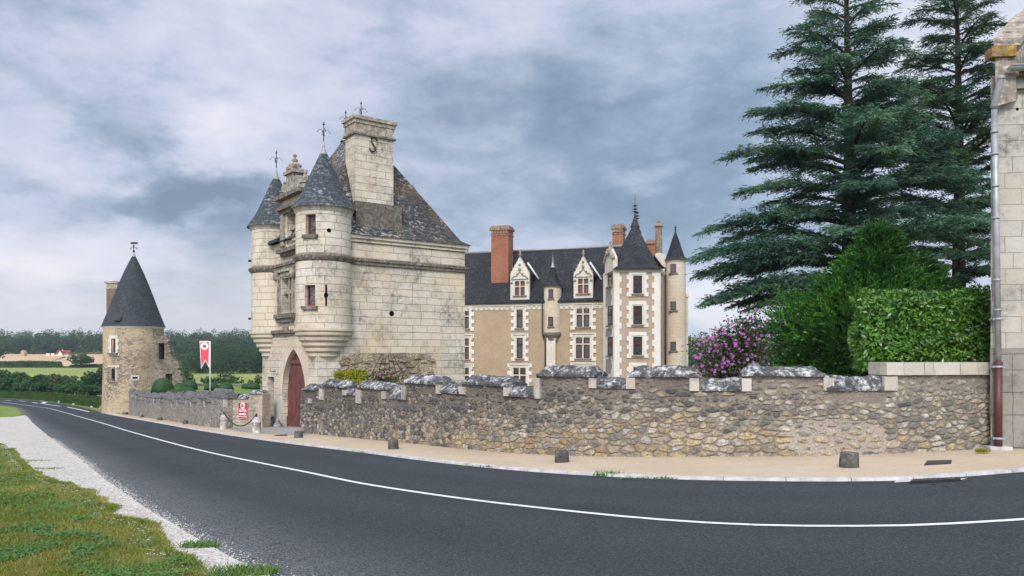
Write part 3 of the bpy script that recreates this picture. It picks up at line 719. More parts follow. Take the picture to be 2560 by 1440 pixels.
    for a,b,zb,zt,k in seg:
        mb=MB(); last=(k=='m' and b>T-.3); n=max(1,round((b-a)/(.9 if last else .55))); 
        if last:
            for q in range(n):
                u0=a+(b-a)*q/n+.008; u1=a+(b-a)*(q+1)/n-.008
                (p,m_),(p2,m2)=pt(u0),pt(u1); zt_=zt-.0; 
                f=lambda w,nn,d,z: Vector((w.x+nn.x*d,w.y+nn.y*d,z))
                mb=MB(); mb.hexa([f(p,m_,.09,zb),f(p2,m2,.09,zb),f(p2,m2,-.5,zb),f(p,m_,-.5,zb)],[f(p,m_,.075,zt_),f(p2,m2,.075,zt_),f(p2,m2,-.5,zt_),f(p,m_,-.5,zt_)])
                obj('coping',mb,M['block'],root)
            continue
        hip=.16 if k=='m' else 0.0; N=max(3,int((b-a)/.06)); rows=[]
        for i in range(N+1):
            u=a+(b-a)*i/N; p,nn=pt(u); j=mnoise.noise(Vector((u*3,zb*5,1)))*.04+mnoise.noise(Vector((u*11,zb*5,4)))*.03
            e=1.0
            if hip: e=min(1,min(u-a,b-u)/hip*.7+.35)
            ov=.075 if k=='m' else .05
            sl=1.0
            if 1900<HX+FX*p.x/p.y<2060 and k=='m': sl=.78+.1*mnoise.noise(Vector((u*2,0,0)))     # the slumped end stones
            hz=(zt-zb)*e*sl+j
            f=lambda d,z: Vector((p.x+nn.x*d,p.y+nn.y*d,z))
            rows.append([f(ov+j,zb-.004),f(ov+j*1.4,zb+.045+j*.4),f(-.16+j,zb+hz),f(-.32,zb+hz),f(-.52,zb+.045),f(-.52,zb-.004)])
        for r0,r1 in zip(rows,rows[1:]):
            for q in range(5): mb.poly([r0[q],r1[q],r1[q+1],r0[q+1]])
        mb.poly(rows[0]); mb.poly(rows[-1][::-1])
        obj('coping',mb,M['lichen'],root)
    # pale jamb blocks on the crenel cheeks
    for px,w,y0,y1 in ((777,7,996,1008),(806,10,972,999),(864,10,975,988),(899,12,974,1008),(962,8,978,997),(1012,9,964,999),(1100,12,962,984),(1158,14,967,985),(1271,16,968,990),(1346,14,945,996),(1484,18,945,970),(1578,22,944,972),(1736,24,945,977),(1866,24,946,978),(2070,26,944,976),(2223,32,941,976)):
        u0,u1=u_of(px-w/2),u_of(px+w/2); mb=MB(); (p,n),(q,o)=pt(u0),pt(u1)
        z0,z1=z_of(px,y1),z_of(px,y0); A=[p+n*.058,q+o*.058,q-o*.02,p-n*.02]
        mb.hexa([Vector((w_.x,w_.y,z0)) for w_ in A],[Vector((w_.x,w_.y,z1)) for w_ in A]); obj('jamb_block',mb,M['block'],root)
    return root,pt,u_of,T
mainwall,mw_pt,mw_u,mw_T=build_main_wall()
# ------------------------------------------------------------------ the lower wall between the gatehouse and the round tower
def build_low_wall():
    px=[(322,1040),(360,1045),(410,1052),(455,1060),(510,1069),(563,1074)]
    P=resamp(cat(gp(px)),70); tops=[(318,977),(335,984),(360,990),(420,994),(480,993),(565,990)]
    root=thing('crenellated_wall','low dark rubble wall with ragged crenels between round tower and gate','wall',P[35])
    def rowat(x):
        for (a,ya),(b,yb) in zip(tops,tops[1:]):
            if a<=x<=b: return ya+(yb-ya)*(x-a)/(b-a)
        return tops[-1][1] if x>565 else tops[0][1]
    mb=MB(); cop=[]
    # merlon pattern in photo columns: (x0,x1)
    mer=[(322,329),(334,341),(347,353),(359,364),(374,384),(390,399),(408,430),(435,446),(458,478),(490,512),(524,563)]
    for i in range(len(P)-1):
        a,b=P[i],P[i+1]; n=Vector(((b-a).y,-(b-a).x,0)).normalized(); n=n if n.y<0 else -n
        x=HX+FX*(a.x+b.x)/(a.y+b.y); up=any(u<=x<=v for u,v in mer); y=rowat(x)+(1 if up else 11)
        Y=(a.y+b.y)/2; z=EYE+(HY-y)/FX*Y
        A=[a+n*.0,b+n*.0,b-n*.5,a-n*.5]
        mb.hexa([Vector((w.x,w.y,w.z-.6)) for w in A],[Vector((w.x,w.y,z)) for w in A]); cop.append((a,b,n,z,up))
    obj('wall_core',mb,M['rubble_dark'],root)
    mb=MB(); i=0
    while i<len(cop):
        j=i
        while j<len(cop) and cop[j][4]==cop[i][4]: j+=1
        a=cop[i][0]; b=cop[j-1][1]; n=cop[i][2]; z=sum(c[3] for c in cop[i:j])/(j-i); t=(b-a).normalized()*.06; h=.30 if cop[i][4] else .16
        mb=MB(); jt=random.uniform(-.03,.05)
        A=[a-t+n*.08,b+t+n*.08,b+t-n*.56,a-t-n*.56]; m0=[a+t+n*-.18,b-t*1.5+n*-.18,b-t*1.5-n*.34,a+t-n*.34]
        mb.hexa([Vector((w.x,w.y,z-.02)) for w in A],[Vector((w.x,w.y,z+h+jt)) for w in m0]); obj('coping',mb,M['lichen_dark'],root)
        if cop[i][4]:
            mb=MB(); c=b-(b-a).normalized()*.2; A=[c+n*.03,b+n*.03,b-n*.1,c-n*.1]
            mb.hexa([Vector((w.x,w.y,z-.42)) for w in A],[Vector((w.x,w.y,z-.03)) for w in A]); obj('jamb_block',mb,M['block'],root)
        i=j
    return root,P
M['lichen_dark']=lichen('dark_coping',(.12,.12,.12),(.45,.45,.44),.7,.585)
lowwall,LW=build_low_wall()
def build_return_wall():
    a0=G(563,1073); b0=at(656,HY,a0.y-.9); b0.z=gz(b0.x,b0.y); P=resamp([a0,b0],24)
    root=thing('garden_wall','short beige coursed stone wall behind the red entrance sign','wall',P[12])
    mb=MB()
    for i in range(len(P)-1):
        a,b=P[i],P[i+1]; n=Vector(((b-a).y,-(b-a).x,0)).normalized(); n=n if n.y<0 else -n
        x=HX+FX*(a.x+b.x)/(a.y+b.y); y=984 if x>622 else 996; z=EYE+(HY-y)/FX*(a.y+b.y)/2
        A=[a,b,b-n*.5,a-n*.5]; mb.hexa([Vector((w.x,w.y,w.z-.6)) for w in A],[Vector((w.x,w.y,z)) for w in A])
    obj('wall_core',mb,M['garden'],root)
    for x0,x1,yb,yt in ((563,593,996,984),(595,621,996,985),(623,653,984,975)):
        f=lambda x:P[0].lerp(P[-1],(x-563)/92); a,b=f(x0),f(x1); n=Vector(((b-a).y,-(b-a).x,0)).normalized(); n=n if n.y<0 else -n
        z0=EYE+(HY-yb)/FX*a.y; z1=EYE+(HY-yt)/FX*a.y; mb=MB(); t=(b-a).normalized()*.08
        A=[a+n*.07,b+n*.07,b-n*.55,a-n*.55]; m0=[a+t-n*.15,b-t-n*.15,b-t-n*.35,a+t-n*.35]
        mb.hexa([Vector((w.x,w.y,z0)) for w in A],[Vector((w.x,w.y,z1)) for w in m0]); obj('coping',mb,M['lichen'],root)
    return P,n
M['garden']=ashlar('coursed_garden_stone',.38,.17,(.56,.48,.37),(.40,.345,.27),(.42,.36,.28),.02,.8,(.10,.095,.09),.6)
RW,RWn=build_return_wall()
# ------------------------------------------------------------------ the gatehouse
def arch(xc,w,z0,zs_,zt,n=10):
    """pointed arch outline, anticlockwise from bottom left"""
    h=zt-zs_; hw=w/2; r=(hw*hw+h*h)/(2*hw); pts=[(xc-hw,z0)]; 
    th=math.atan2(h,r-hw)
    L=[(xc-hw+r-r*math.cos(th*i/n),zs_+r*math.sin(th*i/n)) for i in range(n+1)]
    pts+=L+[(2*xc-x,z) for x,z in L[-2::-1]]+[(xc+hw,z0)]
    return pts
def rect(x0,x1,z0,z1): return [(x0,z0),(x1,z0),(x1,z1),(x0,z1)]
Bc=G(793,1076); UG=Vector((.8,.6,0)); VG=Vector((-.6,.8,0)); KG=Bc.y/35; GL1,GL2=8.12*KG,7.45*KG
FRI=Fr(Bc,UG,-VG)                # right face: x along u
FFR=Fr(Bc,VG,-UG)                # front face: x along v (leftwards in the photo)
def build_gate():
    root=thing('gatehouse','cream ashlar gatehouse with two corner turrets, steep slate roof and tall chimney','gatehouse',Bc)
    zE=FRI.hit(1000,597)[1]-Bc.z; zb=Bc.z; 
    rel=lambda p:(p[0],p[1]-0)     # hit() already gives world z, frames add o.z: convert
    def hr(px,py,d=0): x,z=FRI.hit(px,py,d); return x,z
    def hf(px,py,d=0): x,z=FFR.hit(px,py,d); return x,z
    # hit() returns z relative to frame origin
    zE=hr(1000,597)[1]
    zS=hr(890,651)[1]
    zC=hf(712,832)[1]
    # --- front wall with its openings
    ga_x0,ga_z0=hf(764,1076); ga_x1=hf(706,1060)[0]; gx=(ga_x0+ga_x1)/2; gw=ga_x1-ga_x0
    zap=hf(734,873)[1]; zsp=hf(734,985)[1]
    gate_hole=arch(gx,gw,-1.2,zsp,zap,12)
    sx0,sx1=hf(685,1000)[0],hf(669,1000)[0]; st=hf(677,942)[1]; sb=hf(677,1044)[1]
    small=rect(sx0,sx1,sb,st)
    w0=hf(730.5,735)[0]; w1=hf(703,735)[0]; wz0=hf(717,783)[1]; wz1=hf(717,694)[1]; mid=rect(w0,w1,wz0,wz1)
    mb=MB(); outl=[(-0.0,-1.2),(GL2,-1.2),(GL2,zE),(0,zE)]
    # gate goes to the ground, so it bites into the outline
    out=[(0,-1.2),(ga_x0,-1.2)]+[p for p in gate_hole if p[1]>-1.19]+[(ga_x1,-1.2),(GL2,-1.2),(GL2,zE),(0,zE)]
    out=[(0,-1.2),(gx-gw/2,-1.2)]+gate_hole[1:-1]+[(gx+gw/2,-1.2),(GL2,-1.2),(GL2,zE),(0,zE)]
    mb.sheet(FFR,out,[small,mid],0); mb.rim(FFR,gate_hole[:],-.30,0); mb.rim(FFR,small,-.42,0); mb.rim(FFR,mid,-.45,0)
    mb.sheet(FRI,rect(0,GL1,-1.2,zE),[],0)
    mb.sheet(Fr(FRI.P(GL1,0,0),VG,UG),rect(0,GL2,-1.2,zE),[],0); mb.sheet(Fr(FFR.P(GL2,0,0),UG,VG),rect(0,GL1,-1.2,zE),[],0)
    obj('wall',mb,M['gate'],root)
    # arch moulding of big voussoirs
    mb=MB(); oa=arch(gx,gw+1.0,zsp-.5,zsp-.05,zap+.75,12); mb.slab(FFR,oa[1:-1]+gate_hole[1:-1][::-1],-.02,.012,back=False); obj('arch_ring',mb,M['voussoir'],root)
    # --- carriage door
    mb=MB(); n=11; 
    for i in range(n):
        a=ga_x0+gw*i/n; b=ga_x0+gw*(i+1)/n-.012
        def zt(x):
            best=zap
            for (x0,z0),(x1,z1) in zip(gate_hole[1:-1],gate_hole[2:-1]):
                if min(x0,x1)<=x<=max(x0,x1) and abs(x1-x0)>1e-6: best=z0+(z1-z0)*(x-x0)/(x1-x0)
            return best
        mb.slab(FFR,[(a,-1.1),(b,-1.1),(b,max(zsp,zt(b))+.02),(a,max(zsp,zt(a))+.02)],-.28,-.235+.01*(i%2))
    door=obj('door',mb,M['wood'],root)
    zr=hf(740,903,-.3)[1]; mb=MB().box(FFR,ga_x0+.45,ga_x1-.45,-.25,-.14,zr-.1,zr+.06); obj('door_rail',mb,M['wood'],door)
    mb=MB().box(FFR,ga_x0+.02,ga_x1-.02,-.25,-.18,-.25,.32); obj('kick_board',mb,M['wood'],door)
    # --- side door, standing a little open before a black panel painted for the unlit inside
    mb=MB().box(FFR,sx0,sx1,-.44,-.41,sb,st); sdp=obj('doorway_shade',mb,M['black'],root)
    f2=Fr(FFR.P(sx0+.02,-.40,0),(UG*.35+VG).normalized()*1,-UG); mb=MB().box(FFR,sx0+.0,sx0+.17,-.40,-.30,sb,st-.05); obj('door_leaf',mb,M['wood_red'],sdp)
    mb=MB().box(FFR,sx0-.05,sx1+.25,-.4,.25,sb-.22,sb); mb.box(FFR,sx0-.2,sx1+.35,-.1,.55,sb-.5,sb-.22); obj('door_step',mb,M['grey_stone'],root)
    # grey cement plinth beside the doors
    zpl=hf(690,993)[1]; mb=MB().slab(FFR,[(ga_x1+.02,-1.2),(sx0-.02,-1.2),(sx0-.02,zpl),(ga_x1+.5,zpl+.05),(ga_x1+.02,zpl-.1)],-.01,.016,back=False); mb.slab(FFR,[(sx1+.1,-1.2),(GL2-.02,-1.2),(GL2-.02,zpl+.15),(sx1+.35,zpl+.1),(sx1+.1,zpl-.5)],-.01,.016,back=False); obj('cement_plinth',mb,M['plaster_pale'],root)
    # --- two-light windows with stone cross
    def cross_window(x0,x1,z0,z1,tz,fr=FFR,proud=.0,dp=.42,nm='window'):
        mb=MB().box(fr,x0,x1,-dp-.03,-dp,z0,z1); w=obj(nm,mb,M['glass_lead'],root)
        xm=(x0+x1)/2; mb=MB().box(fr,xm-.085,xm+.085,-.32,-.10,z0,z1); mb.box(fr,x0,xm-.085,-.31,-.11,tz-.08,tz+.08); mb.box(fr,xm+.085,x1,-.31,-.11,tz-.08,tz+.08); obj('stone_cross',mb,M['carved'],w)
        mb=MB().box(fr,x0-.38,x1+.38,.0,.22,z0-.22,z0-.03); mb.taper(fr,x0-.28,x1+.28,.0,.14,z0-.40,z0-.22,-.1,0); obj('sill',mb,M['mould'],w)
        mb=MB()
        for s0,s1 in ((x0-.30,x0-.16),(x1+.16,x1+.30)): mb.box(fr,s0,s1,0,.09,z0-.03,z1+.25)
        for s0,s1 in ((x0-.14,x0-.05),(x1+.05,x1+.14)): mb.box(fr,s0,s1,0,.05,z0-.03,z1+.06)
        mb.box(fr,x0-.45,x1+.45,0,.14,z1+.25,z1+.36); mb.box(fr,x0-.14,x1+.14,0,.06,z1+.06,z1+.16)
        obj('surround',mb,M['carved'],w); return w
    tz=hf(717,729)[1]; cross_window(w0,w1,wz0,wz1,tz)
    for xx in (w0-.35,w1+.35):
        mb=MB().ball(FFR.P(xx,.12,wz1+.12),.15,8,(1,1,1.5)); obj('carved_corbel',mb,M['carved'],root)
    # carved shield under the window
    zz=hf(715,815)[1]; xx=hf(715,815)[0]; mb=MB().slab(FFR,[(xx-.35,zz+.4),(xx+.35,zz+.4),(xx+.33,zz-.1),(xx,zz-.5),(xx-.33,zz-.1)],0,.05,back=False); obj('carved_shield',mb,M['carved'],root)
    # --- string courses
    mb=MB()
    for fr,a,b in ((FRI,1.4,GL1+.12),(FFR,1.4,GL2-1.4)):
        mb.box(fr,a,b,0,.13,zS-.02,zS+.10); mb.taper(fr,a,b,0,.08,zS-.16,zS-.02,0,-.0)
    obj('string_course',mb,M['mould'],root)
    mb=MB().box(FFR,1.5,GL2-1.5,0,.14,zC-.02,zC+.12); mb.box(FFR,1.5,GL2-1.5,0,.07,zC-.14,zC-.02); obj('string_course',mb,M['mould'],root)
    # eaves cornice
    mb=MB()
    for fr,a,b in ((FRI,1.2,GL1+.14),(FFR,1.2,2.35),(FFR,5.5,GL2-1.2),(Fr(FRI.P(GL1,0,0),VG,UG),-.12,GL2)):
        mb=MB(); mb.box(fr,a,b,0,.15,zE-.16,zE-.02); mb.box(fr,a,b,0,.08,zE-.30,zE-.16); obj('cornice',mb,M['gate'],root)
    # --- corner turrets
    e=.55*KG; RT=1.275*KG
    ax=Bc+UG*e+VG*e; al=Bc+UG*e+VG*(GL2-e)
    Yr=ax.y; 
    zz_=lambda py:EYE+(HY-py)/FX*Yr-Bc.z
    zc,zs2,ze=zz_(822),zS,zz_(526)
    def turret(c,front,name):
        cb=Vector((c.x,c.y,Bc.z)); view=math.atan2(-c.y,-c.x)     # angle towards the camera
        holes=[]
        if front:
            def hole(x0,x1,y0,y1):
                s=lambda px:((px-HX)/FX*c.y-c.x)/RT
                # lateral offset is measured across the view ray
                lat=lambda px:max(-.98,min(.98,((px-(HX+FX*c.x/c.y))/FX*c.y*math.cos(math.atan2(c.x,c.y)))/RT*1.0))
                a0=view+math.asin(lat(x0)); a1=view+math.asin(lat(x1))
                yd=c.y-RT*.85; return (min(a0,a1),max(a0,a1),EYE+(HY-y1)/FX*yd-Bc.z,EYE+(HY-y0)/FX*yd-Bc.z)
            holes=[hole(765,790,537,587),hole(763,789,713,765)]
        mb=MB(); seg=40
        A=sorted(set([view-PI+2*PI*i/seg for i in range(seg+1)]+[h[0] for h in holes]+[h[1] for h in holes]))
        Zs=sorted(set([zc,zs2,ze]+[h[2] for h in holes]+[h[3] for h in holes]))
        inh=lambda a,z:any(h[0]-1e-6<a<h[1]+1e-6 and h[2]<z<h[3] for h in holes)
        q=lambda a,z,r=RT:cb+Vector((r*math.cos(a),r*math.sin(a),z))
        for a,b in zip(A,A[1:]):
            if b-a<1e-5: continue
            for z0,z1 in zip(Zs,Zs[1:]):
                if inh((a+b)/2,(z0+z1)/2): continue
                mb.poly([q(a,z0),q(b,z0),q(b,z1),q(a,z1)],[(a*RT,z0),(b*RT,z0),(b*RT,z1),(a*RT,z1)],True)
        for a0,a1,z0,z1 in holes:
            ri=RT-.30
            mb.poly([q(a0,z0),q(a0,z1),q(a0,z1,ri),q(a0,z0,ri)]); mb.poly([q(a1,z0),q(a1,z1),q(a1,z1,ri),q(a1,z0,ri)])
            am=(a0+a1)/2
            mb.poly([q(a0,z0),q(am,z0),q(a1,z0),q(a1,z0,ri),q(am,z0,ri),q(a0,z0,ri)]); mb.poly([q(a0,z1),q(am,z1),q(a1,z1),q(a1,z1,ri),q(am,z1,ri),q(a0,z1,ri)])
        t=obj(name,mb,M['gate'],root)
        for a0,a1,z0,z1 in holes:
            am=(a0+a1)/2; n=Vector((math.cos(am),math.sin(am),0)); u=Vector((-n.y,n.x,0)); f=Fr(cb+n*(RT-.24),u,n); hw=(RT-.1)*math.sin((a1-a0)/2)
            mb=MB().box(f,-hw,hw,-.03,-.0,z0,z1); w=obj('turret_window',mb,M['glass_lead'],root)
            mb=MB().slab(f,rect(-hw,hw,z0,z1),.0,.05,[rect(-hw+.07,hw-.07,z0+.07,z1-.07)]); obj('window_frame',mb,M['wood_red'],w)
            f=Fr(cb+n*(RT*math.cos((a1-a0)/2)-.02),u,n); mb=MB().box(f,-hw-.12,hw+.12,0,.14,z0-.15,z0-.01); obj('sill',mb,M['mould'],w)
        # rings: corbel table, string, cornice
        rings=[(RT+.02,zc+.02),(RT+.09,zc),(RT+.09,zc-.10),(RT+.02,zc-.16)]
        r=RT+.02; z=zc-.16
        for k in range(5):
            r2=r-.118; rings+=[(r,z),(r,z-.095),(r-.045,z-.145),(r2,z-.17),(r2,z-.212)]; r=r2; z-=.212
        rings+=[(r,z),(r-.12,z-.14),(r-.42,z-.30)]
        mb=MB().lathe(cb,rings,36,sm=False); obj('corbel',mb,M['corbel'],t)
        mb=MB().lathe(cb,[(RT-.01,zs2-.18),(RT+.07,zs2-.10),(RT+.13,zs2),(RT+.13,zs2+.06),(RT-.01,zs2+.13)],40); obj('string_course',mb,M['mould'],t)
        mb=MB().lathe(cb,[(RT-.01,ze-.20),(RT+.05,ze-.16),(RT+.07,ze-.06),(RT+.13,ze-.02),(RT+.13,ze+.02)],40); obj('cornice',mb,M['gate'],t)
        k=Yr/FX
        prof=[(RT+.20,ze-.03),(RT+.185,ze+.02),(58.5*k,ze+29*k),(49*k,ze+48*k),(40*k,ze+70*k),(29.5*k,ze+94*k),(19.5*k,ze+117*k),(9.5*k,ze+140*k)]
        prof=[prof[0],prof[1]]+[(r*1.03,z) for r,z in prof[2:]]
        mb=MB().lathe(cb,prof,40); rf=obj('cone_roof',mb,M['slate_turret'],t)
        zt=ze+140*k; mb=MB().lathe(cb,[(10.2*k,zt-.02),(6*k,zt+8*k),(2.6*k,zt+22*k),(1.4*k,zt+32*k),(.0,zt+34*k)],14); obj('lead_cap',mb,M['lead'],rf)
        spire(cb+Vector((0,0,zt+30*k)),44*k,rf)
    def spire(p,h,parent,arms=4,r=.022):
        mb=MB().tube([p,p+Vector((0,0,h))],r,6,.014); mb.lathe(p,[(0,h),(.05,h+.0),(.03,h+.05),(0,h+.16)],8); mb.ball(p+Vector((0,0,h*.42)),.045,8)
        for k in range(arms):
            a=k*2*PI/arms+.5; d=Vector((math.cos(a),math.sin(a),0)); b=p+Vector((0,0,h*.40)); Rr=.27
            path=[b+d*(Rr*t)+Vector((0,0,.24*math.sin(PI*(t**.8)*.85))) for t in [i/9 for i in range(10)]]
            mb.tube(path,.009,5); mb.ball(path[-1],.022,6)
        obj('finial',mb,M['iron'],parent)
    turret(ax,True,'turret'); turret(al,False,'turret')
    # loop-holes, laid on as black slabs that paint their inner shade
    p=Vector((ax.x,ax.y,0)); view=math.atan2(-ax.y,-ax.x)
    def onturret(px,py):
        lat=((px-(HX+FX*ax.x/ax.y))/FX*ax.y*math.cos(math.atan2(ax.x,ax.y)))/RT; a=view+math.asin(lat); n=Vector((math.cos(a),math.sin(a),0)); c=Vector((ax.x,ax.y,0))+n*RT
        return Fr((c.x,c.y,EYE+(HY-py)/FX*c.y),Vector((-n.y,n.x,0)),n)
    f=onturret(822,576); mb=MB(); mb.slab(f,[(.085*math.cos(t*PI/8),.085*math.sin(t*PI/8)) for t in range(16)],-.05,.006); obj('gun_loop',mb,M['black'],root)
    f=onturret(815,738); mb=MB(); mb.slab(f,[(-.035,-.42),(.035,-.42),(.035,-.10),(.08,-.04),(.08,.04),(.035,.1),(.035,.42),(-.035,.42),(-.035,.1),(-.08,.04),(-.08,-.04),(-.035,-.1)],-.05,.006); obj('arrow_loop',mb,M['black'],root)
    x,z=hr(979,784); mb=MB(); mb.slab(FRI,[(x+.115*math.cos(t*PI/8),z+.115*math.sin(t*PI/8)) for t in range(16)],-.05,.006); obj('gun_loop',mb,M['black'],root)
    # rough rubble patch where a building was torn away
    ol=[(848,938),(845,925),(858,917),(851,908),(866,902),(862,893),(874,887),(905,882),(960,883),(1010,882),(1062,884),(1076,890),(1072,899),(1083,907),(1080,920),(1086,933),(1082,945),(1088,985),(840,985)]
    mb=MB(); P2=[hr(*q) for q in ol]; xs=[q[0] for q in P2]; zs_2=[q[1] for q in P2]
    mb.slab(FRI,P2,-.01,.035,back=False); obj('rubble_patch',mb,M['rubble'],root)
    rr=random.Random(4); mb=MB()
    for k in range(150):
        i=rr.randrange(len(P2)); t=rr.random(); a=P2[i]; b=P2[(i+1)%len(P2)]
        x=rr.uniform(min(xs)+.15,max(xs)-.15); z=rr.uniform(min(zs_2)+.1,max(zs_2)-.15)
        if not (.6<x<6.2): continue
        w=rr.uniform(.08,.2); h=rr.uniform(.05,.1); mb.taper(FRI,x-w,x+w,.02,rr.uniform(.06,.12),z-h,z+h,w*.3,.01)
    obj('loose_stone',mb,M['rubble'],root)
    # --- main roof
    ov=.22; zr=hr(862,345)[1]; E=[FRI.P(-ov,ov,zE-.02),FRI.P(GL1+ov,ov,zE-.02),FRI.P(GL1+ov,-GL2-ov,zE-.02),FRI.P(-ov,-GL2-ov,zE-.02)]
    RX,RY0,RY1=3.35*KG,2.4*KG,4.25*KG
    zr=EYE+(HY-320)/FX*FRI.P(RX,-RY0,0).y-Bc.z; A,Bq=FRI.P(RX,-RY0,zr),FRI.P(RX,-RY1,zr)
    # flared foot then steep slopes
    k=.10; m=[p.lerp(q,k)+Vector((0,0,-.30)) for p,q in zip(E,(A,A,Bq,Bq))]
    mb=MB()
    for i in range(4): mb.poly([E[i],E[(i+1)%4],m[(i+1)%4],m[i]])
    mb.poly([m[0],m[1],A]); mb.poly([m[1],m[2],Bq,A]); mb.poly([m[2],m[3],Bq]); mb.poly([m[3],m[0],A,Bq]); mb.poly(E[::-1])
    rf=obj('roof',mb,M['slate_gate'],root)
    for P_ in (A,Bq):
        mb=MB().lathe(P_-Vector((0,0,.25)),[(.26,0),(.15,.22),(.07,.45),(.03,.70),(0,.75)],12); obj('lead_cap',mb,M['lead'],rf); spire(P_+Vector((0,0,.36)),.70,rf,4,.025)
    mb=MB().tube([A+Vector((0,0,.03)),Bq+Vector((0,0,.03))],.09,8); obj('ridge',mb,M['lead'],rf)
    # --- chimney
    cy=-.35; x0=FRI.x(888,cy); x1=FRI.x(983.5,cy); d1=1.10*KG
    ztop=hr(935,297,cy)[1]; zb_=hr(935,510,cy)[1]; zsk=hr(935,556,cy)[1]
    mb=MB().box(FRI,x0,x1,cy-d1,cy,zE-.5,ztop-.72)
    ch=obj('chimney',mb,M['gate'],root)
    mb=MB().box(FRI,x0-.07,x1+.07,cy-d1-.07,cy+.07,ztop-.30,ztop-.14); mb.box(FRI,x0-.03,x1+.03,cy-d1-.03,cy+.03,ztop-.72,ztop-.30); mb.box(FRI,x0-.13,x1+.13,cy-d1-.13,cy+.13,ztop-.14,ztop); obj('chimney_cap',mb,M['capstone'],ch)
    mb=MB().box(FRI,x0-.09,x1+.09,cy-d1-.09,cy+.09,ztop-.78,ztop-.70); obj('chimney_band',mb,M['mould'],ch)
    mb=MB().taper(FRI,x0-.06,x1+.30,cy-d1,cy+.22,zsk-.05,zb_,.0,.0); mb.taper(FRI,x0-.10,x1+.36,cy-d1,cy+.30,zE-.1,zsk-.05,.03,.05); obj('chimney_skirt',mb,M['skirt'],ch)
    # wrought-iron S tie
    f=FRI; xc,zc_=hr(933,361,cy+.05); pts=[]
    s=.33
    for i in range(33):
        t=i/32
        if t<.5: a=R(20)+(t/.5)*R(230); pts.append((.145*math.cos(a)+.02,.30+.17*math.sin(a)))
        else: a=R(70)-((t-.5)/.5)*R(230); pts.append((-.02+.145*math.cos(a),-.30+.17*math.sin(a)))
    pts=[(a*.36,b*.36) for a,b in ((.58,.60),(.50,.88),(.12,1.0),(-.26,.80),(-.30,.42),(.0,.02),(.30,-.38),(.32,-.76),(.04,-1.0),(-.38,-.94),(-.54,-.62))]
    mb=MB().tube([f.P(xc+a*.85,cy+.05,zc_+b*.85) for a,b in pts],.034,7); obj('wall_anchor',mb,M['iron'],ch)
    # --- stone dormer over the gate
    dx0,dx1=gx-1.42*KG,gx+1.42*KG; zd=hf(715,526)[1]; zt2=hf(715,502)[1]; zs0=hf(712,634)[1]
    d0=hf(703,580)[0]; dw=max(.62,(hf(704,575)[0]-hf(729,575)[0])/2)
    dz0,dz1=hf(717,616)[1],hf(717,537)[1]; hole=rect(gx-dw,gx+dw,dz0,dz1)
    mb=MB().slab(FFR,rect(dx0,dx1,zE-.35,zt2),-.5,.05,[hole]); mb.box(FFR,dx0,dx0+.3,-2.6,-.5,zE-.4,zt2-.4); mb.box(FFR,dx1-.3,dx1,-2.6,-.5,zE-.4,zt2-.4); dm=obj('dormer',mb,M['gate'],root)
    mb=MB().box(FFR,gx-dw,gx+dw,-.48,-.45,dz0,dz1); obj('dormer_window',mb,M['glass_lead'],dm)
    tzz=hf(717,572)[1]; mb=MB().box(FFR,gx-.08,gx+.08,-.34,-.08,dz0,dz1); mb.box(FFR,gx-dw,gx-.08,-.33,-.09,tzz-.08,tzz+.08); mb.box(FFR,gx+.08,gx+dw,-.33,-.09,tzz-.08,tzz+.08); obj('stone_cross',mb,M['carved'],dm)
    for s in (-1,1):
        mb=MB(); c=gx+s*(dw+.38); mb.box(FFR,c-.16,c+.16,.05,.17,dz0-.05,dz1+.30); mb.box(FFR,c-.22,c+.22,.05,.22,dz1+.18,dz1+.34); mb.box(FFR,c-.20,c+.20,.05,.2,dz0+.0,dz0+.12); obj('pilaster',mb,M['carved'],dm)
    mb=MB().box(FFR,dx0-.1,dx1+.1,.05,.30,zs0-.02,zs0+.14); mb.box(FFR,dx0,dx1,.05,.16,zs0-.16,zs0-.02); obj('sill_course',mb,M['mould'],dm); mb=MB().box(FFR,dx0-.12,dx1+.12,-.55,.32,zd-.05,zd+.10); mb.box(FFR,dx0-.05,dx1+.05,.05,.18,zd-.20,zd-.05); mb.box(FFR,dx0-.2,dx1+.2,-.6,.36,zt2,zt2+.16); obj('cornice',mb,M['mould'],dm)
    # pediment with niche, scrolls, pinnacles and urn
    zp=zt2+.16; za=hf(713,447)[1]; wp=(za-zp)/1.35
    mb=MB().box(FFR,gx-.42,gx+.42,-.35,.16,zp,za); mb.box(FFR,gx-.55,gx+.55,-.4,.26,za,za+.14); mb.box(FFR,gx-.36,gx+.36,-.3,.12,za+.12,za+.2)
    mb.slab(FFR,[(gx-1.0,zp),(gx-.42,zp),(gx-.42,zp+1.2*wp),(gx-.55,zp+1.1*wp),(gx-.62,zp+.72*wp),(gx-.85,zp+.48*wp)],-.25,.1); mb.slab(FFR,[(gx+.42,zp),(gx+1.0,zp),(gx+.85,zp+.48*wp),(gx+.62,zp+.72*wp),(gx+.55,zp+1.1*wp),(gx+.42,zp+1.2*wp)],-.25,.1)
    obj('pediment',mb,M['carved'],dm)
    for s in (-1,1):
        mb=MB(); c=FFR.P(gx+s*1.18,-.05,zp); mb.lathe(c,[(.2,0),(.2,.22),(.25,.24),(.25,.30),(.12,.33),(.16,.44),(.11,.56),(.06,.62),(.08,.68),(0,.78)],10,sm=False); obj('pinnacle',mb,M['carved'],dm)
    c=FFR.P(gx,-.05,za+.18); mb=MB().lathe(c,[(r_*.85,h_*.53) for r_,h_ in ((.40,0),(.40,.08),(.26,.16),(.34,.34),(.24,.50),(.12,.58),(.09,.68),(.16,.78),(.13,.90),(.05,.97),(.04,1.06),(.11,1.14),(.09,1.24),(0,1.32))],12,jit=.35); obj('urn',mb,M['carved'],dm)
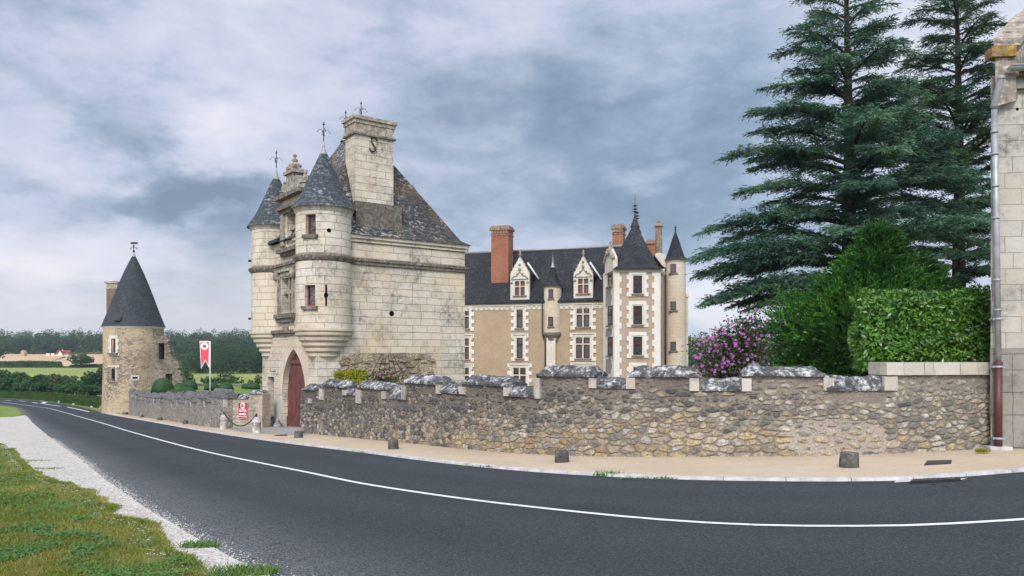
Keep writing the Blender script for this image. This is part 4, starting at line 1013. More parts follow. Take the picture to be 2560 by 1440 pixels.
    for s in (-1,1):
        mb=MB().ball(FFR.P(gx+s*.36,.10,za+.30),.10,8,(1,1,1.3)); obj('carved_figure',mb,M['carved'],dm)
    p0=FFR.P(gx,-.3,za+.1); p1=FFR.P(gx,-2.9,zt2+.55); mb=MB().tube([p0,p1],.025,6); obj('stay_rod',mb,M['iron'],dm)
    mb=MB(); zrd=zt2+.5
    a0=FFR.P(dx0-.1,-.5,zt2-.35);a1=FFR.P(dx1+.1,-.5,zt2-.35);c0=FFR.P(gx,-.5,zrd);a2=FFR.P(dx0-.1,-3.6,zt2-.35);a3=FFR.P(dx1+.1,-3.6,zt2-.35);c1=FFR.P(gx,-3.6,zrd)
    mb.poly([a0,a2,c1,c0]); mb.poly([a1,c0,c1,a3]); mb.poly([a0,c0,a1]); obj('dormer_roof',mb,M['slate_gate'],dm)
    # short gutters either side of the dormer
    for a,b in ((1.75*KG,dx0-.05),(dx1+.05,GL2-1.75*KG)): mb=MB().taper(FFR,a,b,.0,.30,zE-.02,zE+.14,0,.08); obj('gutter',mb,M['slate'],root)
    # stone figure on the rear slope
    c=FRI.P(GL1-1.15,-2.8,hr(1065,495,-2.8)[1]); mb=MB().lathe(c,[(.22,-.5),(.22,0),(.12,.1),(.2,.3),(.1,.5),(0,.62)],8,sm=False); obj('pinnacle',mb,M['carved'],root)
    # hook on the front wall and two spouts on the left turret
    x,z=hf(689,928); mb=MB().tube([FFR.P(x,0,z),FFR.P(x,.25,z),FFR.P(x,.25,z+.12)],.018,5); obj('iron_hook',mb,M['iron'],root)
    for py in (653,797):
        n=Vector((-.9,-.1,0)).normalized(); c=Vector((al.x,al.y,EYE+(HY-py)/FX*al.y))+n*(RT-.05); mb=MB().tube([c,c+n*.2],.06,6); obj('spout',mb,M['iron'],root)
    return root
M['voussoir']=ashlar('arch_stone',.34,1.1,(.64,.57,.46),(.58,.50,.39),(.34,.26,.18),.010,.35,(.16,.14,.12),.4)
M['plaster_pale']=plaster('pale_cement',(.46,.44,.40),(.54,.51,.46),.35)
M['corbel']=ashlar('corbel_stone',.9,3,(.62,.56,.46),(.56,.49,.39),(.30,.23,.16),.008,.5,(.14,.12,.11),.4)
M['capstone']=lichen('capstone',(.42,.37,.30),(.17,.145,.12),.8,.50)
M['skirt']=lichen('dark_skirt_stone',(.14,.125,.105),(.34,.32,.28),.7,.60)
gate=build_gate()
# ------------------------------------------------------------------ the chateau behind
def toothed(x0,x1,z0,z1,tooth,n,left=True,right=True,ph=0):
    """block outline with toothed sides"""
    h=(z1-z0)/n; L=[];Rr=[]
    for i in range(n):
        o=tooth if (i+ph)%2==0 else 0
        a=x0+(0 if (o or not left) else tooth); b=x1-(0 if (o or not right) else tooth)
        L+=[(a,z0+i*h),(a,z0+(i+1)*h)]; Rr+=[(b,z0+i*h),(b,z0+(i+1)*h)]
    return Rr+L[::-1]
Q0=at(1510,885,72); Q0.z=0
CF=Fr(Q0,(.9463,-.3233),(-.3233,-.9463))          # main wing: x to the right along the wall, d towards the camera
def build_chateau():
    base=Vector((Q0.x-6,Q0.y+2,gz(Q0.x,Q0.y)))
    root=thing('chateau','tan plastered chateau with blue slate roofs, stone dormers and white quoins','chateau',base)
    zg=gz(Q0.x,Q0.y)-1.5
    def win(fr,x0,x1,z0,z1,two,trans,ext,teeth,d=.0,n=7,lintel=False,nm='window',panem='glass',sill=True):
        """one casement window: frame with glazing bars (part), pane, stone surround, sill, stone mullion (sub-parts)"""
        fw=.085; xm=(x0+x1)/2; bars=[]
        cols=[(x0,x1)] if not two else [(x0,xm-.075),(xm+.075,x1)]
        rows=[(z0,z1)] if not trans else [(z0,trans-.06),(trans+.06,z1)]
        mb=MB()
        for a,b in cols:
            for c,e in rows: mb.slab(fr,rect(a,b,c,e),d+.012,d+.055,[rect(a+fw,b-fw,c+fw,e-fw)],back=False)
        if not two and trans: mb.box(fr,x0,x1,d+.012,d+.07,trans-.06,trans+.06)
        w=obj(nm,mb,M['wood_dark'],root)
        mb=MB().box(fr,x0,x1,d+.006,d+.018,z0,z1); obj('pane',mb,M[panem],w)
        ex,et=ext
        if ex:
            out=toothed(x0-ex,x1+ex,z0-.25,z1+et,teeth,n)
            mb=MB().slab(fr,out,d-.02,d+.085,[rect(x0,x1,z0,z1)],back=False); obj('surround',mb,M['quoin'],w)
            mb=MB().slab(fr,rect(x0-.16,x1+.16,z0-.02,z1+.18),d+.08,d+.125,[rect(x0-.07,x1+.07,z0-.01,z1+.08)],back=False)
            if lintel: mb.box(fr,x0-.42,x1+.42,d+.08,d+.20,z1+.30,z1+.40); mb.box(fr,x0-.42,x0-.26,d+.08,d+.17,z1-.15,z1+.30); mb.box(fr,x1+.26,x1+.42,d+.08,d+.17,z1-.15,z1+.30)
            obj('moulding',mb,M['tuff'],w)
        if two:
            mb=MB().box(fr,xm-.075,xm+.075,d+.01,d+.11,z0,z1)
            if trans: mb.box(fr,x0,xm-.075,d+.01,d+.10,trans-.06,trans+.06); mb.box(fr,xm+.075,x1,d+.01,d+.10,trans-.06,trans+.06)
            obj('stone_cross',mb,M['tuff_cream'],w)
        if sill:
            mb=MB().box(fr,x0-.16,x1+.16,d+.09,d+.22,z0-.14,z0-.02); obj('sill',mb,M['sillstone'],w)
        return w
    def pw(fr,px0,px1,py0,py1,two,tf,ext,teeth=.28,**k):
        x0,z1=fr.hit(px0,py0); x1,z0=fr.hit(px1,py1); return win(fr,x0,x1,z0,z1,two,z0+(z1-z0)*tf if tf else None,ext,teeth,**k)
    # --- main wing
    xL=CF.x(1090); xR=CF.x(1540); ze=CF.hit(1380,754)[1]; RD=4.6                       # ridge lies RD behind the wall
    zr=EYE+(HY-625)/FX*CF.P(CF.x(1350,-RD),-RD,0).y; zf=CF.hit(1300,774)[1]
    mb=MB().box(CF,xL,xR,-2*RD,0,zg,ze-.05); obj('wall',mb,M['plaster'],root)
    mb=MB(); a=[CF.P(xL,.35,ze),CF.P(xR,.35,ze),CF.P(xR,-RD,zr),CF.P(xL,-RD,zr)]; b=[CF.P(xR,-2*RD-.35,ze),CF.P(xL,-2*RD-.35,ze)]
    nb=24
    def sag(x,t): return Vector((0,0,.05*mnoise.noise(Vector((x*.35,t*2,0)))))
    for i in range(nb):
        for j in range(6):
            q=lambda i,j:a[0].lerp(a[1],i/nb).lerp(a[3].lerp(a[2],i/nb),j/6)+sag(i*.7,j/6)
            mb.poly([q(i,j),q(i+1,j),q(i+1,j+1),q(i,j+1)],None,True)
    mb.poly([a[3],a[2],b[0],b[1]]); mb.poly([a[0],a[3],b[1]]); mb.poly([a[1],b[0],a[2]])
    mb.box(CF,xL,xR,.0,.34,ze-.12,ze-.02)
    rf=obj('roof',mb,M['slate_chateau'],root)
    mb=MB().tube([a[3]+Vector((0,0,.02)),a[2]+Vector((0,0,.02))],.14,8); obj('ridge',mb,M['lead'],rf)
    mb=MB().box(CF,xL,xR,-.05,.06,zf,ze-.10); 
    fz=obj('frieze',mb,M['tuff'],root)
    mb=MB(); mb.box(CF,xL,xR,.06,.16,ze-.34,ze-.12); obj('cornice',mb,M['tuff'],root)
    x=CF.x(1160)
    while x<xR-.3:
        mb=MB().ball(CF.P(x,.06,(zf+ze-.34)/2+.02),.17,6,(1,.5,1)); x+=.55; obj('carved_roundel',mb,M['tuff_cream'],fz)
    # windows of the main wing, column by column, the lower ones reaching below the wall in front
    pw(CF,1150,1173,772,821,True,.62,(.55,.42),lintel=True); pw(CF,1150,1173,846,898,True,.62,(.55,.42),lintel=True); pw(CF,1150,1173,919,968,True,.62,(.55,.42),lintel=True)
    pw(CF,1292,1307.5,773,820,False,.66,(.58,.42),lintel=True); pw(CF,1292,1307.5,845,896,False,.66,(.58,.42),lintel=True,nm='window'); pw(CF,1284,1315,919.5,968,True,.62,(.62,.42),lintel=True)
    pw(CF,1442,1474,769,817,True,.66,(.62,.42),lintel=True); pw(CF,1440.5,1475,843.5,896,True,.68,(.62,.42),lintel=True); pw(CF,1442,1475,917,965,True,.66,(.62,.42),lintel=True)
    # --- dormers with crocketed gables
    def dormer(px0,px1,pyb,pys,pya,wx0,wx1,wy0,wy1):
        d=.12; x0,z0=CF.hit(px0,pyb,d); x1,zs2=CF.hit(px1,pys,d); xm=(x0+x1)/2; za=CF.hit((px0+px1)/2,pya,d)[1]; z0=ze-.05
        a,zb=CF.hit(wx0,wy0,d); b,zc=CF.hit(wx1,wy1,d); hole=rect(a,b,zc,zb)
        mb=MB().slab(CF,[(x0,z0),(x1,z0),(x1,zs2),(xm+.06,za),(xm-.06,za),(x0,zs2)],d-.35,d,[hole]); dm=obj('dormer',mb,M['tuff'],root)
        c=(a+b)/2; tz=zc+(zb-zc)*.62
        mb=MB().box(CF,a,b,d-.22,d-.18,zc,zb); w=obj('pane',mb,M['glass'],dm)
        mb=MB()
        for p,q in ((a,c-.06),(c+.06,b)):
            for r,s in ((zc,tz-.05),(tz+.05,zb)): mb.slab(CF,rect(p,q,r,s),d-.18,d-.13,[rect(p+.08,q-.08,r+.08,s-.08)],back=False)
        obj('window_frame',mb,M['wood_red'],dm)
        mb=MB().box(CF,c-.06,c+.06,d-.2,d-.03,zc,zb); mb.box(CF,a,c-.06,d-.19,d-.04,tz-.05,tz+.05); mb.box(CF,c+.06,b,d-.19,d-.04,tz-.05,tz+.05); obj('stone_cross',mb,M['tuff_cream'],dm)
        mb=MB().box(CF,a-.2,b+.2,d,d+.13,zc-.14,zc-.02); obj('sill',mb,M['sillstone'],dm)
        mb=MB(); mb.box(CF,x0+.12,x1-.12,d,d+.08,zb+.13,zb+.22)                       # ogee hood and carved finials
        for s in (-1,1):
            mb.tube([CF.P(xm+s*(x1-x0)*.44,d+.05,zb+.18),CF.P(xm+s*(x1-x0)*.36,d+.05,zb+.42),CF.P(xm+s*(x1-x0)*.16,d+.05,zb+.55),CF.P(xm,d+.05,zb+.95)],.05,5)
            mb.ball(CF.P(xm+s*(x1-x0)*.42,d+.07,zb-.15),.13,6); mb.ball(CF.P(xm+s*.28,d+.06,zb+.70),.10,6)
        mb.ball(CF.P(xm,d+.07,zb+1.15),.15,6,(1,1,1.3)); mb.ball(CF.P(xm,d+.07,zb+1.6),.12,6)
        obj('carving',mb,M['carved'],dm)
        mb=MB()
        for s in (-1,1):
            for k in range(5):
                t=(k+.4)/5; p=CF.P(xm+s*((x1-x0)/2*(1-t)+.05*t),d-.1,zs2+(za-zs2)*t); mb.ball(p+Vector((0,0,.07)),.12-.012*k,6)
        p=CF.P(xm,d-.12,za); mb.lathe(p,[(.1,0),(.06,.2),(.2,.32),(.06,.42),(.13,.55),(0,.72)],7); obj('crocket',mb,M['carved'],dm)
        mb=MB(); f0,f1,f2=CF.P(x0-.1,d-.3,zs2-.1),CF.P(xm,d-.3,za-.15),CF.P(x1+.1,d-.3,zs2-.1); g=[p-CF.n*3.2 for p in (f0,f1,f2)]
        mb.poly([f0,f1,g[1],g[0]]); mb.poly([f1,f2,g[2],g[1]]); dr=obj('dormer_roof',mb,M['slate_chateau'],dm)
        mb=MB().box(CF,x0+.02,x0+.2,d-3,d-.3,z0,zs2); mb.box(CF,x1-.2,x1-.02,d-3,d-.3,z0,zs2); obj('cheek',mb,M['slate_chateau'],dm)
        # the pale lead verge on the right slope
        v=[CF.P(xm+.35*(x1-xm),d-.36,zs2+(za-zs2)*.62+.14),CF.P(x1+.28,d-.36,zs2-.35)]; w=[p-CF.n*1.5+Vector((.12,0,.0)) for p in v]
        mb=MB().tube([v[0]-CF.n*1.1+Vector((0,0,.1)),v[1]-CF.n*1.1+CF.u*.25+Vector((0,0,-.1))],.10,6); obj('lead_verge',mb,M['pole'],dm)
    dormer(1276,1323,750,683,644,1287,1312,703,738); dormer(1434,1482,746,684,642,1445,1471,697,733)
    # --- oriel stair turret on its pier
    rt=22.2/FX*74; c=CF.P(CF.x(1382,-.25),-.25+.0,0); c=Vector((c.x,c.y,0)); Yc=c.y; z_=lambda y:EYE+(HY-y)/FX*(Yc-.0)
    mb=MB().lathe(c,[(rt,z_(836)),(rt,z_(717))],28); t=obj('stair_turret',mb,M['tuff_cream'],root)
    mb=MB().lathe(c,[(.72,z_(852)),(.74,z_(846)),(rt-.02,z_(842)),(rt+.10,z_(837)),(rt+.10,z_(833)),(rt,z_(831))],28,sm=False); obj('corbel',mb,M['mould'],t)
    mb=MB().lathe(c,[(rt,z_(722)),(rt+.07,z_(719)),(rt+.10,z_(716)),(rt,z_(715))],28,sm=False); obj('cornice',mb,M['tuff_cream'],t)
    mb=MB().lathe(c,[(rt+.17,z_(718)),(rt*.86,z_(708)),(rt*.55,z_(692)),(rt*.30,z_(674)),(.16,z_(664))],28); k=obj('cone_roof',mb,M['slate_chateau'],t)
    mb=MB().lathe(c,[(.24,z_(669)),(.14,z_(662)),(.05,z_(655)),(0,z_(634))],10); obj('finial',mb,M['lead'],k)
    fp=Fr((c.x,c.y,0),CF.u,CF.n); mb=MB().box(fp,-.44,.44,-.4,.66,zg,z_(845)); obj('pier',mb,M['tuff'],t)
    ft=Fr(c+Vector((-c.x,-c.y,0)).normalized()*(rt*1.01),(c.y,-c.x),(-c.x,-c.y))
    for a,b,y0,y1 in ((1371,1383,723,745),(1370.5,1383,792,815)):
        x0,z1=ft.hit(a,y0); x1,z0=ft.hit(b,y1); mb=MB().slab(ft,rect(x0,x1,z0,z1),-.1,.03,[rect(x0+.08,x1-.08,z0+.08,z1-.08)],back=False); w=obj('turret_window',mb,M['wood_dark'],t)
        mb=MB().box(ft,x0,x1,-.12,.0,z0,z1); obj('pane',mb,M['glass'],w); mb=MB().box(ft,x0-.1,x1+.1,-.1,.14,z0-.12,z0-.02); obj('sill',mb,M['sillstone'],w)
    mb=MB(); xq=CF.x(1357); mb.tube([CF.P(xq,.18,ze-.15),CF.P(xq,.18,CF.hit(1358,835)[1]),CF.P(CF.x(1364),.18,CF.hit(1364,856)[1]),CF.P(CF.x(1364),.18,zg)],.065,6); obj('downpipe',mb,M['iron'],root)
    # --- chimneys of the main wing
    def stack(px0,px1,pyb,pyt,back,m,capm,dep=1.0,crown=True):
        fr=CF.moved(0,-back,0); x0,zb=fr.hit(px0,pyb); x1,zt=fr.hit(px1,pyt); h=zt-zb
        mb=MB().box(fr,x0,x1,-dep,0,zb-3,zt-.35); s=obj('chimney',mb,m,root)
        mb=MB().box(fr,x0-.14,x1+.14,-dep-.14,.14,zt-.45,zt-.22); mb.box(fr,x0-.06,x1+.06,-dep-.06,.06,zt-.22,zt-.10); mb.box(fr,x0+.02,x1-.02,-dep+.02,-.02,zt-.10,zt+.02)
        if crown:
            mb.box(fr,x0-.06,x1+.06,-dep-.06,.06,zt-.98,zt-.88)
            n=6
            for i in range(n): xx=x0+(x1-x0)*(i+.5)/n; mb.taper(fr,xx-.09,xx+.09,0,.10,zt-.80,zt-.45,.03,0)
        obj('chimney_cap',mb,capm,s); return s
    stack(1228,1271,683,563,1.5,M['brick'],M['capbrick'],1.5)
    stack(1531,1557,640,560,5.4,M['brick'],M['capbrick'],1.4); stack(1618,1639,640,598,7.2,M['brick'],M['capbrick'],1.0,False)
    # --- corner pavilion
    PB=[at(1509,HY,70.6),at(1535.5,HY,66),at(1650,HY,66),at(1664,HY,70.8),at(1650,HY,78),at(1520,HY,78)]
    for p in PB: p.z=0
    zp=EYE+(HY-673)/FX*66
    mb=MB()
    for a,b in zip(PB,PB[1:]+PB[:1]): mb.poly([a+Vector((0,0,zg)),b+Vector((0,0,zg)),b+Vector((0,0,zp)),a+Vector((0,0,zp))])
    obj('pavilion_wall',mb,M['plaster_rose'],root)
    def face(a,b):
        u=(b-a); n=Vector((u.y,-u.x,0)).normalized(); return Fr(a,u,n),u.length
    F1,L1=face(PB[1],PB[2]); F0,L0=face(PB[0],PB[1]); F2,L2=face(PB[2],PB[3])
    nq=26
    mb=MB().slab(F1,toothed(-.0,.64,zg,zp-.12,.18,nq,False,True),-.02,.05,back=False); obj('quoin',mb,M['quoin'],root)
    mb=MB().slab(F1,toothed(L1-.70,L1,zg,zp-.12,.20,nq,True,False,1),-.02,.05,back=False); obj('quoin',mb,M['quoin'],root)
    mb=MB().slab(F0,toothed(L0-1.1,L0,zg,zp-.12,.35,nq,True,False),-.02,.04,back=False); obj('quoin',mb,M['quoin'],root)
    mb=MB().slab(F0,toothed(0,1.1,zg,zp+.1,.35,nq,False,True,1),-.02,.04,back=False); obj('quoin',mb,M['quoin'],root)
    mb=MB().slab(F2,toothed(0,.6,zg,zp-.12,.2,nq,False,True),-.02,.04,back=False); obj('quoin',mb,M['quoin'],root)
    for f,l in ((F1,L1),(F2,L2)): mb=MB().box(f,-.05,l+.12,0,.14,zp-.12,zp+.06); mb.box(f,-.05,l+.06,0,.07,zp-.26,zp-.12); obj('cornice',mb,M['tuff'],root)
    for y0,y1 in ((689,734),(764.5,811),(841.5,888)): pw(F1,1582.5,1605,y0,y1,False,.62,(.55,.40),.17,n=6)
    pw(F1,1583,1605,918,966,False,.62,(.55,.40),.17,n=6)
    for y0,y1 in ((674,713),(767,812),(843,889)): pw(F0,1521.5,1533,y0,y1,False,.6,(.0,.0),d=.03)
    for y0,y1 in ((723,762),(822,840),(898,935)):
        x0,z1=F0.hit(1515,y0); x1,z0=F0.hit(1534,y1); mb=MB().slab(F0,rect(x0,x1,z0,z1),0,.03,back=False); obj('plaster_panel',mb,M['plaster_grey'],root)
    mb=MB().slab(F0,rect(0,L0,zg,zp),-.02,.012,back=False); obj('bay_facing',mb,M['tuff'],root)
    # stone gable over the splayed bay
    f0=F0.moved(0,.1,0); x0,x1=f0.x(1512),L0-.05; zsG=f0.hit(1520,668)[1]; zaG=f0.hit(1527,628)[1]; xm=(x0+x1)/2
    mb=MB().slab(f0,[(x0,zp-.1),(x1,zp-.1),(x1,zsG+.6),(xm,zaG+.4),(x0,zsG+.6)],-.4,0); g=obj('gable',mb,M['tuff'],root)
    mb=MB()
    for k in range(6):
        for s,e_ in ((1,x1),(-1,x0)): mb.ball(f0.P(xm+(e_-xm)*(1-k/6),.0,zsG+.6+(zaG-.2-zsG)*k/6),.2,6)
    mb.lathe(f0.P(xm,-.2,zaG+.3),[(.14,0),(.25,.3),(.1,.4),(.18,.6),(0,.85)],7); mb.ball(f0.P(xm,.05,zsG+1.2),.3,7); obj('carving',mb,M['carved'],g)
    # pavilion roof: steep hip with a flared foot and two spikes
    E=[at(1530,HY,66.2),at(1535,HY,65.5),at(1653.5,HY,65.5),at(1667,HY,70.8),at(1652,HY,78.4),at(1515,HY,78.4)]
    E[0]=at(1509,HY,70.4)
    for p in E: p.z=zp
    r0,r1=at(1587.5,HY,70),at(1592.5,HY,73.5); zt=EYE+(HY-553)/FX*70; r0.z=r1.z=zt
    tgt=[r0,r0,r0,r1,r1,r1]; mid=[e.lerp(t,.17)+Vector((0,0,-.45)) for e,t in zip(E,tgt)]
    mb=MB(); n=6
    for i in range(n):
        j=(i+1)%n; mb.poly([E[i],E[j],mid[j],mid[i]])
        mb.poly([mid[i],mid[j],tgt[i]] if tgt[i]==tgt[j] else [mid[i],mid[j],tgt[j],tgt[i]])
    mb.poly(E[::-1]); pr=obj('pavilion_roof',mb,M['slate_chateau'],root)
    for p,h in ((r0,2.0),(r1,1.75)):
        q=p-Vector((0,0,.55)); mb=MB().lathe(q,[(.46,0),(.24,.5),(.10,1.0),(.07,1.2)],10); mb.tube([q+Vector((0,0,1.1)),q+Vector((0,0,1.1+h))],.045,6,.015)
        for k in (.25,.5,.8): mb.lathe(q,[(.05,1.1+k),(.26,1.16+k),(.05,1.24+k)],8,sm=False)
        obj('finial',mb,M['iron'],pr)
    # --- round turret at the end, buttress, pale chimney, pipe
    c=at(1688.5,HY,70.5); c.z=0; rt=25.4/FX*70.5; z_=lambda y:EYE+(HY-y)/FX*70.5
    mb=MB().lathe(c,[(rt,zg),(rt,z_(652))],32); t=obj('round_turret',mb,M['tuff_cream'],root)
    mb=MB().lathe(c,[(rt,z_(658)),(rt+.08,z_(654)),(rt+.12,z_(650)),(rt,z_(649))],32,sm=False); obj('cornice',mb,M['tuff_cream'],t)
    mb=MB().lathe(c,[(rt+.2,z_(652)),(rt*.9,z_(643)),(rt*.62,z_(622)),(rt*.35,z_(600)),(rt*.13,z_(585))],32); k=obj('cone_roof',mb,M['slate_chateau'],t)
    mb=MB().lathe(c,[(rt*.16,z_(587)),(.06,z_(578)),(.03,z_(562))],8); 
    for y in (576,570): mb.lathe(c,[(.03,z_(y)),(.16,z_(y)+.05),(.03,z_(y)+.1)],8,sm=False)
    obj('finial',mb,M['iron'],k)
    ft=Fr(c+Vector((-c.x,-c.y,0)).normalized()*(rt*1.01),(c.y,-c.x),(-c.x,-c.y))
    for y0,y1 in ((660,681),(753.5,775),(854,876)):
        x0,z1=ft.hit(1676,y0); x1,z0=ft.hit(1690,y1); mb=MB().slab(ft,rect(x0,x1,z0,z1),-.1,.02,[rect(x0+.07,x1-.07,z0+.07,z1-.07)],back=False); w=obj('turret_window',mb,M['wood_dark'],t)
        mb=MB().box(ft,x0,x1,-.12,.0,z0,z1); obj('pane',mb,M['glass'],w); mb=MB().box(ft,x0-.18,x1+.18,-.16,.12,z0-.13,z0-.02); obj('sill',mb,M['sillstone'],w)
    fb=Fr((0,71.5,0),(1,0),(0,-1)); a=fb.x(1711); b=fb.x(1720.5); mb=MB().box(fb,a,b,-3,0,zg,fb.hit(1715,742)[1]); mb.taper(fb,a-.1,b+.12,-3,.1,fb.hit(1715,742)[1],fb.hit(1715,733)[1],0,.3); obj('buttress',mb,M['tuff_cream'],root)
    fc=Fr((0,74,0),(1,0),(0,-1)); x0,x1=fc.x(1640),fc.x(1656.5); cc=fc.P((x0+x1)/2,-.3,0); z2=lambda y:EYE+(HY-y)/FX*74
    mb=MB().lathe(cc,[(.36,z2(640)),(.33,z2(575)),(.33,z2(568)),(.45,z2(566)),(.45,z2(563)),(.2,z2(557)),(.17,z2(552)),(0,z2(552))],8,sm=False); s=obj('stone_chimney',mb,M['capbrick'],root)
    fg=Fr((0,70.2,0),(1,0),(0,-1)); w=[fg.hit(*q) for q in ((1638,634),(1650,632),(1665,637),(1664,669),(1656,664),(1638,640))]; mb=MB().slab(fg,w,-2.2,0); obj('chimney_base',mb,M['tuff'],s)
    q=at(1663.5,HY,69.4); mb=MB().tube([Vector((q.x,q.y,zg)),Vector((q.x,q.y,EYE+(HY-668)/FX*69.4))],.075,6); obj('downpipe',mb,M['iron'],root)
M['sillstone']=simple('brown_sill',(.20,.15,.12),.3,5,.85,.2)
M['capbrick']=lichen('chimney_cap_stone',(.30,.21,.15),(.10,.08,.07),.8,.53)
build_chateau()
# ------------------------------------------------------------------ round tower with a torn-off wing
def build_tower():
    b=G(300,1033); Y=78.5; c=at(334.5,HY,Y); zb=b.z-.6
    k=Y/FX; root=thing('round_tower','round buff stone tower with tall blue slate cone and ruined side wall','tower',(c.x,c.y,b.z))
    rt=76.5*k*math.cos(math.atan2(-c.x,c.y)); z_=lambda y:EYE+(HY-y)*k; cb=Vector((c.x,c.y,0)); view=math.atan2(-c.y,-c.x)
    prof=[(rt+.16,zb),(rt+.07,z_(985)),(rt,z_(930)),(rt,z_(818))]
    mb=MB().lathe(cb,prof,48); obj('wall',mb,M['tower'],root)
    mb=MB().lathe(cb,[(rt-.02,z_(823)),(rt+.06,z_(821)),(rt+.13,z_(817)),(rt,z_(815))],48,sm=False); obj('cornice',mb,M['tuff'],root)
    q=1.02*math.cos(math.atan2(-c.x,c.y))*k
    mb=MB().lathe(cb,[(rt+.20,z_(817)),(79*q*.985,z_(814)),(72*q,z_(799)),(64*q,z_(780)),(52*q,z_(748)),(39*q,z_(715)),(25.5*q,z_(683)),(12*q,z_(655)),(4*q,z_(640))],48); rf=obj('cone_roof',mb,M['slate_tower'],root)
    mb=MB().lathe(cb,[(10.5*q,z_(653)),(6*q,z_(645)),(2*q,z_(632)),(0,z_(630))],12); obj('lead_cap',mb,M['lead'],rf)
    p=cb+Vector((0,0,z_(634))); mb=MB().tube([p,cb+Vector((0,0,z_(607)))],.05,6,.03); mb.ball(cb+Vector((0,0,z_(628))),.13,8); mb.ball(cb+Vector((0,0,z_(615))),.09,8)
    for s in (-1,1): mb.tube([cb+Vector((0,0,z_(620))),cb+Vector((s*.25,0,z_(617))),cb+Vector((s*.32,0,z_(622)))],.03,5); mb.ball(cb+Vector((s*.32,0,z_(622))),.07,6)
    mb.box(Fr(cb+Vector((0,0,z_(609))),(1,0),(0,-1)),-.32,.40,-.02,.02,-.05,.16); obj('weather_vane',mb,M['iron'],rf)
    def fr_at(px,r=rt):
        lat=((px-334.5)*k*math.cos(math.atan2(-c.x,c.y)))/r; a=view+math.asin(max(-.99,min(.99,lat))); n=Vector((math.cos(a),math.sin(a),0)); o=cb+n*r; return Fr((o.x,o.y,0),(-n.y,n.x),n)
    f=fr_at(283.5,rt*.995); x0,z1=f.hit(279,846.5); x1,z0=f.hit(290,881.5)
    mb=MB().slab(f,rect(x0,x1,z0,z1),-.25,.02,[rect(x0+.07,x1-.07,z0+.07,z1-.07)]); w=obj('window',mb,M['wood_dark'],root)
    mb=MB().box(f,x0,x1,-.2,.01,z0,z1); obj('pane',mb,M['wood_dark'],w)
    mb=MB().slab(f,toothed(x0-.36,x1+.36,z0-.35,z1+.3,.14,6),-.25,.06,[rect(x0,x1,z0,z1)],back=False); obj('surround',mb,M['tuff'],w)
    mb=MB().box(f,x0-.3,x1+.3,.0,.3,z0-.2,z0-.02); obj('sill',mb,M['mould'],w)
    f=fr_at(282,rt*1.0); x0,z1=f.hit(279,921); x1,z0=f.hit(288,952)
    mb=MB().box(f,x0,x1,-.2,.015,z0,z1); w=obj('window',mb,M['black'],root)
    mb=MB().slab(f,[(x0-.3,z0-.1),(x1+.25,z0-.1),(x1+.25,z1+.1),(x1+.5,z1+.1),(x1+.5,z1+.32),(x0-.45,z1+.32),(x0-.45,z1+.1),(x0-.3,z1+.1)],-.2,.03,[rect(x0,x1,z0,z1)],back=False); obj('surround',mb,M['tuff_cream'],w)
    mb=MB()
    for i in range(6): xx=x0-.25+(x1-x0+.4)*i/5; mb.tube([f.P(xx,.22,z0-.25),f.P(xx,.22,z1+.15)],.018,5)
    for i in range(7): zz=z0-.1+(z1-z0+.2)*i/6; mb.tube([f.P(x0-.3,.22,zz),f.P(x1+.2,.22,zz)],.018,5)
    for sx in (x0-.28,x1+.18):
        for zz in (z0,z1): mb.tube([f.P(sx,.22,zz),f.P(sx,0,zz)],.02,5)
    obj('iron_grille',mb,M['iron'],w)
    f=fr_at(337,rt*1.0); x0,z1=f.hit(331,942); x1,z0=f.hit(344,947); mb=MB().slab(f,rect(x0-.16,x1+.16,z0-.16,z1+.16),-.2,.05,[rect(x0,x1,z0,z1)],back=False); w=obj('slit_surround',mb,M['tuff'],root)
    mb=MB().box(f,x0,x1,-.2,.02,z0,z1); obj('slit',mb,M['black'],w)
    f=fr_at(294,rt*.99); f=Fr(f.o,f.u,f.n); x0,z0=f.hit(287.5,806); x1,z1=f.hit(300,797)
    mb=MB().box(f,x0,x1,-1.2,.04,z0-.02,z0+.16); obj('roof_hatch',mb,M['black'],rf)
    mb=MB(); t=[f.P(x0-.1,.12,z0+.18),f.P(x1+.1,.12,z0+.18),f.P((x0+x1)/2+.45,-.5,z1+.75),f.P((x0+x1)/2-.45,-.5,z1+.75)]; mb.hexa(t,[q_+Vector((0,0,.07)) for q_ in t]); mb.box(f,x0-.05,x1+.05,0,.1,z0-.1,z0-.02); obj('hatch_hood',mb,M['slate_tower'],rf)
    # chimney on the far side of the cone
    Yc=80.5; fc=Fr((0,Yc,0),(1,0),(0,-1)); x0,zt=fc.hit(266,706); x1,zz=fc.hit(293,800); cc=fc.P((x0+x1)/2,-.5,0)
    kk=Yc/FX; hw=(x1-x0)/2
    mb=MB().box(fc,x0,x1,-1.1,0,z_(900),EYE+(HY-722)*kk); s=obj('chimney',mb,M['brick_old'],root)
    mb=MB().box(fc,x0-.03,x1+.03,-1.13,.03,EYE+(HY-722)*kk,EYE+(HY-708)*kk); mb.box(fc,x0-.18,x1+.16,-1.25,.14,EYE+(HY-708)*kk,EYE+(HY-704)*kk); mb.lathe(cc,[(.55,EYE+(HY-704)*kk),(.35,EYE+(HY-701)*kk),(0,EYE+(HY-700)*kk)],8); obj('chimney_cap',mb,M['capstone'],s)
    # ruined wing: two torn walls with empty openings
    Yr=75.4; fr=Fr((-36.5,Yr,0),(1,-.06),(-.06,-1)); P=lambda L:[fr.hit(*q) for q in L]
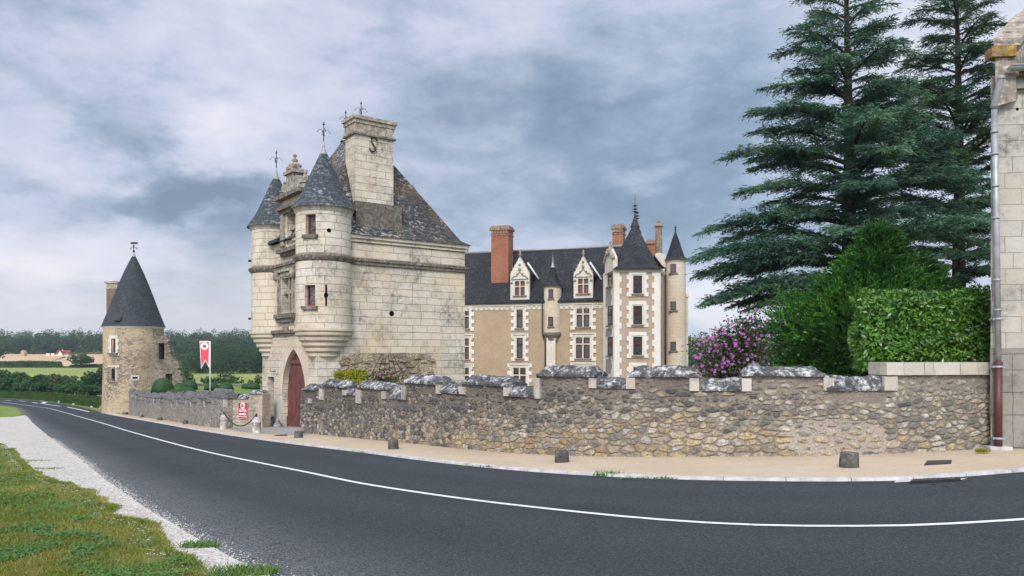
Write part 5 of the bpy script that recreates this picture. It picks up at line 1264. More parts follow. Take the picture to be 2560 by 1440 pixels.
    ol=P([(370,1003),(372,862),(380,855),(388,856),(394,850),(401,851),(405,844),(410,841),(413,846),(419,850),(420.5,857),(420,866),(422,878),(424,886),(428,893),(429,898),(437,902),(441,906),(442,916),(444,924),(447,930),(449,940),(453,947),(452,956),(455,963),(456,1003)])
    h1=P([(396.5,898),(410.5,899),(410.5,858),(396.5,858)]); h2=P([(414.5,968),(431.5,968),(430,934),(414,934)])
    mb=MB().slab(fr,ol,-.75,0,[h1,h2]); ragged(mb,fr,ol); w=obj('ruined_wall',mb,M['ruin'],root)
    mb=MB(); a=h1; x0,x1=a[0][0],a[1][0]; mb.box(fr,x0-.15,x1+.45,-.7,.1,a[2][1],a[2][1]+.22); mb.box(fr,x1+.02,x1+.25,-.6,.03,a[0][1],a[2][1]); obj('lintel',mb,M['mould'],w); mb=MB().box(fr,h2[0][0]-.12,h2[1][0]+.15,-.7,.06,h2[2][1],h2[2][1]+.16); obj('lintel',mb,M['mould'],w)
    mb=MB().box(fr,h1[0][0]-.2,h1[1][0]+.1,-1.0,-.8,h1[0][1]-.2,h1[2][1]+.2); obj('recess_shade',mb,M['black'],w)  # black backing painted as the dark beyond the empty opening
    mb=MB().box(fr,h2[0][0]-.3,h2[1][0]+.3,-1.1,-.8,h2[0][1]-.6,h2[2][1]+.2); obj('blocking_wall',mb,M['tower'],w)
    return c,rt
def ragged(mb,fr,ol):
    rr=random.Random(8)
    for i in range(len(ol)-1):
        for _ in range(3):
            t=rr.random(); a,b_=ol[i],ol[i+1]; x=a[0]+(b_[0]-a[0])*t; z=a[1]+(b_[1]-a[1])*t
            if z<fr.hit(400,990)[1]: continue
            s=rr.uniform(.1,.24); mb.taper(fr,x-s,x+s,-.7,.04,z-s*.5,z+s*.45,s*.3,.05)
M['brick_old']=ashlar('old_brown_brick',.26,.085,(.26,.17,.12),(.20,.13,.10),(.30,.25,.20),.010,.6,(.08,.07,.06),.4)
M['ruin']=rubble('ruined_masonry',3.2,[(.13,.115,.095),(.30,.25,.19),(.20,.175,.145),(.42,.36,.27),(.16,.14,.12),(.36,.31,.24)],(.27,.225,.165),.10,2.0,.75,(.055,.05,.045))
TW=build_tower()
# ------------------------------------------------------------------ the tall house at the edge of the road
def build_house():
    o=at(2477,HY,14.3); o.z=0; FU=Vector((1,-.10,0)).normalized(); SU=Vector((.67,.74,0)).normalized()
    fr=Fr(o,FU,(-FU.y*-1*-1,-1)) ; fr=Fr(o,FU,Vector((FU.y,-FU.x,0)))
    zb=gz(o.x,o.y); root=thing('stone_house','tall pale stone house end with lichened gable coping and zinc gutter','house',(o.x,o.y,zb))
    Lh=9.0; zE=fr.hit(2520,192)[1]; D=6.0
    mb=MB(); B=[o,o+FU*Lh,o+FU*Lh+SU*D*2,o+SU*D*2]
    for a,b in zip(B,B[1:]+B[:1]): mb.poly([Vector((a.x,a.y,zb-.6)),Vector((b.x,b.y,zb-.6)),Vector((b.x,b.y,zE)),Vector((a.x,a.y,zE))])
    obj('wall',mb,M['house'],root)
    # the big grey blocks at its foot, bonded into the rubble wall
    mb=MB(); z0=zb-.3
    for a,y0,b,y1,dd in ((2480,1037,2640,1116,.05),(2477.5,981,2640,1036,.035),(2478.5,925,2640,980,.03),(2478,870,2640,924,.022)):
        x0=fr.x(a); zt=fr.hit(a,y0)[1]; zl=fr.hit(a,y1)[1]; mb.box(fr,x0,Lh,-.05,dd,zl,zt-.004)
    obj('plinth',mb,M['house_grey'],root)
    # eave, gutter, downpipe
    mb=MB().box(fr,.30,Lh,-.2,.12,zE-.26,zE-.08); obj('eave_stone',mb,M['house_grey'],root)
    sl=.52; q0=fr.P(.38,.22,zE+.03); q1=fr.P(Lh,.22,zE+.03); n2=Vector((SU.x,SU.y,sl)).normalized()
    mb=MB(); r=D*.95; a=[q0,q1,q1+n2*r,q0+n2*r]; mb.hexa([p-Vector((0,0,.10)) for p in a],a)
    rf=obj('roof',mb,M['tiles'],root)
    mb=MB()
    for i in range(34):
        t=i/33*.5; 
        for j in range(5):
            p=q0+n2*(r*t)+FU*(.10+.22*j); mb.hexa([p,p+FU*.19,p+FU*.19+n2*.16,p+n2*.16],[p+Vector((0,0,.05)),p+FU*.19+Vector((0,0,.05)),p+FU*.19+n2*.16+Vector((0,0,.03)),p+n2*.16+Vector((0,0,.03))])
    obj('tile',mb,M['tiles'],rf)
    # raised gable coping with its kneeler
    zk=fr.hit(2490,150)[1]; zk0=fr.hit(2490,180)[1]
    g0=fr.P(.0,.16,0); w=.36
    mb=MB(); A=[Vector((g0.x,g0.y,0)),Vector((g0.x,g0.y,0))+FU*w]; n3=n2
    base=[A[0]+Vector((0,0,zE-.1)),A[1]+Vector((0,0,zE-.1))]; up=SU*D; 
    s0=Vector((g0.x,g0.y,zk)); pts=[s0,s0+FU*w,s0+FU*w+n3*D,s0+n3*D]
    mb.hexa([Vector((p.x,p.y,zE-.6+((p-s0).dot(SU)*sl*.9))) for p in pts],pts); gb=obj('gable_parapet',mb,M['gablestone'],root)
    mb=MB().box(fr,-.10,.34,-.02,.24,zk-.02,zk+.17); obj('kneeler',mb,M['orange_lichen'],gb)
    mb=MB(); p=[s0-FU*.07+n3*.25,s0+FU*(w+.05)+n3*.25,s0+FU*(w+.05)+n3*D,s0-FU*.07+n3*D]; mb.hexa([q+Vector((0,0,.16)) for q in p],[q+Vector((0,0,.26)) for q in p])
    for i in range(5):
        t0=.25+i*.55; b=[s0-FU*.08+n3*t0,s0+FU*(w+.06)+n3*t0,s0+FU*(w+.06)+n3*(t0+.5),s0-FU*.08+n3*(t0+.5)]; mb.hexa([q+Vector((0,0,.2+.02*(i%2))) for q in b],[q+Vector((0,0,.30+.03*(i%2))) for q in b])
    obj('coping',mb,M['gablestone'],gb)
    zg_=fr.hit(2500,181)[1]; mb=MB(); seg=9
    c0=fr.P(.22,.30,zg_-.02); 
    for i in range(seg):
        a0=PI+PI*i/seg; a1=PI+PI*(i+1)/seg; P=lambda a,x:fr.P(x,.31+.085*math.cos(a),zg_-.01+.085*math.sin(a)); mb.poly([P(a0,.16),P(a1,.16),P(a1,Lh),P(a0,Lh)],None,True)
    mb.poly([fr.P(.16,.31+.085*math.cos(PI+PI*i/seg),zg_-.01+.085*math.sin(PI+PI*i/seg)) for i in range(seg+1)])
    mb.tube([fr.P(.16,.395,zg_-.005),fr.P(Lh,.395,zg_-.005)],.015,6); mb.tube([fr.P(.62,.31,zg_-.11),fr.P(.66,.31,zg_-.11)],.1,8)
    obj('gutter',mb,M['zinc'],root)
    pxy=lambda px,py,d:fr.P(fr.hit(px,py,d)[0],d,fr.hit(px,py,d)[1])
    mb=MB().tube([pxy(2503,190,.30),pxy(2502,198,.30),pxy(2486,262,.15),pxy(2485.5,272,.13)],.058,12); mb.tube([pxy(2485.5,270,.13),pxy(2491,560,.13),pxy(2496,907,.13)],.052,12)
    for y in (196,266,330,385,465,545,700,775): 
        p=pxy(2485+11*(y-270)/640 if y>270 else (2503 if y<200 else 2486),y,.13 if y>250 else .30); mb.tube([p-Vector((0,0,.02)),p+Vector((0,0,.02))],.066,12)
    dp=obj('downpipe',mb,M['zinc'],root)
    mb=MB().tube([pxy(2496,905,.13),pxy(2496,1131,.13)],.066,14); mb.tube([pxy(2496,905,.13),pxy(2496,916,.13)],.075,14); obj('iron_pipe',mb,M['iron_red'],dp)
    for y in (798,917,1096):
        p=pxy(2496,y,.13); mb=MB().tube([p-Vector((0,0,.022)),p+Vector((0,0,.022))],.078,14); mb.box(Fr(p,FU,fr.n),-.105,.105,-.12,.02,-.018,.018); obj('pipe_bracket',mb,M['zinc'],dp)
    p=pxy(2496,1135,.13); mb=MB().box(Fr((p.x,p.y,gz(p.x,p.y)),FU,fr.n),-.20,.19,-.12,.12,.06,.125); obj('foot_slab',mb,M['kerb'],dp)
    x,z=fr.hit(2543,273); mb=MB().slab(fr,[(x+.028*math.cos(t*PI/6),z+.028*math.sin(t*PI/6)) for t in range(12)],-.05,.004); obj('wall_hole',mb,M['black'],root)
    return fr
M['house']=ashlar('house_ashlar',.52,.30,(.53,.505,.455),(.44,.42,.375),(.27,.25,.22),.008,1.0,(.10,.10,.10),1.0)
M['house_grey']=ashlar('grey_foot_stone',1.1,2,(.34,.325,.295),(.24,.23,.21),(.14,.13,.12),.010,1.0,(.045,.045,.045),.7)
M['tiles']=ashlar('mixed_clay_tile',.17,.11,(.30,.20,.13),(.20,.17,.15),(.05,.045,.04),.01,.6,(.30,.20,.05),.5)
M['gablestone']=lichen('gable_stone',(.36,.31,.26),(.16,.145,.13),.7,.55)
M['orange_lichen']=lichen('orange_lichened_stone',(.27,.165,.05),(.22,.20,.175),.95,.53)
HF=build_house()
# ------------------------------------------------------------------ planting
NR=np.random.default_rng(11)
def unit(n,rng=NR):
    v=rng.normal(size=(n,3)); return v/np.linalg.norm(v,axis=1)[:,None]
def leafquads(C,A,L,W,rng=NR,B=None):
    """diamond leaves: centres C, long axes A, lengths L, widths W"""
    n=len(C); A=A/np.maximum(1e-9,np.linalg.norm(A,axis=1))[:,None]
    if B is None: B=unit(n,rng)
    B=np.cross(A,B); B/=np.maximum(1e-9,np.linalg.norm(B,axis=1))[:,None]
    L=np.broadcast_to(L,(n,))[:,None]; W=np.broadcast_to(W,(n,))[:,None]
    return np.stack([C-A*L*.5,C+B*W*.5+A*L*.04,C+A*L*.5,C-B*W*.5+A*L*.04],axis=1)
M['needle']=leafmat('cedar_needles',[(.016,.052,.034),(.038,.098,.064),(.080,.165,.105),(.17,.27,.14)],.6,.25,.15,.35,.55)
M['needle_dark']=leafmat('dark_cedar_needles',[(.014,.042,.024),(.026,.068,.036),(.048,.105,.046),(.085,.140,.05)],.6,.25,.15,.35,.55)
M['cypress']=leafmat('bright_cypress',[(.008,.040,.010),(.020,.078,.014),(.060,.185,.026),(.18,.40,.06)],.55,.3,.2,.7,.45)
M['laurel']=leafmat('laurel_leaf',[(.014,.055,.008),(.045,.135,.015),(.10,.235,.026),(.19,.33,.055)],.30,.5,.2,1.2,.3)
M['clipped']=leafmat('clipped_hedge_leaf',[(.022,.060,.012),(.040,.092,.016),(.062,.125,.022)],.6,.3,.15,.5,.4)
M['box']=leafmat('topiary_leaf',[(.010,.040,.010),(.018,.062,.013),(.030,.088,.018)],.6,.3,.15,1.5,.4)
M['gold']=leafmat('golden_leaf',[(.10,.14,.008),(.26,.27,.012),(.42,.38,.02)],.5,.3,.2,2,.45)
M['bushleaf']=leafmat('bush_leaf',[(.014,.050,.016),(.026,.078,.022),(.046,.110,.030),(.075,.140,.036)],.6,.25,.2,.35,.55)
M['woodleaf']=leafmat('woodland_leaf',[(.014,.042,.022),(.024,.062,.030),(.040,.088,.036),(.060,.110,.038)],.7,.2,.15,.06,.65)
M['olive']=leafmat('olive_leaf',[(.045,.075,.03),(.07,.105,.04),(.10,.13,.05)],.6,.25,.2,.5,.5)
M['hibleaf']=leafmat('hibiscus_leaf',[(.025,.055,.020),(.045,.085,.028),(.075,.115,.038)],.55,.3,.2,1,.4)
M['petal']=leafmat('mauve_petal',[(.36,.09,.36),(.48,.155,.47),(.60,.27,.57)],.7,.2,.3,2,.3)
M['pink']=leafmat('pink_petal',[(.45,.16,.24),(.6,.3,.36)],.7,.2,.3,2,.3)
M['bark']=simple('dark_bark',(.055,.042,.034),.35,6,.95,.1)
M['lavender']=leafmat('lavender_leaf',[(.09,.14,.07),(.13,.19,.09),(.17,.18,.17),(.20,.18,.26)],.7,.2,.2,1,.4)
M['blade']=leafmat('grass_blade',[(.10,.165,.035),(.17,.215,.045),(.27,.26,.07),(.38,.32,.13)],.7,.2,.25,.75,.72)
M['clover']=leafmat('clover_leaf',[(.06,.15,.034),(.095,.19,.042),(.14,.23,.05)],.6,.25,.2,1,.4)
def cedar(name,label,base,ztop,prof,nb,m,seed,boughs=(),zlow=3.0,limbs=(),dens=1.0,r0=.42):
    rng=np.random.default_rng(seed); base=Vector(base); H=ztop-base.z
    root=thing(name,label,'tree',base,None)
    mb=MB(); path=[base+Vector((.18*math.sin(t*4),.1*math.sin(t*5),-.3+(H+.3)*t)) for t in [i/14 for i in range(15)]]
    mb.tube(path,r0,9,.03); obj('trunk',mb,M['bark'],root)
    tx=lambda z:np.array([base.x+.18*math.sin((z-base.z)/H*4),base.y+.1*math.sin((z-base.z)/H*5),z])
    lb=MB(); C=[];A=[];L=[];W=[]
    B=[]
    for i in range(nb):
        f=(i+.5)/nb; z=base.z+zlow+(H-zlow-.3)*(f**.92)+rng.uniform(-.5,.5)*(1-f); az=i*2.39996+rng.uniform(-.35,.35)
        B.append((z,az,prof(z)*rng.uniform(.38,.95),None))
    B+=list(boughs)
    for z,az,ln,rise in B:
        if ln<.25: ln=.25
        f=(z-base.z)/H; up=.20+.50*f+rng.uniform(-.10,.14) if rise is None else rise
        d=np.array([math.cos(az),math.sin(az),0]); side=np.array([-d[1],d[0],0])
        n=max(6,int(ln/.085)); o=tx(z); wob=rng.uniform(-.12,.12)
        def P(t): return o+d*ln*t+side*ln*wob*t*t+np.array([0,0,ln*(up*t*1.2-(.13+.08*(1-f)+up*.50)*t*t*1.1)])
        if ln>1.2: lb.tube([Vector(P(t)) for t in [k/6 for k in range(7)]],.02+.016*ln,5,.012,cap=False)
        for k in range(n):
            t=.10+.90*(k+rng.uniform(0,1))/n; p=P(t); tl=(P(min(1,t+.05))-P(t-.05)); tl/=np.linalg.norm(tl)
            for s in (-1,1):
                if rng.random()<.17+.38*max(0,f-.4): continue
                l=min(2.4,(.26+.36*ln*(1-t)**.75*min(1,t*3.2)))*rng.uniform(.5,1.1)
                td=tl*rng.uniform(.55,1.0)+side*s*rng.uniform(.5,1.0)+np.array([0,0,rng.uniform(-.20,.32)]); td/=np.linalg.norm(td)
                m_=max(3,int(l/.062*dens)); tt=(np.arange(m_)+rng.uniform(0,1,m_))/m_
                pts=p+td*l*tt[:,None]; pts[:,2]-=.16*l*tt**2
                dirs=td*.9+unit(m_,rng)*.62; dirs[:,2]-=.12
                C.append(pts); A.append(dirs); L.append(rng.uniform(.14,.30,m_)); W.append(rng.uniform(.032,.058,m_))
                # a second, finer order of twigs that hang a little
                if l>.5:
                    q=int(m_*.9); pt=p+td*l*rng.uniform(.15,1,q)[:,None]; sd_=np.cross(td,[0,0,1]); sg=rng.choice([-1,1],q)[:,None]
                    dd=td*.7+sd_*sg*rng.uniform(.3,.9,q)[:,None]+unit(q,rng)*.25; dd[:,2]-=.30
                    dn=dd/np.linalg.norm(dd,axis=1)[:,None]; 
                    for h in (.16,.34): C.append(pt+dn*h); A.append(dn+unit(q,rng)*.3); L.append(rng.uniform(.16,.28,q)); W.append(rng.uniform(.030,.055,q))
    C=np.concatenate(C);A=np.concatenate(A);L=np.concatenate(L);W=np.concatenate(W)
    obj('limb',lb,M['bark'],root)
    npobj('foliage',leafquads(C,A,L,W,rng),4,m,root)
    return root
def interp(tab):
    xs=[a for a,_ in tab]; ys=[b for _,b in tab]
    return lambda v: float(np.interp(v,xs,ys))
Y1=36.0; zY=lambda y,Y:EYE+(HY-y)/FX*Y
c1=at(2116,HY,Y1); c1.z=gz(c1.x,Y1)
k1=Y1/FX
p1=interp([(zY(y,Y1),w*k1) for y,w in ((930,220),(800,330),(720,375),(600,400),(540,385),(450,345),(380,310),(300,285),(200,225),(120,180),(60,160),(10,130),(-60,85),(-120,40),(-160,8))])
bo=[]
for px,py,zb,rs in ((1690,558,640,.22),(1735,722,690,.02),(1752,507,560,.22),(1792,345,410,.30),(1838,243,320,.36),(1800,610,650,.10),(1845,795,720,-.02),(1900,165,250,.42),(1940,68,150,.45),(1990,20,90,.5),(1830,420,480,.24),(2235,110,170,.4),(2250,170,230,.4),(2300,200,270,.4),(2360,300,370,.3),(2400,350,420,.3),(2200,60,120,.45),(2460,480,540,.22),(2330,240,300,.35),(2440,420,470,.25),(2480,560,590,.2),(1710,600,660,.16),(1760,690,700,.05),(2225,30,90,.45)):
    dx=(px-2116)*k1; bo.append((zY(zb,Y1),math.atan2(NR.uniform(-.22,.12)*abs(dx),dx),abs(dx)*1.03,rs))
cedar('cedar_tree','broad blue green cedar with long drooping boughs reaching over the chateau turret',c1,zY(-160,Y1),p1,104,M['needle'],21,bo,zlow=3.2,r0=.50)
Y2=44.0; c2=at(2392,HY,Y2); c2.z=gz(c2.x,Y2); k2=Y2/FX
p2=interp([(zY(y,Y2),w*k2) for y,w in ((930,190),(760,240),(600,275),(450,285),(330,275),(250,245),(180,205),(120,175),(60,150),(0,120),(-60,85),(-150,8))])
cedar('cedar_tree','narrower dark green cedar close beside the pale house end',c2,zY(-150,Y2),p2,125,M['needle_dark'],33,[(zY(160,Y2),math.pi,150*k2,.3),(zY(140,Y2),-.3,140*k2,.4),(zY(90,Y2),0,130*k2,.45)],zlow=1.6,r0=.5)
# bright feathery cypress bush
def fronds(C0,D,ln,rng,nq=20):
    n=len(C0); S=np.cross(D,unit(n,rng)); S/=np.linalg.norm(S,axis=1)[:,None]; V=[]
    for j in range(nq):
        t=rng.random(n)**.8; s=rng.choice([-1,1],n); p=C0+D*(ln*t)[:,None]; p[:,2]-=.22*ln*t*t
        d=D+S*(s*(.85-.45*t))[:,None]+unit(n,rng)*.18; d[:,2]-=.25*t
        l=rng.uniform(.12,.26,n)*(1.15-.6*t)
        V.append(leafquads(p+d*(l*.4)[:,None],d,l,rng.uniform(.026,.046,n),rng))
    return np.concatenate(V)
def plumes(name,label,c,rad,n,m,seed,cat_='bush'):
    rng=np.random.default_rng(seed); root=thing(name,label,cat_,c); mb=MB()
    for i in range(5): a=i*1.3; mb.tube([Vector(c),Vector(c)+Vector((math.cos(a)*rad[0]*.4,math.sin(a)*rad[1]*.4,rad[2]*1.1))],.06,5,.02)
    obj('stem',mb,M['bark'],root); W=[]
    for k,(lo,hi,cnt) in enumerate(((.55,.8,int(n*.35)),(.78,1.0,int(n*.65)))):
        th=rng.uniform(0,2*PI,cnt); hz=rng.uniform(0,1,cnt)**.85
        lob=np.array([1+.52*mnoise.noise(Vector((math.cos(a)*1.7,math.sin(a)*1.7,h*4.0)))+.28*mnoise.noise(Vector((math.cos(a)*5,math.sin(a)*5,h*11))) for a,h in zip(th,hz)])
        rr=np.interp(hz,[0,.30,.55,.75,.9,1.0],[.90,1.0,.93,.74,.42,.06])*rng.uniform(lo,hi,cnt)*lob
        C0=np.stack([c[0]+rad[0]*rr*np.cos(th),c[1]+rad[1]*rr*np.sin(th),c[2]+rad[2]*2*hz*(1+.06*(lob-1)*3)],axis=1)
        D=np.stack([np.cos(th)*(1-hz*.45),np.sin(th)*(1-hz*.45),.18+hz*.75],axis=1)+unit(cnt,rng)*.42; D/=np.linalg.norm(D,axis=1)[:,None]
        W.append(fronds(C0,D,rng.uniform(.35,.85,cnt),rng))
    npobj('foliage',np.concatenate(W),4,m,root)
    k=5000; th=rng.uniform(0,2*PI,k); hz=rng.random(k); rr=np.interp(hz,[0,.55,.75,.9,1],[.8,.78,.6,.3,.03])*rng.random(k)**.4; C0=np.stack([c[0]+rad[0]*rr*np.cos(th),c[1]+rad[1]*rr*np.sin(th),c[2]+rad[2]*2*hz],axis=1)
    npobj('inner_foliage',leafquads(C0,unit(k,rng),.34,.13,rng),4,m,root); return root
cb_=at(2160,HY,22.5); cb_.z=gz(cb_.x,22.5)
plumes('cypress_bush','wide feathery bright green conifer bush between hibiscus and laurel hedge',(cb_.x,cb_.y,cb_.z),(2.35,1.9,zY(665,22.5)/2-cb_.z/2),5200,M['cypress'],5)
rootb=bpy.data.objects['cypress_bush']
def more_plumes(root,c,rad,n,m,seed):
    rng=np.random.default_rng(seed); th=rng.uniform(0,2*PI,n); hz=rng.random(n); rr=np.interp(hz,[0,.5,.8,1],[1,.72,.4,.03])*rng.uniform(.4,1,n)
    C0=np.stack([c[0]+rad[0]*rr*np.cos(th),c[1]+rad[1]*rr*np.sin(th),c[2]+rad[2]*hz],axis=1)
    D=np.stack([np.cos(th)*.6,np.sin(th)*.6,.35+hz*.6],axis=1)+unit(n,rng)*.4; D/=np.linalg.norm(D,axis=1)[:,None]
    npobj('upper_foliage',fronds(C0,D,rng.uniform(.3,.7,n),rng),4,m,root)
q=at(2195,HY,22.6); more_plumes(rootb,(q.x,q.y,zY(730,22.6)),(1.05,.9,(730-585)*22.6/FX),700,M['cypress'],6)
q=at(2290,HY,23.2); more_plumes(rootb,(q.x,q.y,zY(780,23.2)),(1.25,1.0,(780-668)*23.2/FX),800,M['cypress'],7)
# laurel hedge: a clipped block of glossy leaves
def leafbox(name,label,cat_,corners,z0,z1,m,n,L,W,seed,jit=.12,core=None,bot=None):
    rng=np.random.default_rng(seed); P=[Vector(c) for c in corners]; c=sum(P,Vector((0,0,0)))/4
    root=thing(name,label,cat_,(c.x,c.y,z0))
    a,b,d_=np.array(P[0][:2]),np.array(P[1][:2]),np.array(P[3][:2])
    e1,e2=b-a,d_-a; l1,l2=np.linalg.norm(e1),np.linalg.norm(e2); H=z1-z0
    ar=np.array([l1*H,l2*H*.7,l2*H*.7,l1*l2*1.2]); f=rng.choice(4,n,p=ar/ar.sum()); u=rng.random(n); v=rng.random(n); w=rng.uniform(-.35,1,n)*jit
    N1=np.array([e1[1],-e1[0]])/l1
    if N1@(-c.xy if False else -np.array([c.x,c.y]))<0: N1=-N1
    x=np.zeros((n,3)); nn=np.zeros((n,3))
    for k in range(n):
        if f[k]==0: p=a+e1*u[k]; x[k]=(p[0]+N1[0]*w[k],p[1]+N1[1]*w[k],z0+H*v[k]); nn[k]=(*N1,.3)
        elif f[k]==1: p=a+e2*u[k]-e1/l1*w[k]; x[k]=(*p,z0+H*v[k]); nn[k]=(*(-e1/l1),.3)
        elif f[k]==2: p=b+e2*u[k]+e1/l1*w[k]; x[k]=(*p,z0+H*v[k]); nn[k]=(*(e1/l1),.3)
        else: p=a+e1*u[k]+e2*v[k]; x[k]=(*p,z1+w[k]); nn[k]=(0,0,1)
    bump_=np.array([mnoise.noise(Vector(q)*1.6) for q in x]); x+=nn*(bump_*.15)[:,None]
    A=nn*.45+unit(n,rng)*.8; A[:,2]-=.15
    V=leafquads(x,A,L*rng.uniform(.65,1.15,n),W*rng.uniform(.7,1.15,n),rng,nn+unit(n,rng)*.7)
    npobj('foliage',V,4,m,root)
    # the shaded inside of twigs and older leaves
    n2=n//2; u=rng.random(n2);v=rng.random(n2);w=rng.uniform(.05,.95,n2); p=a+e1*u[:,None]*1+e2*w[:,None]; y=np.concatenate([p,(z0+H*v*.98)[:,None]],axis=1)
    npobj('inner_foliage',leafquads(y,unit(n2,rng),L*1.5,W*1.9,rng),4,core or m,root)
    return root
lh=[at(2148,HY,15.2),at(2481,HY,15.15)]
d0=Vector((.52,1.1,0)); zt=zY(742,15.2)
leafbox('laurel_hedge','clipped glossy green laurel hedge standing over the pale coping beside the house','hedge',[lh[0],lh[1],lh[1]+d0,lh[0]+d0],zY(925,15.2),zt,M['laurel'],10000,.12,.048,9,.17)
# hibiscus
def hibiscus():
    Y=20.5; c=at(1838,HY,Y); zb=gz(c.x,Y); root=thing('hibiscus_bush','loose hibiscus bush covered in mauve flowers behind the crenels','bush',(c.x,c.y,zb)); rng=np.random.default_rng(4); k=Y/FX
    mb=MB(); tips=[]
    for i in range(70):
        px=rng.uniform(1738,1940); top=np.interp(px,[1735,1755,1790,1830,1860,1900,1945],[880,845,822,797,785,782,830])+abs(rng.normal())*16; dy=rng.uniform(-.9,.9)
        e=Vector(((px-HX)/FX*Y,Y+dy,zY(top+8,Y))); s=Vector((c.x+rng.uniform(-.35,.35),Y+rng.uniform(-.2,.2),zb)); mid=s.lerp(e,.55)+Vector((0,0,.35)); path=[s,mid,e]
        mb.tube(path,.016,4,.005,cap=False)
        for t in np.linspace(.35,1,16):
            p=s.lerp(mid,t*2) if t<.5 else mid.lerp(e,t*2-1); tips.append((p.x+rng.normal()*.06,p.y+rng.normal()*.06,p.z+rng.normal()*.05))
    obj('stem',mb,M['bark'],root)
    T=np.array(tips); n=6500; C=T[rng.integers(0,len(T),n)]+rng.normal(size=(n,3))*np.array([.11,.11,.09])
    npobj('foliage',leafquads(C,unit(n,rng)+np.array([0,0,.3]),rng.uniform(.06,.11,n),rng.uniform(.04,.065,n),rng),4,M['hibleaf'],root)
    n=520; Fp=T[rng.integers(0,len(T),n)]+rng.normal(size=(n,3))*np.array([.10,.10,.08])+np.array([0,-.16,0]); V=[]
    left=rng.random(n)<.6; Fp[left,0]-=rng.uniform(0,.35,left.sum())
    for p in Fp:
        nrm=np.array([rng.uniform(-.6,.6),-1,rng.uniform(-.1,.7)]); nrm/=np.linalg.norm(nrm); a=np.cross(nrm,[0,0,1]); a/=np.linalg.norm(a); b=np.cross(nrm,a); s=rng.uniform(.024,.042)
        for k5 in range(5):
            t=k5*2*PI/5+rng.uniform(0,.3); d=a*math.cos(t)+b*math.sin(t); e=-a*math.sin(t)+b*math.cos(t)
            V.append([p,p+d*s*.8+e*s*.55+nrm*s*.35,p+d*s*1.25+nrm*s*.2,p+d*s*.8-e*s*.55+nrm*s*.35])
    o=npobj('blossom',np.array(V),4,M['petal'],root); o['kind']='stuff'
hibiscus()
# golden clipped bush and a little rose on the torn wall
g0=at(836,HY,26.5); g1=at(914,HY,27.0)
leafbox('golden_hedge','small square clipped hedge with yellow green tops behind the first merlons','hedge',[g0,g1,g1+Vector((-.1,.8,0)),g0+Vector((-.1,.8,0))],zY(985,26.7),zY(932,26.7),M['gold'],3800,.075,.045,12,.06,M['laurel'])
def rose():
    Y=28.5; c=at(968,HY,Y); root=thing('rose_bush','sparse climbing rose with few pink flowers against the torn rubble','bush',(c.x,c.y,gz(c.x,Y))); rng=np.random.default_rng(2)
    n=700; px=rng.normal(965,26,n); py=rng.normal(946,9,n); C=np.stack([(px-HX)/FX*Y,Y+rng.uniform(-.2,.2,n),EYE+(HY-py)/FX*Y],axis=1); npobj('foliage',leafquads(C,unit(n,rng),.09,.05,rng),4,M['hibleaf'],root)
    n=26; px=rng.normal(968,20,n); py=rng.normal(938,7,n); C=np.stack([(px-HX)/FX*Y,np.full(n,Y-.22),EYE+(HY-py)/FX*Y],axis=1); npobj('blossom',leafquads(C,unit(n,rng),.10,.09,rng),4,M['pink'],root)
    mb=MB()
    for i in range(6): mb.tube([Vector((c.x+i*.08-.2,Y,c.z)),Vector((c.x+(i-2.5)*.25,Y,zY(940,Y)))],.012,4)
    obj('stem',mb,M['bark'],root)
rose()
# ------------------------------------------------------------------ raised garden between the tower and the gate
ZT=-1.30
def garden():
    W=[p.copy() for p in LW]; inner=[]
    for i,p in enumerate(W):
        t=W[min(i+1,len(W)-1)]-W[max(i-1,0)]; n=Vector((t.y,-t.x,0)).normalized(); n=n if n.y>0 else -n; inner.append((p+n*.5,Vector((.15,.988,0))))
    V=[];Fc=[]
    R_=7
    for i,(p,n) in enumerate(inner):
        zt=min(p.z+1.35,ZT-.05)
        for j in range(R_+1):
            t=j/R_; q=p+n*(5.0*t); V.append((q.x,q.y,zt+(max(ZT,zt)-zt)*sst(0,1,t)))
    for i in range(len(inner)-1):
        for j in range(R_): Fc.append((i*(R_+1)+j,(i+1)*(R_+1)+j,(i+1)*(R_+1)+j+1,i*(R_+1)+j+1))
    me=bpy.data.meshes.new('garden_bank'); me.from_pydata(V,[],Fc); struct(link('garden_bank',me,M['lawn']))
    far=[Vector(V[i*(R_+1)+R_]) for i in range(len(inner))]; far[0]=far[0]+Vector((-3,3,0))
    poly=[Vector((p.x,p.y,max(p.z,ZT)-.02)) for p in far]+[at(660,HY,41.5),at(690,HY,60),at(705,HY,84)*1,at(440,HY,86)*1]
    for p in poly: p.z=ZT-.01
    me=bpy.data.meshes.new('garden_lawn'); me.from_pydata([tuple(p) for p in poly],[],[t for t in geometry.tessellate_polygon([[Vector((p.x,p.y,0)) for p in poly]])]); struct(link('garden_lawn',me,M['lawn']))
    # back wall of the garden
    a,b=at(478,HY,80),at(690,HY,74); root=thing('garden_wall','long low grey stone wall at the back of the clipped garden','wall',((a.x+b.x)/2,(a.y+b.y)/2,ZT)); f=Fr((a.x,a.y,0),b-a,(0,-1)); L=(b-a).length
    mb=MB().box(f,0,L,-.4,0,ZT-4,zY(962.5,78)); obj('wall_core',mb,M['rubble_dark'],root); mb=MB().taper(f,0,L,-.46,.06,zY(962.5,78),zY(960.5,78),0,.15); obj('coping',mb,M['lichen_dark'],root)
M['lichen_dark']=lichen('dark_coping',(.12,.12,.12),(.45,.45,.44),.7,.585)
garden()
def T(px,py,z=None): return onz(px,py,ZT if z is None else z)
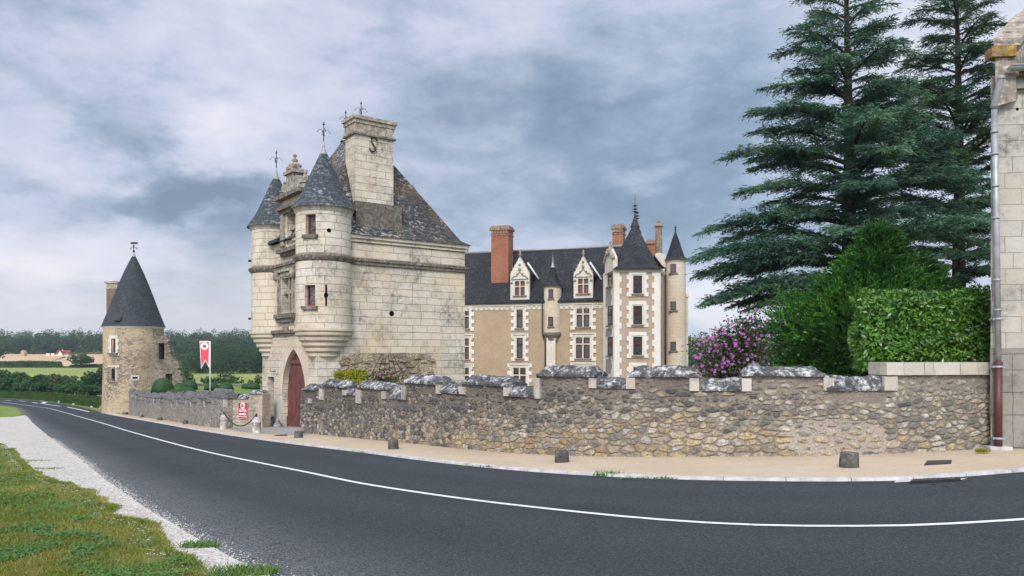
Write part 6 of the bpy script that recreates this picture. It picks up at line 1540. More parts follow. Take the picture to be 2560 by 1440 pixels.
def topiary():
    rng=np.random.default_rng(3); n=2600; u=unit(n,rng); u[:,2]=np.abs(u[:,2])*.98-.1
    proto=thing('topiary_bush','?','bush',(0,0,0))
    mb=MB().lathe((0,0,0),[(.80,-.05),(.93,.15),(.95,.35),(.86,.60),(.66,.80),(.38,.92),(0,.97)],20); obj('core',mb,M['box'],proto)
    C=np.stack([u[:,0]*1.0,u[:,1]*1.0,np.clip(u[:,2],-.08,1)*1.0],axis=1)*rng.uniform(.93,1.03,n)[:,None]
    rad=np.interp(C[:,2],[-.1,0,.3,1],[.86,.93,1,1]); C[:,:2]*=rad[:,None]
    npobj('foliage',leafquads(C,u+unit(n,rng)*.9,.11,.07,rng),4,M['box'],proto)
    L=[(407,988,54,1.62,'largest round clipped bush beside the ruined tower wall'),(452,978,36,1.22,'clipped dome just right of the biggest one, in front of another dome'),(475,974,36,1.35,'clipped dome at the back next to the ruined wall foot'),
       (529,976,36,1.15,'dark rounded bush with flat top just under the banner pole'),(564.5,977,37,1.15,'dark rounded bush with flat top to the right of the banner pole'),
       (614,971,20,1.3,'left one of three clipped bushes by the gatehouse'),(624,972,22,1.25,'middle one of three overlapping clipped bushes by the gatehouse'),(637,973,26,1.3,'clipped bush touching the gatehouse corner'),(463,990,56,.8,'low wide light green clipped mound just above the crenels')]
    for i,(px,py,w,sq,lab) in enumerate(L):
        o=proto if i==0 else copy_tree(proto); p=T(px,py) if i<8 else at(px,py,58)
        r=w/2*p.y/FX*1.03; o.location=p; o.scale=(r,r,r*sq); o.rotation_euler.z=i*1.1; tag(o,lab,'bush','clipped bushes in the raised garden')
topiary()
def bed():
    rng=np.random.default_rng(6); B=bpy.data.objects['garden_bank'].data; V=np.array([v.co[:] for v in B.vertices]).reshape(-1,8,3)
    n=15000; i=rng.uniform(0,len(V)-12,n); j=rng.uniform(1.2,7,n)**1.0; i0=i.astype(int); j0=np.minimum(j.astype(int),6); a=(i-i0)[:,None]; b=(j-j0)[:,None]
    P=(V[i0,j0]*(1-a)+V[i0+1,j0]*a)*(1-b)+(V[i0,j0+1]*(1-a)+V[i0+1,j0+1]*a)*b
    cl=np.array([mnoise.noise(Vector((p[0]*.5,p[1]*.5,0))) for p in P]); P=P[cl>-.12]; n=len(P); cl=cl[cl>-.12]
    h=rng.uniform(.1,.5,n)*np.clip(.7+cl*1.5,.5,1.3); P[:,2]+=h*.75
    o=npobj('lavender',leafquads(P,np.array([0,0,1.])+unit(n,rng)*.55,rng.uniform(.18,.34,n),rng.uniform(.03,.07,n),rng),4,M['lavender']); stuff(o,'soft grey green lavender planting along the top of the garden bank','lavender')
bed()
# ------------------------------------------------------------------ trees, bushes, woods and fields beyond
def crown(rng,c,rad,nl,n,leaf,low=.0):
    """leaf clusters on many small lobes spread through an uneven crown"""
    lc=unit(nl,rng)*(rng.uniform(.35,.86,nl))[:,None]; lc[:,2]=np.maximum(lc[:,2],-.55+low); lr=rng.uniform(.20,.42,nl)
    i=rng.integers(0,nl,n); u=unit(n,rng); p=lc[i]+u*(lr[i]*rng.uniform(.70,1.05,n))[:,None]
    C=np.array(c)+p*np.array(rad); A=u+unit(n,rng)*.9; A[:,2]-=.3
    return leafquads(C,A,leaf*rng.uniform(.7,1.3,n),leaf*rng.uniform(.5,.9,n),rng)
def broad(name,label,cat_,px,Y,top,w,m,seed,trunk=.25,leaf=.3,n=1800,nl=30,group=None,base=None,dep=None,lean=0):
    x=(px-HX)/FX*Y; zb=gz(x,Y) if base is None else base; zt=zY(top,Y); H=zt-zb; rx=w/2*Y/FX; rng=np.random.default_rng(seed)
    root=thing(name,label,cat_,(x,Y,zb),group); tr=H*trunk
    mb=MB(); mb.tube([Vector((x,Y,zb-.3)),Vector((x+lean*.3,Y,zb+tr)),Vector((x+lean,Y,zb+H*.7))],.03*H,7,.01*H)
    for i in range(4):
        a=i*1.7+seed; mb.tube([Vector((x+lean*.3,Y,zb+tr*.9)),Vector((x+lean+math.cos(a)*rx*.6,Y+math.sin(a)*rx*.6,zb+H*.72))],.014*H,5,.005*H)
    obj('trunk' if trunk>.1 else 'stem',mb,M['bark'],root)
    hz=(H-tr)/2; npobj('crown',crown(rng,(x+lean,Y,zb+tr+hz),(rx,dep or rx,hz),nl,n,leaf),4,m,root); return root
BUSH=[(170,121,956,72,'low front bush behind the middle of the clipped hedge'),(226,116,960,66,'low front bush behind the hedge end near the tower'),(60,122,954,66,'small front bush between the corner bush and the broad one'),
 (6,138,922,60,'tall dark bush at the edge of the picture behind the long roadside hedge'),(44,140,926,76,'wide mid green bush with an arched top below the pale meadow'),(96,132,938,66,'round bush in the middle of the row behind the roadside hedge'),
 (143,139,935,62,'brownish olive bush below the wheat field tree'),(178,136,942,60,'low dark bush between the olive one and the tall one'),(231,126,924,56,'tall blue green bush near the round tower with a pointed top'),(258,132,918,44,'dark bush half hidden by the round tower'),
 (16,124,946,62,'low front bush pressed against the back of the hedge'),(112,122,951,78,'broad low front bush reaching the top of the clipped hedge')]
for i,(px,Y,top,w,lab) in enumerate(BUSH):
    broad('leafy_bush',lab,'bush',px,Y,top,w,M['olive'] if i==6 else M['bushleaf'],100+i,.04,.42,1700,34,'bushes beyond the roadside hedge')
broad('lone_tree','round dark field tree standing alone before the wheat','tree',204,292,883,60,M['bushleaf'],41,.22,.75,1500,30)
broad('field_tree','pale green tree cut by the picture edge beside the wheat field','tree',-6,300,857,36,M['olive'],42,.15,.7,1100,24)
broad('field_tree','round tree beside the red roofed farmhouse','tree',122,436,855,36,M['woodleaf'],43,.12,.95,1000,24)
broad('field_tree','small pale pointed tree in the hedge by the wheat field','tree',84,433,865,15,M['olive'],44,.1,.8,500,14)
broad('field_tree','low spreading tree with feathery top behind the banner','tree',552,112,929,104,M['bushleaf'],45,.12,.36,2600,40)
broad('field_tree','dark bushy tree rising just behind the ruined wall','tree',452,105,908,80,M['bushleaf'],46,.08,.34,2200,36)
broad('field_tree','small olive shrub showing beside the gatehouse corner','bush',640,100,940,44,M['olive'],47,.08,.3,900,20)
def hedgebank(name,label,px,w,m,h,seed,n,leaf,Yj=1.0):
    rng=np.random.default_rng(seed); P=resamp([G(*p) for p in px],60); c=P[30]; root=thing(name,label,'hedge',c); V=[]
    I=rng.uniform(0,len(P)-1.01,n); i0=I.astype(int); f=I-i0
    B=np.array([p[:] for p in P]); b=B[i0]*(1-f)[:,None]+B[i0+1]*f[:,None]
    th=rng.uniform(0,PI,n); hh=h*(1+.14*np.array([mnoise.noise(Vector((x*.05,y*.05,seed))) for x,y,_ in b])*2)
    b[:,1]+=np.cos(th)*w; b[:,2]+=np.sin(th)**.6*hh*rng.uniform(.75,1.05,n)
    npobj('foliage',leafquads(b,unit(n,rng),leaf,leaf*.65,rng),4,m,root)
    mb=MB()
    for a,e in zip(P,P[1:]): mb.hexa([a+Vector((0,-w*.8,-.3)),e+Vector((0,-w*.8,-.3)),e+Vector((0,w*.8,-.3)),a+Vector((0,w*.8,-.3))],[a+Vector((0,-w*.5,h*.8)),e+Vector((0,-w*.5,h*.8)),e+Vector((0,w*.5,h*.8)),a+Vector((0,w*.5,h*.8))])
    obj('core',mb,m,root)
hp=lambda L,Y:[((x),HY+(EYE-gz((x-HX)/FX*Y,Y))*FX/Y) for x in L]
hedgebank('field_hedge','dark hedge in front of the wheat, on the far side of the meadow',hp([-60,20,80,152],298),1.8,M['bushleaf'],2.6,51,3600,.6)
hedgebank('field_hedge','low hedge running behind the lone tree to the round tower',hp([178,220,262],296),1.5,M['bushleaf'],1.5,52,1600,.5)
hedgebank('field_hedge','thin distant hedge along the top of the wheat field',hp([38,80,140,175],445),1.5,M['woodleaf'],2.2,53,1400,.8)
def roadside_hedge():
    rng=np.random.default_rng(8); bot=[(-420,985),(-200,990),(-60,993.5),(0,995.5),(50,998),(100,1002),(150,1007.5),(200,1014),(230,1018.5),(259,1022.5)]
    P=resamp(cat([G(*p)+Vector((0,.25,0)) for p in bot]),120); top=lambda px:np.interp(px,[-400,0,100,200,260],[970,979,983.5,991,997])
    root=thing('clipped_hedge','long low clipped hedge curving along the far side of the road','hedge',P[60]); mb=MB(); rows=[]
    for p in P:
        px=HX+FX*p.x/p.y; z=zY(top(px),p.y); n=Vector((-p.x,-p.y,0)).normalized(); rows.append((p,z,-n))
    V=[]; n_=26000; I=rng.uniform(0,len(P)-1.01,n_)
    for I_ in I:
        i=int(I_); f=I_-i; a,b=rows[i],rows[i+1]; p=a[0].lerp(b[0],f); z=a[1]+(b[1]-a[1])*f; n=a[2]
        if rng.random()<.55: V.append((p.x-n.x*.03,p.y-n.y*.03,p.z+(z-p.z)*rng.random()))
        else: w=rng.random()*1.1; V.append((p.x+n.x*w,p.y+n.y*w,z+rng.uniform(-.03,.10)+.05*abs(rng.normal())))
    for a,b in zip(rows,rows[1:]):
        A=[a[0],b[0],b[0]+b[2]*1.1,a[0]+a[2]*1.1]; mb.hexa([Vector((q.x,q.y,q.z-.3)) for q in A],[Vector((A[0].x,A[0].y,a[1]-.05)),Vector((A[1].x,A[1].y,b[1]-.05)),Vector((A[2].x,A[2].y,b[1]-.05)),Vector((A[3].x,A[3].y,a[1]-.05))])
    obj('core',mb,M['clipped'],root)
    V=np.array(V); npobj('foliage',leafquads(V,unit(n_,rng),rng.uniform(.10,.19,n_),rng.uniform(.06,.11,n_),rng),4,M['clipped'],root)
roadside_hedge()
def woods(name,label,spots,seed,leaf,n,nl):
    rng=np.random.default_rng(seed); V=[]
    for px,Y,h,w in spots:
        x=(px-HX)/FX*Y; zb=gz(x,Y); rx=w/2
        V.append(crown(rng,(x,Y,zb+h*.52),(rx,rx,h*.5),nl,n,leaf*rng.uniform(.85,1.15)))
        V.append(crown(rng,(x,Y,zb+h*.22),(rx*.9,rx*.9,h*.25),8,n//4,leaf))
    o=npobj(name,np.concatenate(V),4,M['woodleaf']); stuff(o,label,'wood'); return o
rw=random.Random(12); sp=[]
for Y,n,h0,h1 in ((458,56,9.5,12),(480,54,11,13.5),(512,50,11,14.5),(560,46,11,15),(620,44,10,15)):
    for i in range(n): sp.append((-150+(880)*(i+rw.random())/n,Y+rw.uniform(-7,7),rw.uniform(h0,h1),rw.uniform(10,17)))
woods('woodland','dark wooded skyline behind the wheat field and the round tower',sp,61,.85,400,16)
sp=[]
for Y,n,h0,h1 in ((238,14,7,9),(252,14,8,10.5),(272,14,9,11),(300,13,9.5,12)):
    for i in range(n): sp.append((405+(330)*(i+rw.random())/n,Y+rw.uniform(-5,5),rw.uniform(h0,h1)*(1.0),rw.uniform(7.5,12.5)))
woods('woodland','nearer green wood edge behind the banner and the gatehouse',sp,62,.52,800,20)
sp=[]
for Y,n,h0,h1 in ((215,12,7,10),(235,12,10,12),(262,12,12,14)):
    for i in range(n): sp.append((1640+360*(i+rw.random())/n,Y+rw.uniform(-6,6),rw.uniform(h0,h1)*(1-.0),rw.uniform(8,13)))
woods('woodland','dark wooded hillside showing between the end turret and the hibiscus',sp,63,.6,650,20)
# the little farm across the fields
def farm():
    Y=440; k=Y/FX; b=at(157,HY,Y); zb=gz(b.x,Y); f=Fr((0,Y,0),(1,.12),(.12,-1)); root=thing('farmhouse','distant cream farmhouse with a dark red hipped roof beside the wheat','house',(b.x,Y,zb))
    X=lambda px:f.x(px); z=lambda y:zY(y,Y); mb=MB().box(f,X(139),X(171),-6,0,zb-1,z(885.5)); mb.slab(f,[(X(146),zb-.5),(X(159),zb-.5),(X(159),z(885.8)),(X(152.5),z(878)),(X(146),z(885.8))],0,1.2); obj('wall',mb,M['farm_wall'],root)
    mb=MB(); e=[f.P(X(137),.3,z(885.5)),f.P(X(173),.3,z(885.5)),f.P(X(173),-6.3,z(885.5)),f.P(X(137),-6.3,z(885.5))]; r=[f.P(X(139),-3,z(875.6)),f.P(X(170),-3,z(876.2))]
    mb.poly([e[0],e[1],r[1],r[0]]); mb.poly([e[2],e[3],r[0],r[1]]); mb.poly([e[1],e[2],r[1]]); mb.poly([e[3],e[0],r[0]])
    g=[f.P(X(145),1.4,z(886.3)),f.P(X(152.5),1.4,z(877.2)),f.P(X(160),1.4,z(886.3)),f.P(X(145),-3,z(886.3)),f.P(X(152.5),-3,z(877.2)),f.P(X(160),-3,z(886.3))]
    mb.poly([g[0],g[1],g[4],g[3]]); mb.poly([g[1],g[2],g[5],g[4]]); rf=obj('roof',mb,M['farm_roof'],root)
    mb=MB().box(f,X(151.6),X(153),-2.5,-1.6,z(878),z(874.6)); obj('chimney',mb,M['farm_wall'],rf)
    b=at(56,HY,Y); zb=gz(b.x,Y); h=thing('field_hut','tiny tan gabled hut at the far edge of the wheat','hut',(b.x,Y,zb)); mb=MB().box(f,X(51.5),X(60.5),-3,0,zb-1,z(881)); obj('wall',mb,M['farm_tan'],h)
    mb=MB(); a=[f.P(X(51),.2,z(881.3)),f.P(X(61),.2,z(881.3)),f.P(X(56),0,z(876)),f.P(X(51),-3.2,z(881.3)),f.P(X(61),-3.2,z(881.3)),f.P(X(56),-3,z(876))]; mb.poly([a[0],a[1],a[2]]); mb.poly([a[0],a[2],a[5],a[3]]); mb.poly([a[1],a[4],a[5],a[2]]); obj('roof',mb,M['farm_tan'],h)
    fn=thing('white_fence','short white boundary wall pieces beside the distant farmhouse','fence',(at(126,HY,Y).x,Y,gz(at(126,HY,Y).x,Y)))
    for x0,x1 in ((116,124),(128,136)): mb=MB().box(f,X(x0),X(x1),-.3,0,zb-.5,z(884)); mb.box(f,X(x0),X(x0)+.5,-.4,.1,zb-.5,z(883)); mb.box(f,X(x1)-.5,X(x1),-.4,.1,zb-.5,z(883)); obj('wall_panel',mb,M['farm_wall'],fn)
M['farm_wall']=simple('cream_render',(.72,.64,.52),.06,1,.9); M['farm_roof']=simple('dark_red_tiles',(.20,.055,.05),.2,1,.9); M['farm_tan']=simple('tan_hut',(.46,.34,.22),.1,1,.9)
farm()
# ------------------------------------------------------------------ grass, weeds
def inpoly(x,y,P):
    c=np.zeros(len(x),bool); j=len(P)-1
    for i in range(len(P)):
        xi,yi=P[i];xj,yj=P[j]
        with np.errstate(divide='ignore',invalid='ignore'): c^=((yi>y)!=(yj>y))&(x<(xj-xi)*(y-yi)/(yj-yi+1e-12)+xi)
        j=i
    return c
def grass():
    rng=np.random.default_rng(5)
    gp_=np.array([(p.x,p.y) for p in gl]); poly=[tuple(p) for p in gp_]+[(6,.5),(-14,.5),(-34,30)]
    n=420000; Y=1/rng.uniform(1/24,1/3.6,n); X=(rng.uniform(-700,640,n)-HX)/FX*Y
    near=np.array([mnoise.noise(Vector((x*1.1,y*1.1,2))) for x,y in zip(X[:1],Y[:1])])
    ok=inpoly(X,Y,poly); X,Y=X[ok],Y[ok]
    # thin the sward towards the gravel edge
    N1=np.array([mnoise.noise(Vector((x*.8,y*.8,3))) for x,y in zip(X,Y)]); N2=np.array([mnoise.noise(Vector((x*2.6,y*2.6,8))) for x,y in zip(X,Y)])
    E=np.full(len(X),9.0)
    for i in range(0,len(gp_),2): E=np.minimum(E,np.hypot(X-gp_[i,0],Y-gp_[i,1]))
    keep=rng.random(len(X))<np.clip(.15+E*1.1+N2*.9,.05,1); X,Y,N1,N2,E=X[keep],Y[keep],N1[keep],N2[keep],E[keep]
    clov=(N1+N2*.8+rng.normal(size=len(X))*.10>.24)&(E<2.4+N2*2); Z=np.array([gz(x,y) for x,y in zip(X,Y)])+.01
    for sel,nm,m,lab in ((~clov,'grass','blade','mown grass with yellowing tips on the near verge'),(clov,'clover','clover','darker clover patches along the edge of the gravel')):
        x,y,z=X[sel],Y[sel],Z[sel]; k=len(x); s=np.clip(y/8,.75,2.2)
        if nm=='grass':
            h=rng.uniform(.02,.06,k)*(1+N1[sel]*.5)*np.clip(s,.9,1.5); w=rng.uniform(.004,.009,k)*s; a=rng.uniform(0,2*PI,k); ln=rng.uniform(.2,.95,k)*h
            d=np.stack([np.cos(a),np.sin(a),0*a],1); l=rng.uniform(0,2*PI,k); e=np.stack([np.cos(l)*ln,np.sin(l)*ln,h],1); b=np.stack([x,y,z],1)
            V=np.stack([b-d*w[:,None]*.5,b+d*w[:,None]*.5,b+e*.6+d*w[:,None]*.35+np.array([0,0,.008]),b+e],1)
        else:
            h=rng.uniform(.02,.06,k); b=np.stack([x,y,z+h],1); A=unit(k,rng); A[:,2]*=.4; V=leafquads(b,A,rng.uniform(.022,.04,k)*s,rng.uniform(.016,.03,k)*s,rng,np.array([0,0,1.])+unit(k,rng)*.3)
        o=npobj(nm,V,4,M[m]); stuff(o,lab,nm)
grass()
def fringe():
    rng=np.random.default_rng(15); P=np.array([(p.x,p.y) for p in gl if p.y<24]); n=26000; i=rng.integers(0,len(P)-1,n); f=rng.random((n,1)); b=P[i]*(1-f)+P[i+1]*f
    w=np.array([mnoise.noise(Vector((x*1.7,y*1.7,4))) for x,y in b]); off=np.abs(rng.normal(size=n))*(.02+.05*np.clip(w+.25,0,1)); b[:,0]+=off*.75+rng.normal(size=n)*.03; b[:,1]+=off*.6
    k=len(b); s=np.clip(b[:,1]/8,.8,2); B=np.stack([b[:,0],b[:,1],[gz(x,y)+.02 for x,y in b]],1); h=rng.uniform(.015,.055,k); e=unit(k,rng)*(h*1.1)[:,None]; e[:,2]=h; a=rng.uniform(0,2*PI,k); d=np.stack([np.cos(a),np.sin(a),0*a],1)*(rng.uniform(.004,.008,k)*s)[:,None]
    o=npobj('grass_fringe',np.stack([B-d,B+d,B+e*.6+d*.7+np.array([0,0,.006]),B+e],1),4,M['blade']); stuff(o,'thin grass creeping over the edge of the white gravel','grass')
fringe()
def pebbles(name,label,P,n,spread,size,m,seed,lift):
    rng=np.random.default_rng(seed); P=np.array([(p.x,p.y) for p in P]); i=rng.integers(0,len(P)-1,n); f=rng.random((n,1)); b=P[i]*(1-f)+P[i+1]*f; t=P[i+1]-P[i]; t/=np.linalg.norm(t,axis=1)[:,None]+1e-9; q=np.stack([t[:,1],-t[:,0]],1)
    b=b+q*(rng.normal(size=n)*spread)[:,None]; c=np.stack([b[:,0],b[:,1],[gz(x,y)+lift for x,y in b]],1); r=rng.uniform(.4,1,n)**1.5*size; A=[np.array(v,float) for v in ((1,0,0),(0,1,0),(-1,0,0),(0,-1,0))]; a=rng.uniform(0,2*PI,n); V=[]
    R2=[np.stack([np.cos(a+k*PI/2)*r*(1+.4*(k%2)),np.sin(a+k*PI/2)*r*(1+.4*(k%2)),0*a],1) for k in range(4)]; up=np.stack([0*a,0*a,r*.8],1)
    for k in range(4): V.append(np.stack([c+R2[k],c+R2[(k+1)%4],c+up],1))
    o=npobj(name,np.concatenate(V),3,m); stuff(o,label,'pebbles')
pebbles('pebbles','loose white limestone chips strewn along the edge of the gravel and asphalt',[p for p in rl if p.y<30],9000,.085,.0085,M['chip'],70,.024)
pebbles('pebbles','loose white chips scattered where the gravel meets the grass',[p for p in gl if p.y<26],5000,.10,.009,M['chip'],71,.03)
pebbles('pebbles','small buff stones and crumbs lying along the foot of the rubble wall',[q for q in WP if 5<q.y<60 and q.x>-8.2],2600,.10,.022,M['crumb'],72,.06)
def tuft(px,py,label,n=70,r=.16,h=.09,seed=1,m='clover',name='grass_tuft',flat=1.0,dz=.03):
    p=G(px,py,dz); rng=np.random.default_rng(seed); k=n; a=rng.uniform(0,2*PI,k); rr=r*np.sqrt(rng.random(k)); b=np.stack([p.x+np.cos(a)*rr*1.5,p.y+np.sin(a)*rr*.6*flat,np.full(k,p.z)],1)
    hh=rng.uniform(.4,1,k)*h; d=unit(k,rng); d[:,2]=0; e=unit(k,rng)*h*.7; e[:,2]=hh; w=np.full((k,1),.008)
    V=np.stack([b-d*w,b+d*w,b+e*.6+d*w*.8,b+e],1); o=npobj(name,V,4,M[m],None,p); tag(o,label,'weeds','weeds growing at the edges of the road'); return o
tuft(499,1366,'small green weed clump alone on the road edge of the gravel',260,.13,.07,1)
tuft(610,1434,'larger weed clump where gravel and road meet at the bottom',420,.20,.09,2)
tuft(898,1133,'tiny weed in the kerb near the second stone stump',60,.14,.07,3,dz=.05); tuft(1215,1168,'thin grass strip in the kerb between two stone stumps',130,.34,.05,4,flat=.3,dz=.04)
tuft(1518,1189,'taller weed tuft in the kerb beyond the third stump',150,.16,.11,5,dz=.03); tuft(1648,1197,'long thin weed strip in the middle of the long kerb',200,.42,.05,6,flat=.25,dz=.03)
tuft(2456,1131,'bright weed at the wall foot beside the red downpipe',160,.08,.10,7,'gold',dz=.08)
tuft(60,1185,'dry grass clump on the white gravel near the lawn',520,.22,.05,8,'blade',dz=.03); tuft(90,1152,'thin flat weed on the white gravel farther along',180,.30,.04,9,'blade',dz=.03)
tuft(120,1172,'scattered brown weed in the middle of the gravel strip',180,.26,.04,10,'blade',dz=.03)
for px,py,sd in ((20,1080,30),(14,1064,31),(36,1096,32),(8,1095,33)): pass
# ------------------------------------------------------------------ street things
def lumpy(name,label,cat_,px,py,w,h,m,seed,group=None,cut=.0):
    p=G(px,py); k=p.y/FX; r=w/2*k; H=h*k*.93; mb=MB(); p=Vector((p.x,p.y+r*.6,gz(p.x,p.y+r*.6)+.05))
    mb.lathe(p,[(r*1.0,-.2),(r*1.02,.05),(r,H*.6),(r*.97,H*.9),(r*.90,H),(r*.5,H*1.015),(0,H*1.02)],22,jit=.10)
    o=obj(name,mb,M[m],None,p); tag(o,label,cat_,group); return o
ST='short stone stumps on the pavement'
lumpy('stone_stump','largest mossy stone stump before the pale patch of the long wall','stump',2129,1178,46,41,'stump',1,ST)
lumpy('stone_stump','grey stone stump standing alone midway along the long wall','stump',1405,1164,36,32,'stump',2,ST)
lumpy('stone_stump','stone stump below the first tall merlon of the long wall','stump',982,1129,27,26,'stump',3,ST)
lumpy('stone_stump','square dark stump by the wall end next to the big red door','stump',745,1099,21,18,'stump',4,ST)
for i,(px,py,w,h,l) in enumerate(((311,1038,13,7,'tiny flat stump nearest the round tower'),(352,1046,10,9,'second small stump from the round tower along the dark wall'),(398,1053,12,8,'third small stump from the tower, low and pale'),(462.5,1063,14,11,'biggest small stump at the dark wall, toward the white posts'))):
    lumpy('stone_stump',l,'stump',px,py,w,h,'stump',5+i,'small stumps along the low wall')
def posts():
    tops=[]
    for px,py,w,h,l in ((558,1076.5,19,37,'white domed stone post with chain, the one farther from the red door'),(639.5,1086.5,22,41,'chipped white domed stone post with chain nearer the side door')):
        p=G(px,py); k=p.y/FX; r=w/2*k; H=h*k; p=Vector((p.x,p.y+r*.5,gz(p.x,p.y)+.052)); t=thing('stone_post',l,'post',p,'white stone posts by the gate')
        mb=MB().lathe(p,[(r*1.04,-.2),(r*1.04,.02),(r*.98,.06),(r*.94,H*.62),(r*1.02,H*.63),(r*1.04,H*.69),(r*.98,H*.72),(r*.88,H*.82),(r*.62,H*.93),(r*.25,H*.985),(0,H)],24,jit=.03); obj('shaft',mb,M['post'],t)
        mb=MB().tube([p+Vector((.0,0,H-.02)),p+Vector((0,0,H+.06))],.025,8); mb.ball(p+Vector((0,0,H+.085)),.045,8); obj('iron_ring',mb,M['iron'],t); tops.append(p+Vector((0,0,H+.08)))
    a,b=tops; c=(a+b)/2; n=46; P=[a.lerp(b,i/n)+Vector((0,0,-.50*(1-(2*i/n-1)**2))) for i in range(n+1)]; mb=MB()
    for i in range(n):
        u=(P[i+1]-P[i]); l=u.length; t=u.normalized(); s=t.cross(Vector((0,0,1))).normalized(); v=s if i%2 else s.cross(t); m=(P[i]+P[i+1])/2
        ring=[m+t*math.cos(q)*l*.72+v*math.sin(q)*.024 for q in [2*PI*k/8 for k in range(9)]]; mb.tube(ring,.010,5,cap=False)
    o=obj('chain',mb,M['iron'],None,c); tag(o,'black iron chain hanging in a curve between two white posts','chain')
posts()
p=G(695,1071); k=p.y/FX; p.z+=.07
mb=MB().lathe(p,[(12*k,-.1),(11.5*k,.04),(9.5*k,6*k),(6*k,13*k),(4*k,19*k),(2.5*k,21.5*k),(0,22*k)],16,jit=.12); tag(obj('wheel_guard',mb,M['grey_stone'],None,p),'dark conical guard stone leaning at the gate jamb','guard stone')
p=G(714.5,1066.5); p.z+=.07; mb=MB().lathe(p,[(0,0),(6.2*k,0),(7.4*k,9*k),(7.9*k,9*k),(7.9*k,10.5*k),(6.6*k,10.5*k),(6.2*k,8.5*k),(0,8.5*k)],20,sm=False); tag(obj('plant_pot',mb,M['white'],None,p),'small white tub beside the big red door','pot')
p=G(668,1066); p.z+=.07; mb=MB().lathe(p,[(17*k,-.1),(17*k,.06),(15*k,7*k),(10*k,11*k),(0,12*k)],14,jit=.3,sy=.6); tag(obj('mounting_stone',mb,M['grey_stone'],None,p),'worn rounded stone block below the side door step','stone block')
def grate(name,label,px,m,dz,bars=0):
    P=[G(*q,dz) for q in px]; c=sum(P,Vector((0,0,0)))/4; t=thing(name,label,'grate',c); mb=MB(); mb.hexa([p-Vector((0,0,.03)) for p in P],P); obj('frame',mb,M[m],t)
    if bars:
        mb=MB()
        for i in range(bars):
            a=P[0].lerp(P[1],(i+.25)/bars); b=P[0].lerp(P[1],(i+.7)/bars); d=P[3].lerp(P[2],(i+.25)/bars); e=P[3].lerp(P[2],(i+.7)/bars)
            ins=lambda u,v,f:u.lerp(v,f)+Vector((0,0,.004)); q=[ins(a,d,.15),ins(b,e,.15),ins(b,e,.85),ins(a,d,.85)]; mb.hexa([x-Vector((0,0,.003)) for x in q],q)
        obj('bar',mb,M['stump'],t)
grate('drain_grate','cast drain cover set in the sandy pavement near the downpipe',[(2309,1163),(2377,1159),(2380,1149.5),(2318,1151)],'iron',.062,16)
grate('drain_grate','small flat metal cover on the pavement before the gate',[(684,1089.5),(717,1089.5),(719,1087),(690,1087)],'iron',.063)
grate('kerb_inlet','slotted kerb drain at the road edge with pale concrete lip',[(2275,1203),(2402,1197),(2398,1192),(2282,1197)],'iron',.055,11)
P=[G(2235,1206,.024),G(2405,1199,.024),G(2420,1195,.024),G(2240,1201,.024)]; mb=MB(); mb.poly(P); struct(obj('kerb_apron',mb,M['kerb']))
# entrance sign on the garden wall
def text(body,size,fr,xc,z,d,m,parent,name,bold=0,ext=.004):
    cu=bpy.data.curves.new('t','FONT'); cu.body=body; cu.size=size; cu.align_x='CENTER'; cu.extrude=ext; cu.offset=bold
    o=bpy.data.objects.new('t',cu); COL.objects.link(o); dg=bpy.context.evaluated_depsgraph_get(); me=bpy.data.meshes.new_from_object(o.evaluated_get(dg)); bpy.data.objects.remove(o)
    off=rootpos(parent)
    for v in me.vertices:
        w=fr.P(xc+v.co.x,d+v.co.z,z+v.co.y)-off; v.co=w
    me.name=name; me.materials.clear(); return link(name,me,m,parent)
def disc(fr,x,z,r,d0,d1,m,parent,name,n=28):
    mb=MB().slab(fr,[(x+r*math.cos(2*PI*i/n),z+r*math.sin(2*PI*i/n)) for i in range(n)],d0,d1); return obj(name,mb,m,parent)
def sign():
    a=RW[0]; b=RW[-1]; f=Fr((a.x,a.y,0),b-a,RWn); d=.06; x0,z1=f.hit(595,1006,d); x1,z0=f.hit(618,1047.5,d); xm=(x0+x1)/2; w=x1-x0; h=z1-z0
    root=thing('entrance_sign','crimson sign with a white emblem, arrow and entrance lettering on the wall','sign',f.P(xm,.03,z0))
    mb=MB().box(f,x0,x1,.0,.05,z0,z1); obj('panel',mb,M['sign_red'],root); b_=.012
    mb=MB().slab(f,rect(x0-.004,x1+.004,z0-.004,z1+.004),.05,.056,[rect(x0+b_,x1-b_,z0+b_,z1-b_)],back=False); obj('border',mb,M['pinkish'],root)
    disc(f,xm,z1-h*.19,w*.25,.05,.056,M['white'],root,'emblem'); text('M',w*.36,f,xm-.012,z1-h*.19-w*.13,.058,M['sign_red'],root,'letter',.004); text('V',w*.22,f,xm+.0,z1-h*.19-w*.12,.0585,M['sign_red'],root,'letter',.002)
    text('ENTRÉE',w*.205,f,xm,z0+h*.515,.052,M['white'],root,'lettering',.001); text('VISITEURS',w*.19,f,xm,z0+h*.415,.052,M['white'],root,'lettering',.001); text('ENTRANCE',w*.175,f,xm,z0+h*.09,.052,M['white'],root,'lettering',.001)
    za=z0+h*.285; mb=MB().slab(f,[(x0+w*.1,za-.028),(x1-w*.30,za-.028),(x1-w*.30,za-.062),(x1-w*.10,za),(x1-w*.30,za+.062),(x1-w*.30,za+.028),(x0+w*.1,za+.028)],.05,.056); obj('arrow',mb,M['white'],root)
M['pinkish']=simple('pale_border',(.70,.45,.47),.05,3,.5)
sign()
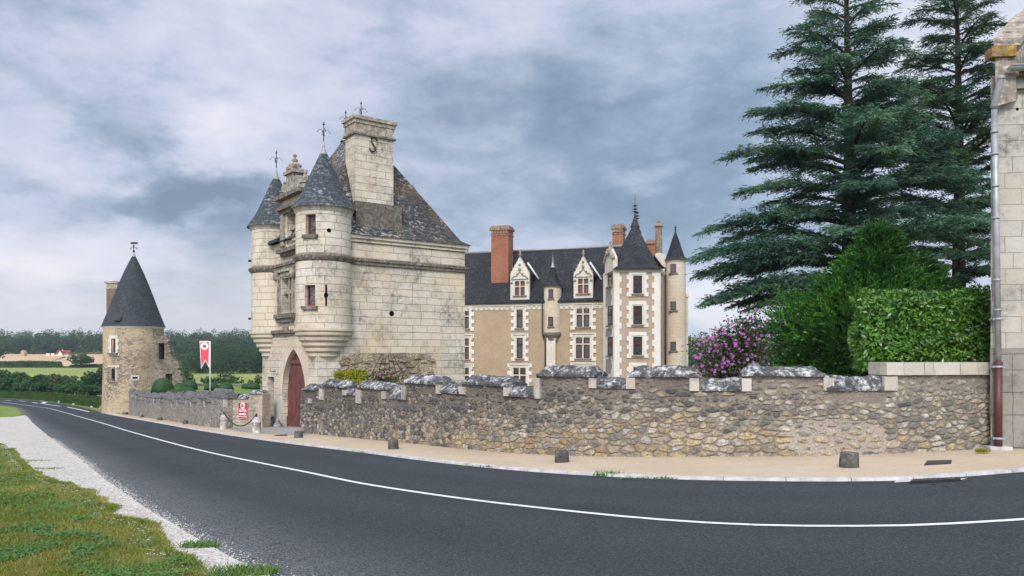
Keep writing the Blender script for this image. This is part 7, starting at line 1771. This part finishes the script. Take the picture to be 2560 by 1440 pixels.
def banner():
    Y=60; f=Fr((0,Y,0),(1,0),(0,-1)); p=at(525,HY,Y); root=thing('banner_pole','white pole with a swallow tailed coral red banner and round emblem','banner',(p.x,Y,ZT))
    xp=f.x(525.2); mb=MB().tube([f.P(xp,0,ZT-.2),f.P(xp,0,zY(853,Y))],.045,10); mb.tube([f.P(xp,0,zY(853.5,Y)),f.P(f.x(499),0,zY(853.5,Y))],.03,8); obj('pole',mb,M['pole'],root)
    out=[f.hit(*q) for q in ((499.5,853),(524.4,853),(523.6,920),(513.6,901.5),(503.2,922))]; inn=[f.hit(*q) for q in ((501.3,855),(522.9,855),(521.9,914),(513.4,897.5),(504.2,916.5))]
    def curv(pts,d,m,nm,par):
        mb=MB(); mb.slab(f,pts,d-.012,d+.012); o=obj(nm,mb,m,par); return o
    c=curv(out,.03,M['flag_white'],'cloth',root); curv(inn,.045,M['flag_red'],'red_field',c)
    x,z=f.hit(512,865); r=9.3*Y/FX; disc(f,x,z,r,.04,.062,M['flag_white'],c,'emblem'); text('M',r*1.15,f,x,z-r*.42,.066,M['sign_red'],c,'letter',.012); text('V',r*.7,f,x,z-r*.42,.067,M['sign_red'],c,'letter',.006)
banner()
# small things at the far bend
def far():
    for px,py,h,l in ((147,1009,7.5,'small white post stub beside the green bin at the bend'),(181,1009,7.5,'small brownish post with chain at the bend before the hedge')):
        p=G(px,py); k=p.y/FX; H=h*k; t=thing('stone_post',l,'post',p,'small posts at the far bend'); mb=MB().lathe(p,[(2.1*k,-.1),(2*k,H*.6),(2.2*k,H*.65),(1.6*k,H*.9),(0,H)],12); obj('shaft',mb,M['post'] if px<160 else M['stump'],t)
        mb=MB().ball(p+Vector((0,0,H)),.06,6); obj('iron_ring',mb,M['iron'],t)
    a,b=G(182,1004),G(252,1018); P=[]
    for s in range(3):
        for i in range(8):
            t=(s+i/8)/3; q=a.lerp(b,t); P.append(Vector((q.x,q.y,gz(q.x,q.y)+.45-.3*math.sin(PI*i/8))))
    mb=MB().tube(P,.035,5); tag(obj('chain',mb,M['iron'],None,P[0]),'thin dark chain sagging along the grass verge before the tower','chain')
    p=G(153,1006); k=p.y/FX; t=thing('litter_bin','small bright green litter bin in front of the clipped hedge','bin',p); mb=MB().taper(Fr(p,(1,0),(0,-1)),-3.1*k,3.1*k,-.3,.2,.15,8.2*k,.03,.03); obj('body',mb,M['bin_green'],t); mb=MB().box(Fr(p,(1,0),(0,-1)),-3.4*k,3.4*k,-.36,.26,8.2*k,8.9*k); obj('lid',mb,M['bin_green'],t)
    for px,py,l in ((184,1012.5,'small pale boulder at the foot of the brownish post'),(229,1019.5,'small white boulder on the verge halfway to the tower')):
        p=G(px,py); mb=MB().ball(p+Vector((0,0,.08)),.2,8,(1,.8,.8)); tag(obj('boulder',mb,M['post'],None,p),l,'boulder')
    p=G(253,1031); k=p.y/FX; mb=MB().lathe(p,[(6*k,-.2),(6.4*k,.2),(6*k,9*k),(4.5*k,14.5*k),(2*k,16*k),(0,16.2*k)],14,jit=.22); t=thing('corner_stone','rough brown guard stone with iron loop at the tower foot','guard stone',p); obj('block',mb,M['bumper'],t)
    mb=MB().tube([p+Vector((5.6*k,-.2,15*k)),p+Vector((7.4*k,-.2,13*k)),p+Vector((7.4*k,-.2,1*k)),p+Vector((5.6*k,-.2,.5*k))],.05,6); obj('iron_loop',mb,M['iron'],t)
    P=[G(*q) for q in ((125,1004.5),(150,1009),(183,1014),(225,1022.5),(252,1030),(258,1024),(230,1019.5),(200,1015),(150,1008),(125,1003.5))]; fill('verge_grass',P,.03,M['lawn'])
M['bin_green']=simple('green_plastic',(.03,.42,.10),.1,3,.5); M['bumper']=lichen('brown_boulder',(.25,.20,.15),(.10,.09,.08),.7,.55)
far()
# ------------------------------------------------------------------ thin evening air over the whole valley
def air():
    m=bpy.data.materials.new('haze'); m.use_nodes=True; nt=m.node_tree; nt.nodes.clear(); out=nt.nodes.new('ShaderNodeOutputMaterial'); v=nt.nodes.new('ShaderNodeVolumePrincipled')
    v.inputs['Color'].default_value=(.80,.88,1,1); v.inputs['Density'].default_value=.00020; v.inputs['Anisotropy'].default_value=.1; nt.links.new(v.outputs[0],out.inputs['Volume'])
    mb=MB().box(WORLD,-4300,4300,-600,4300,-12,60); o=obj('haze',mb,m); o['kind']='stuff'; m.cycles.homogeneous_volume=True if hasattr(m.cycles,'homogeneous_volume') else None
air()
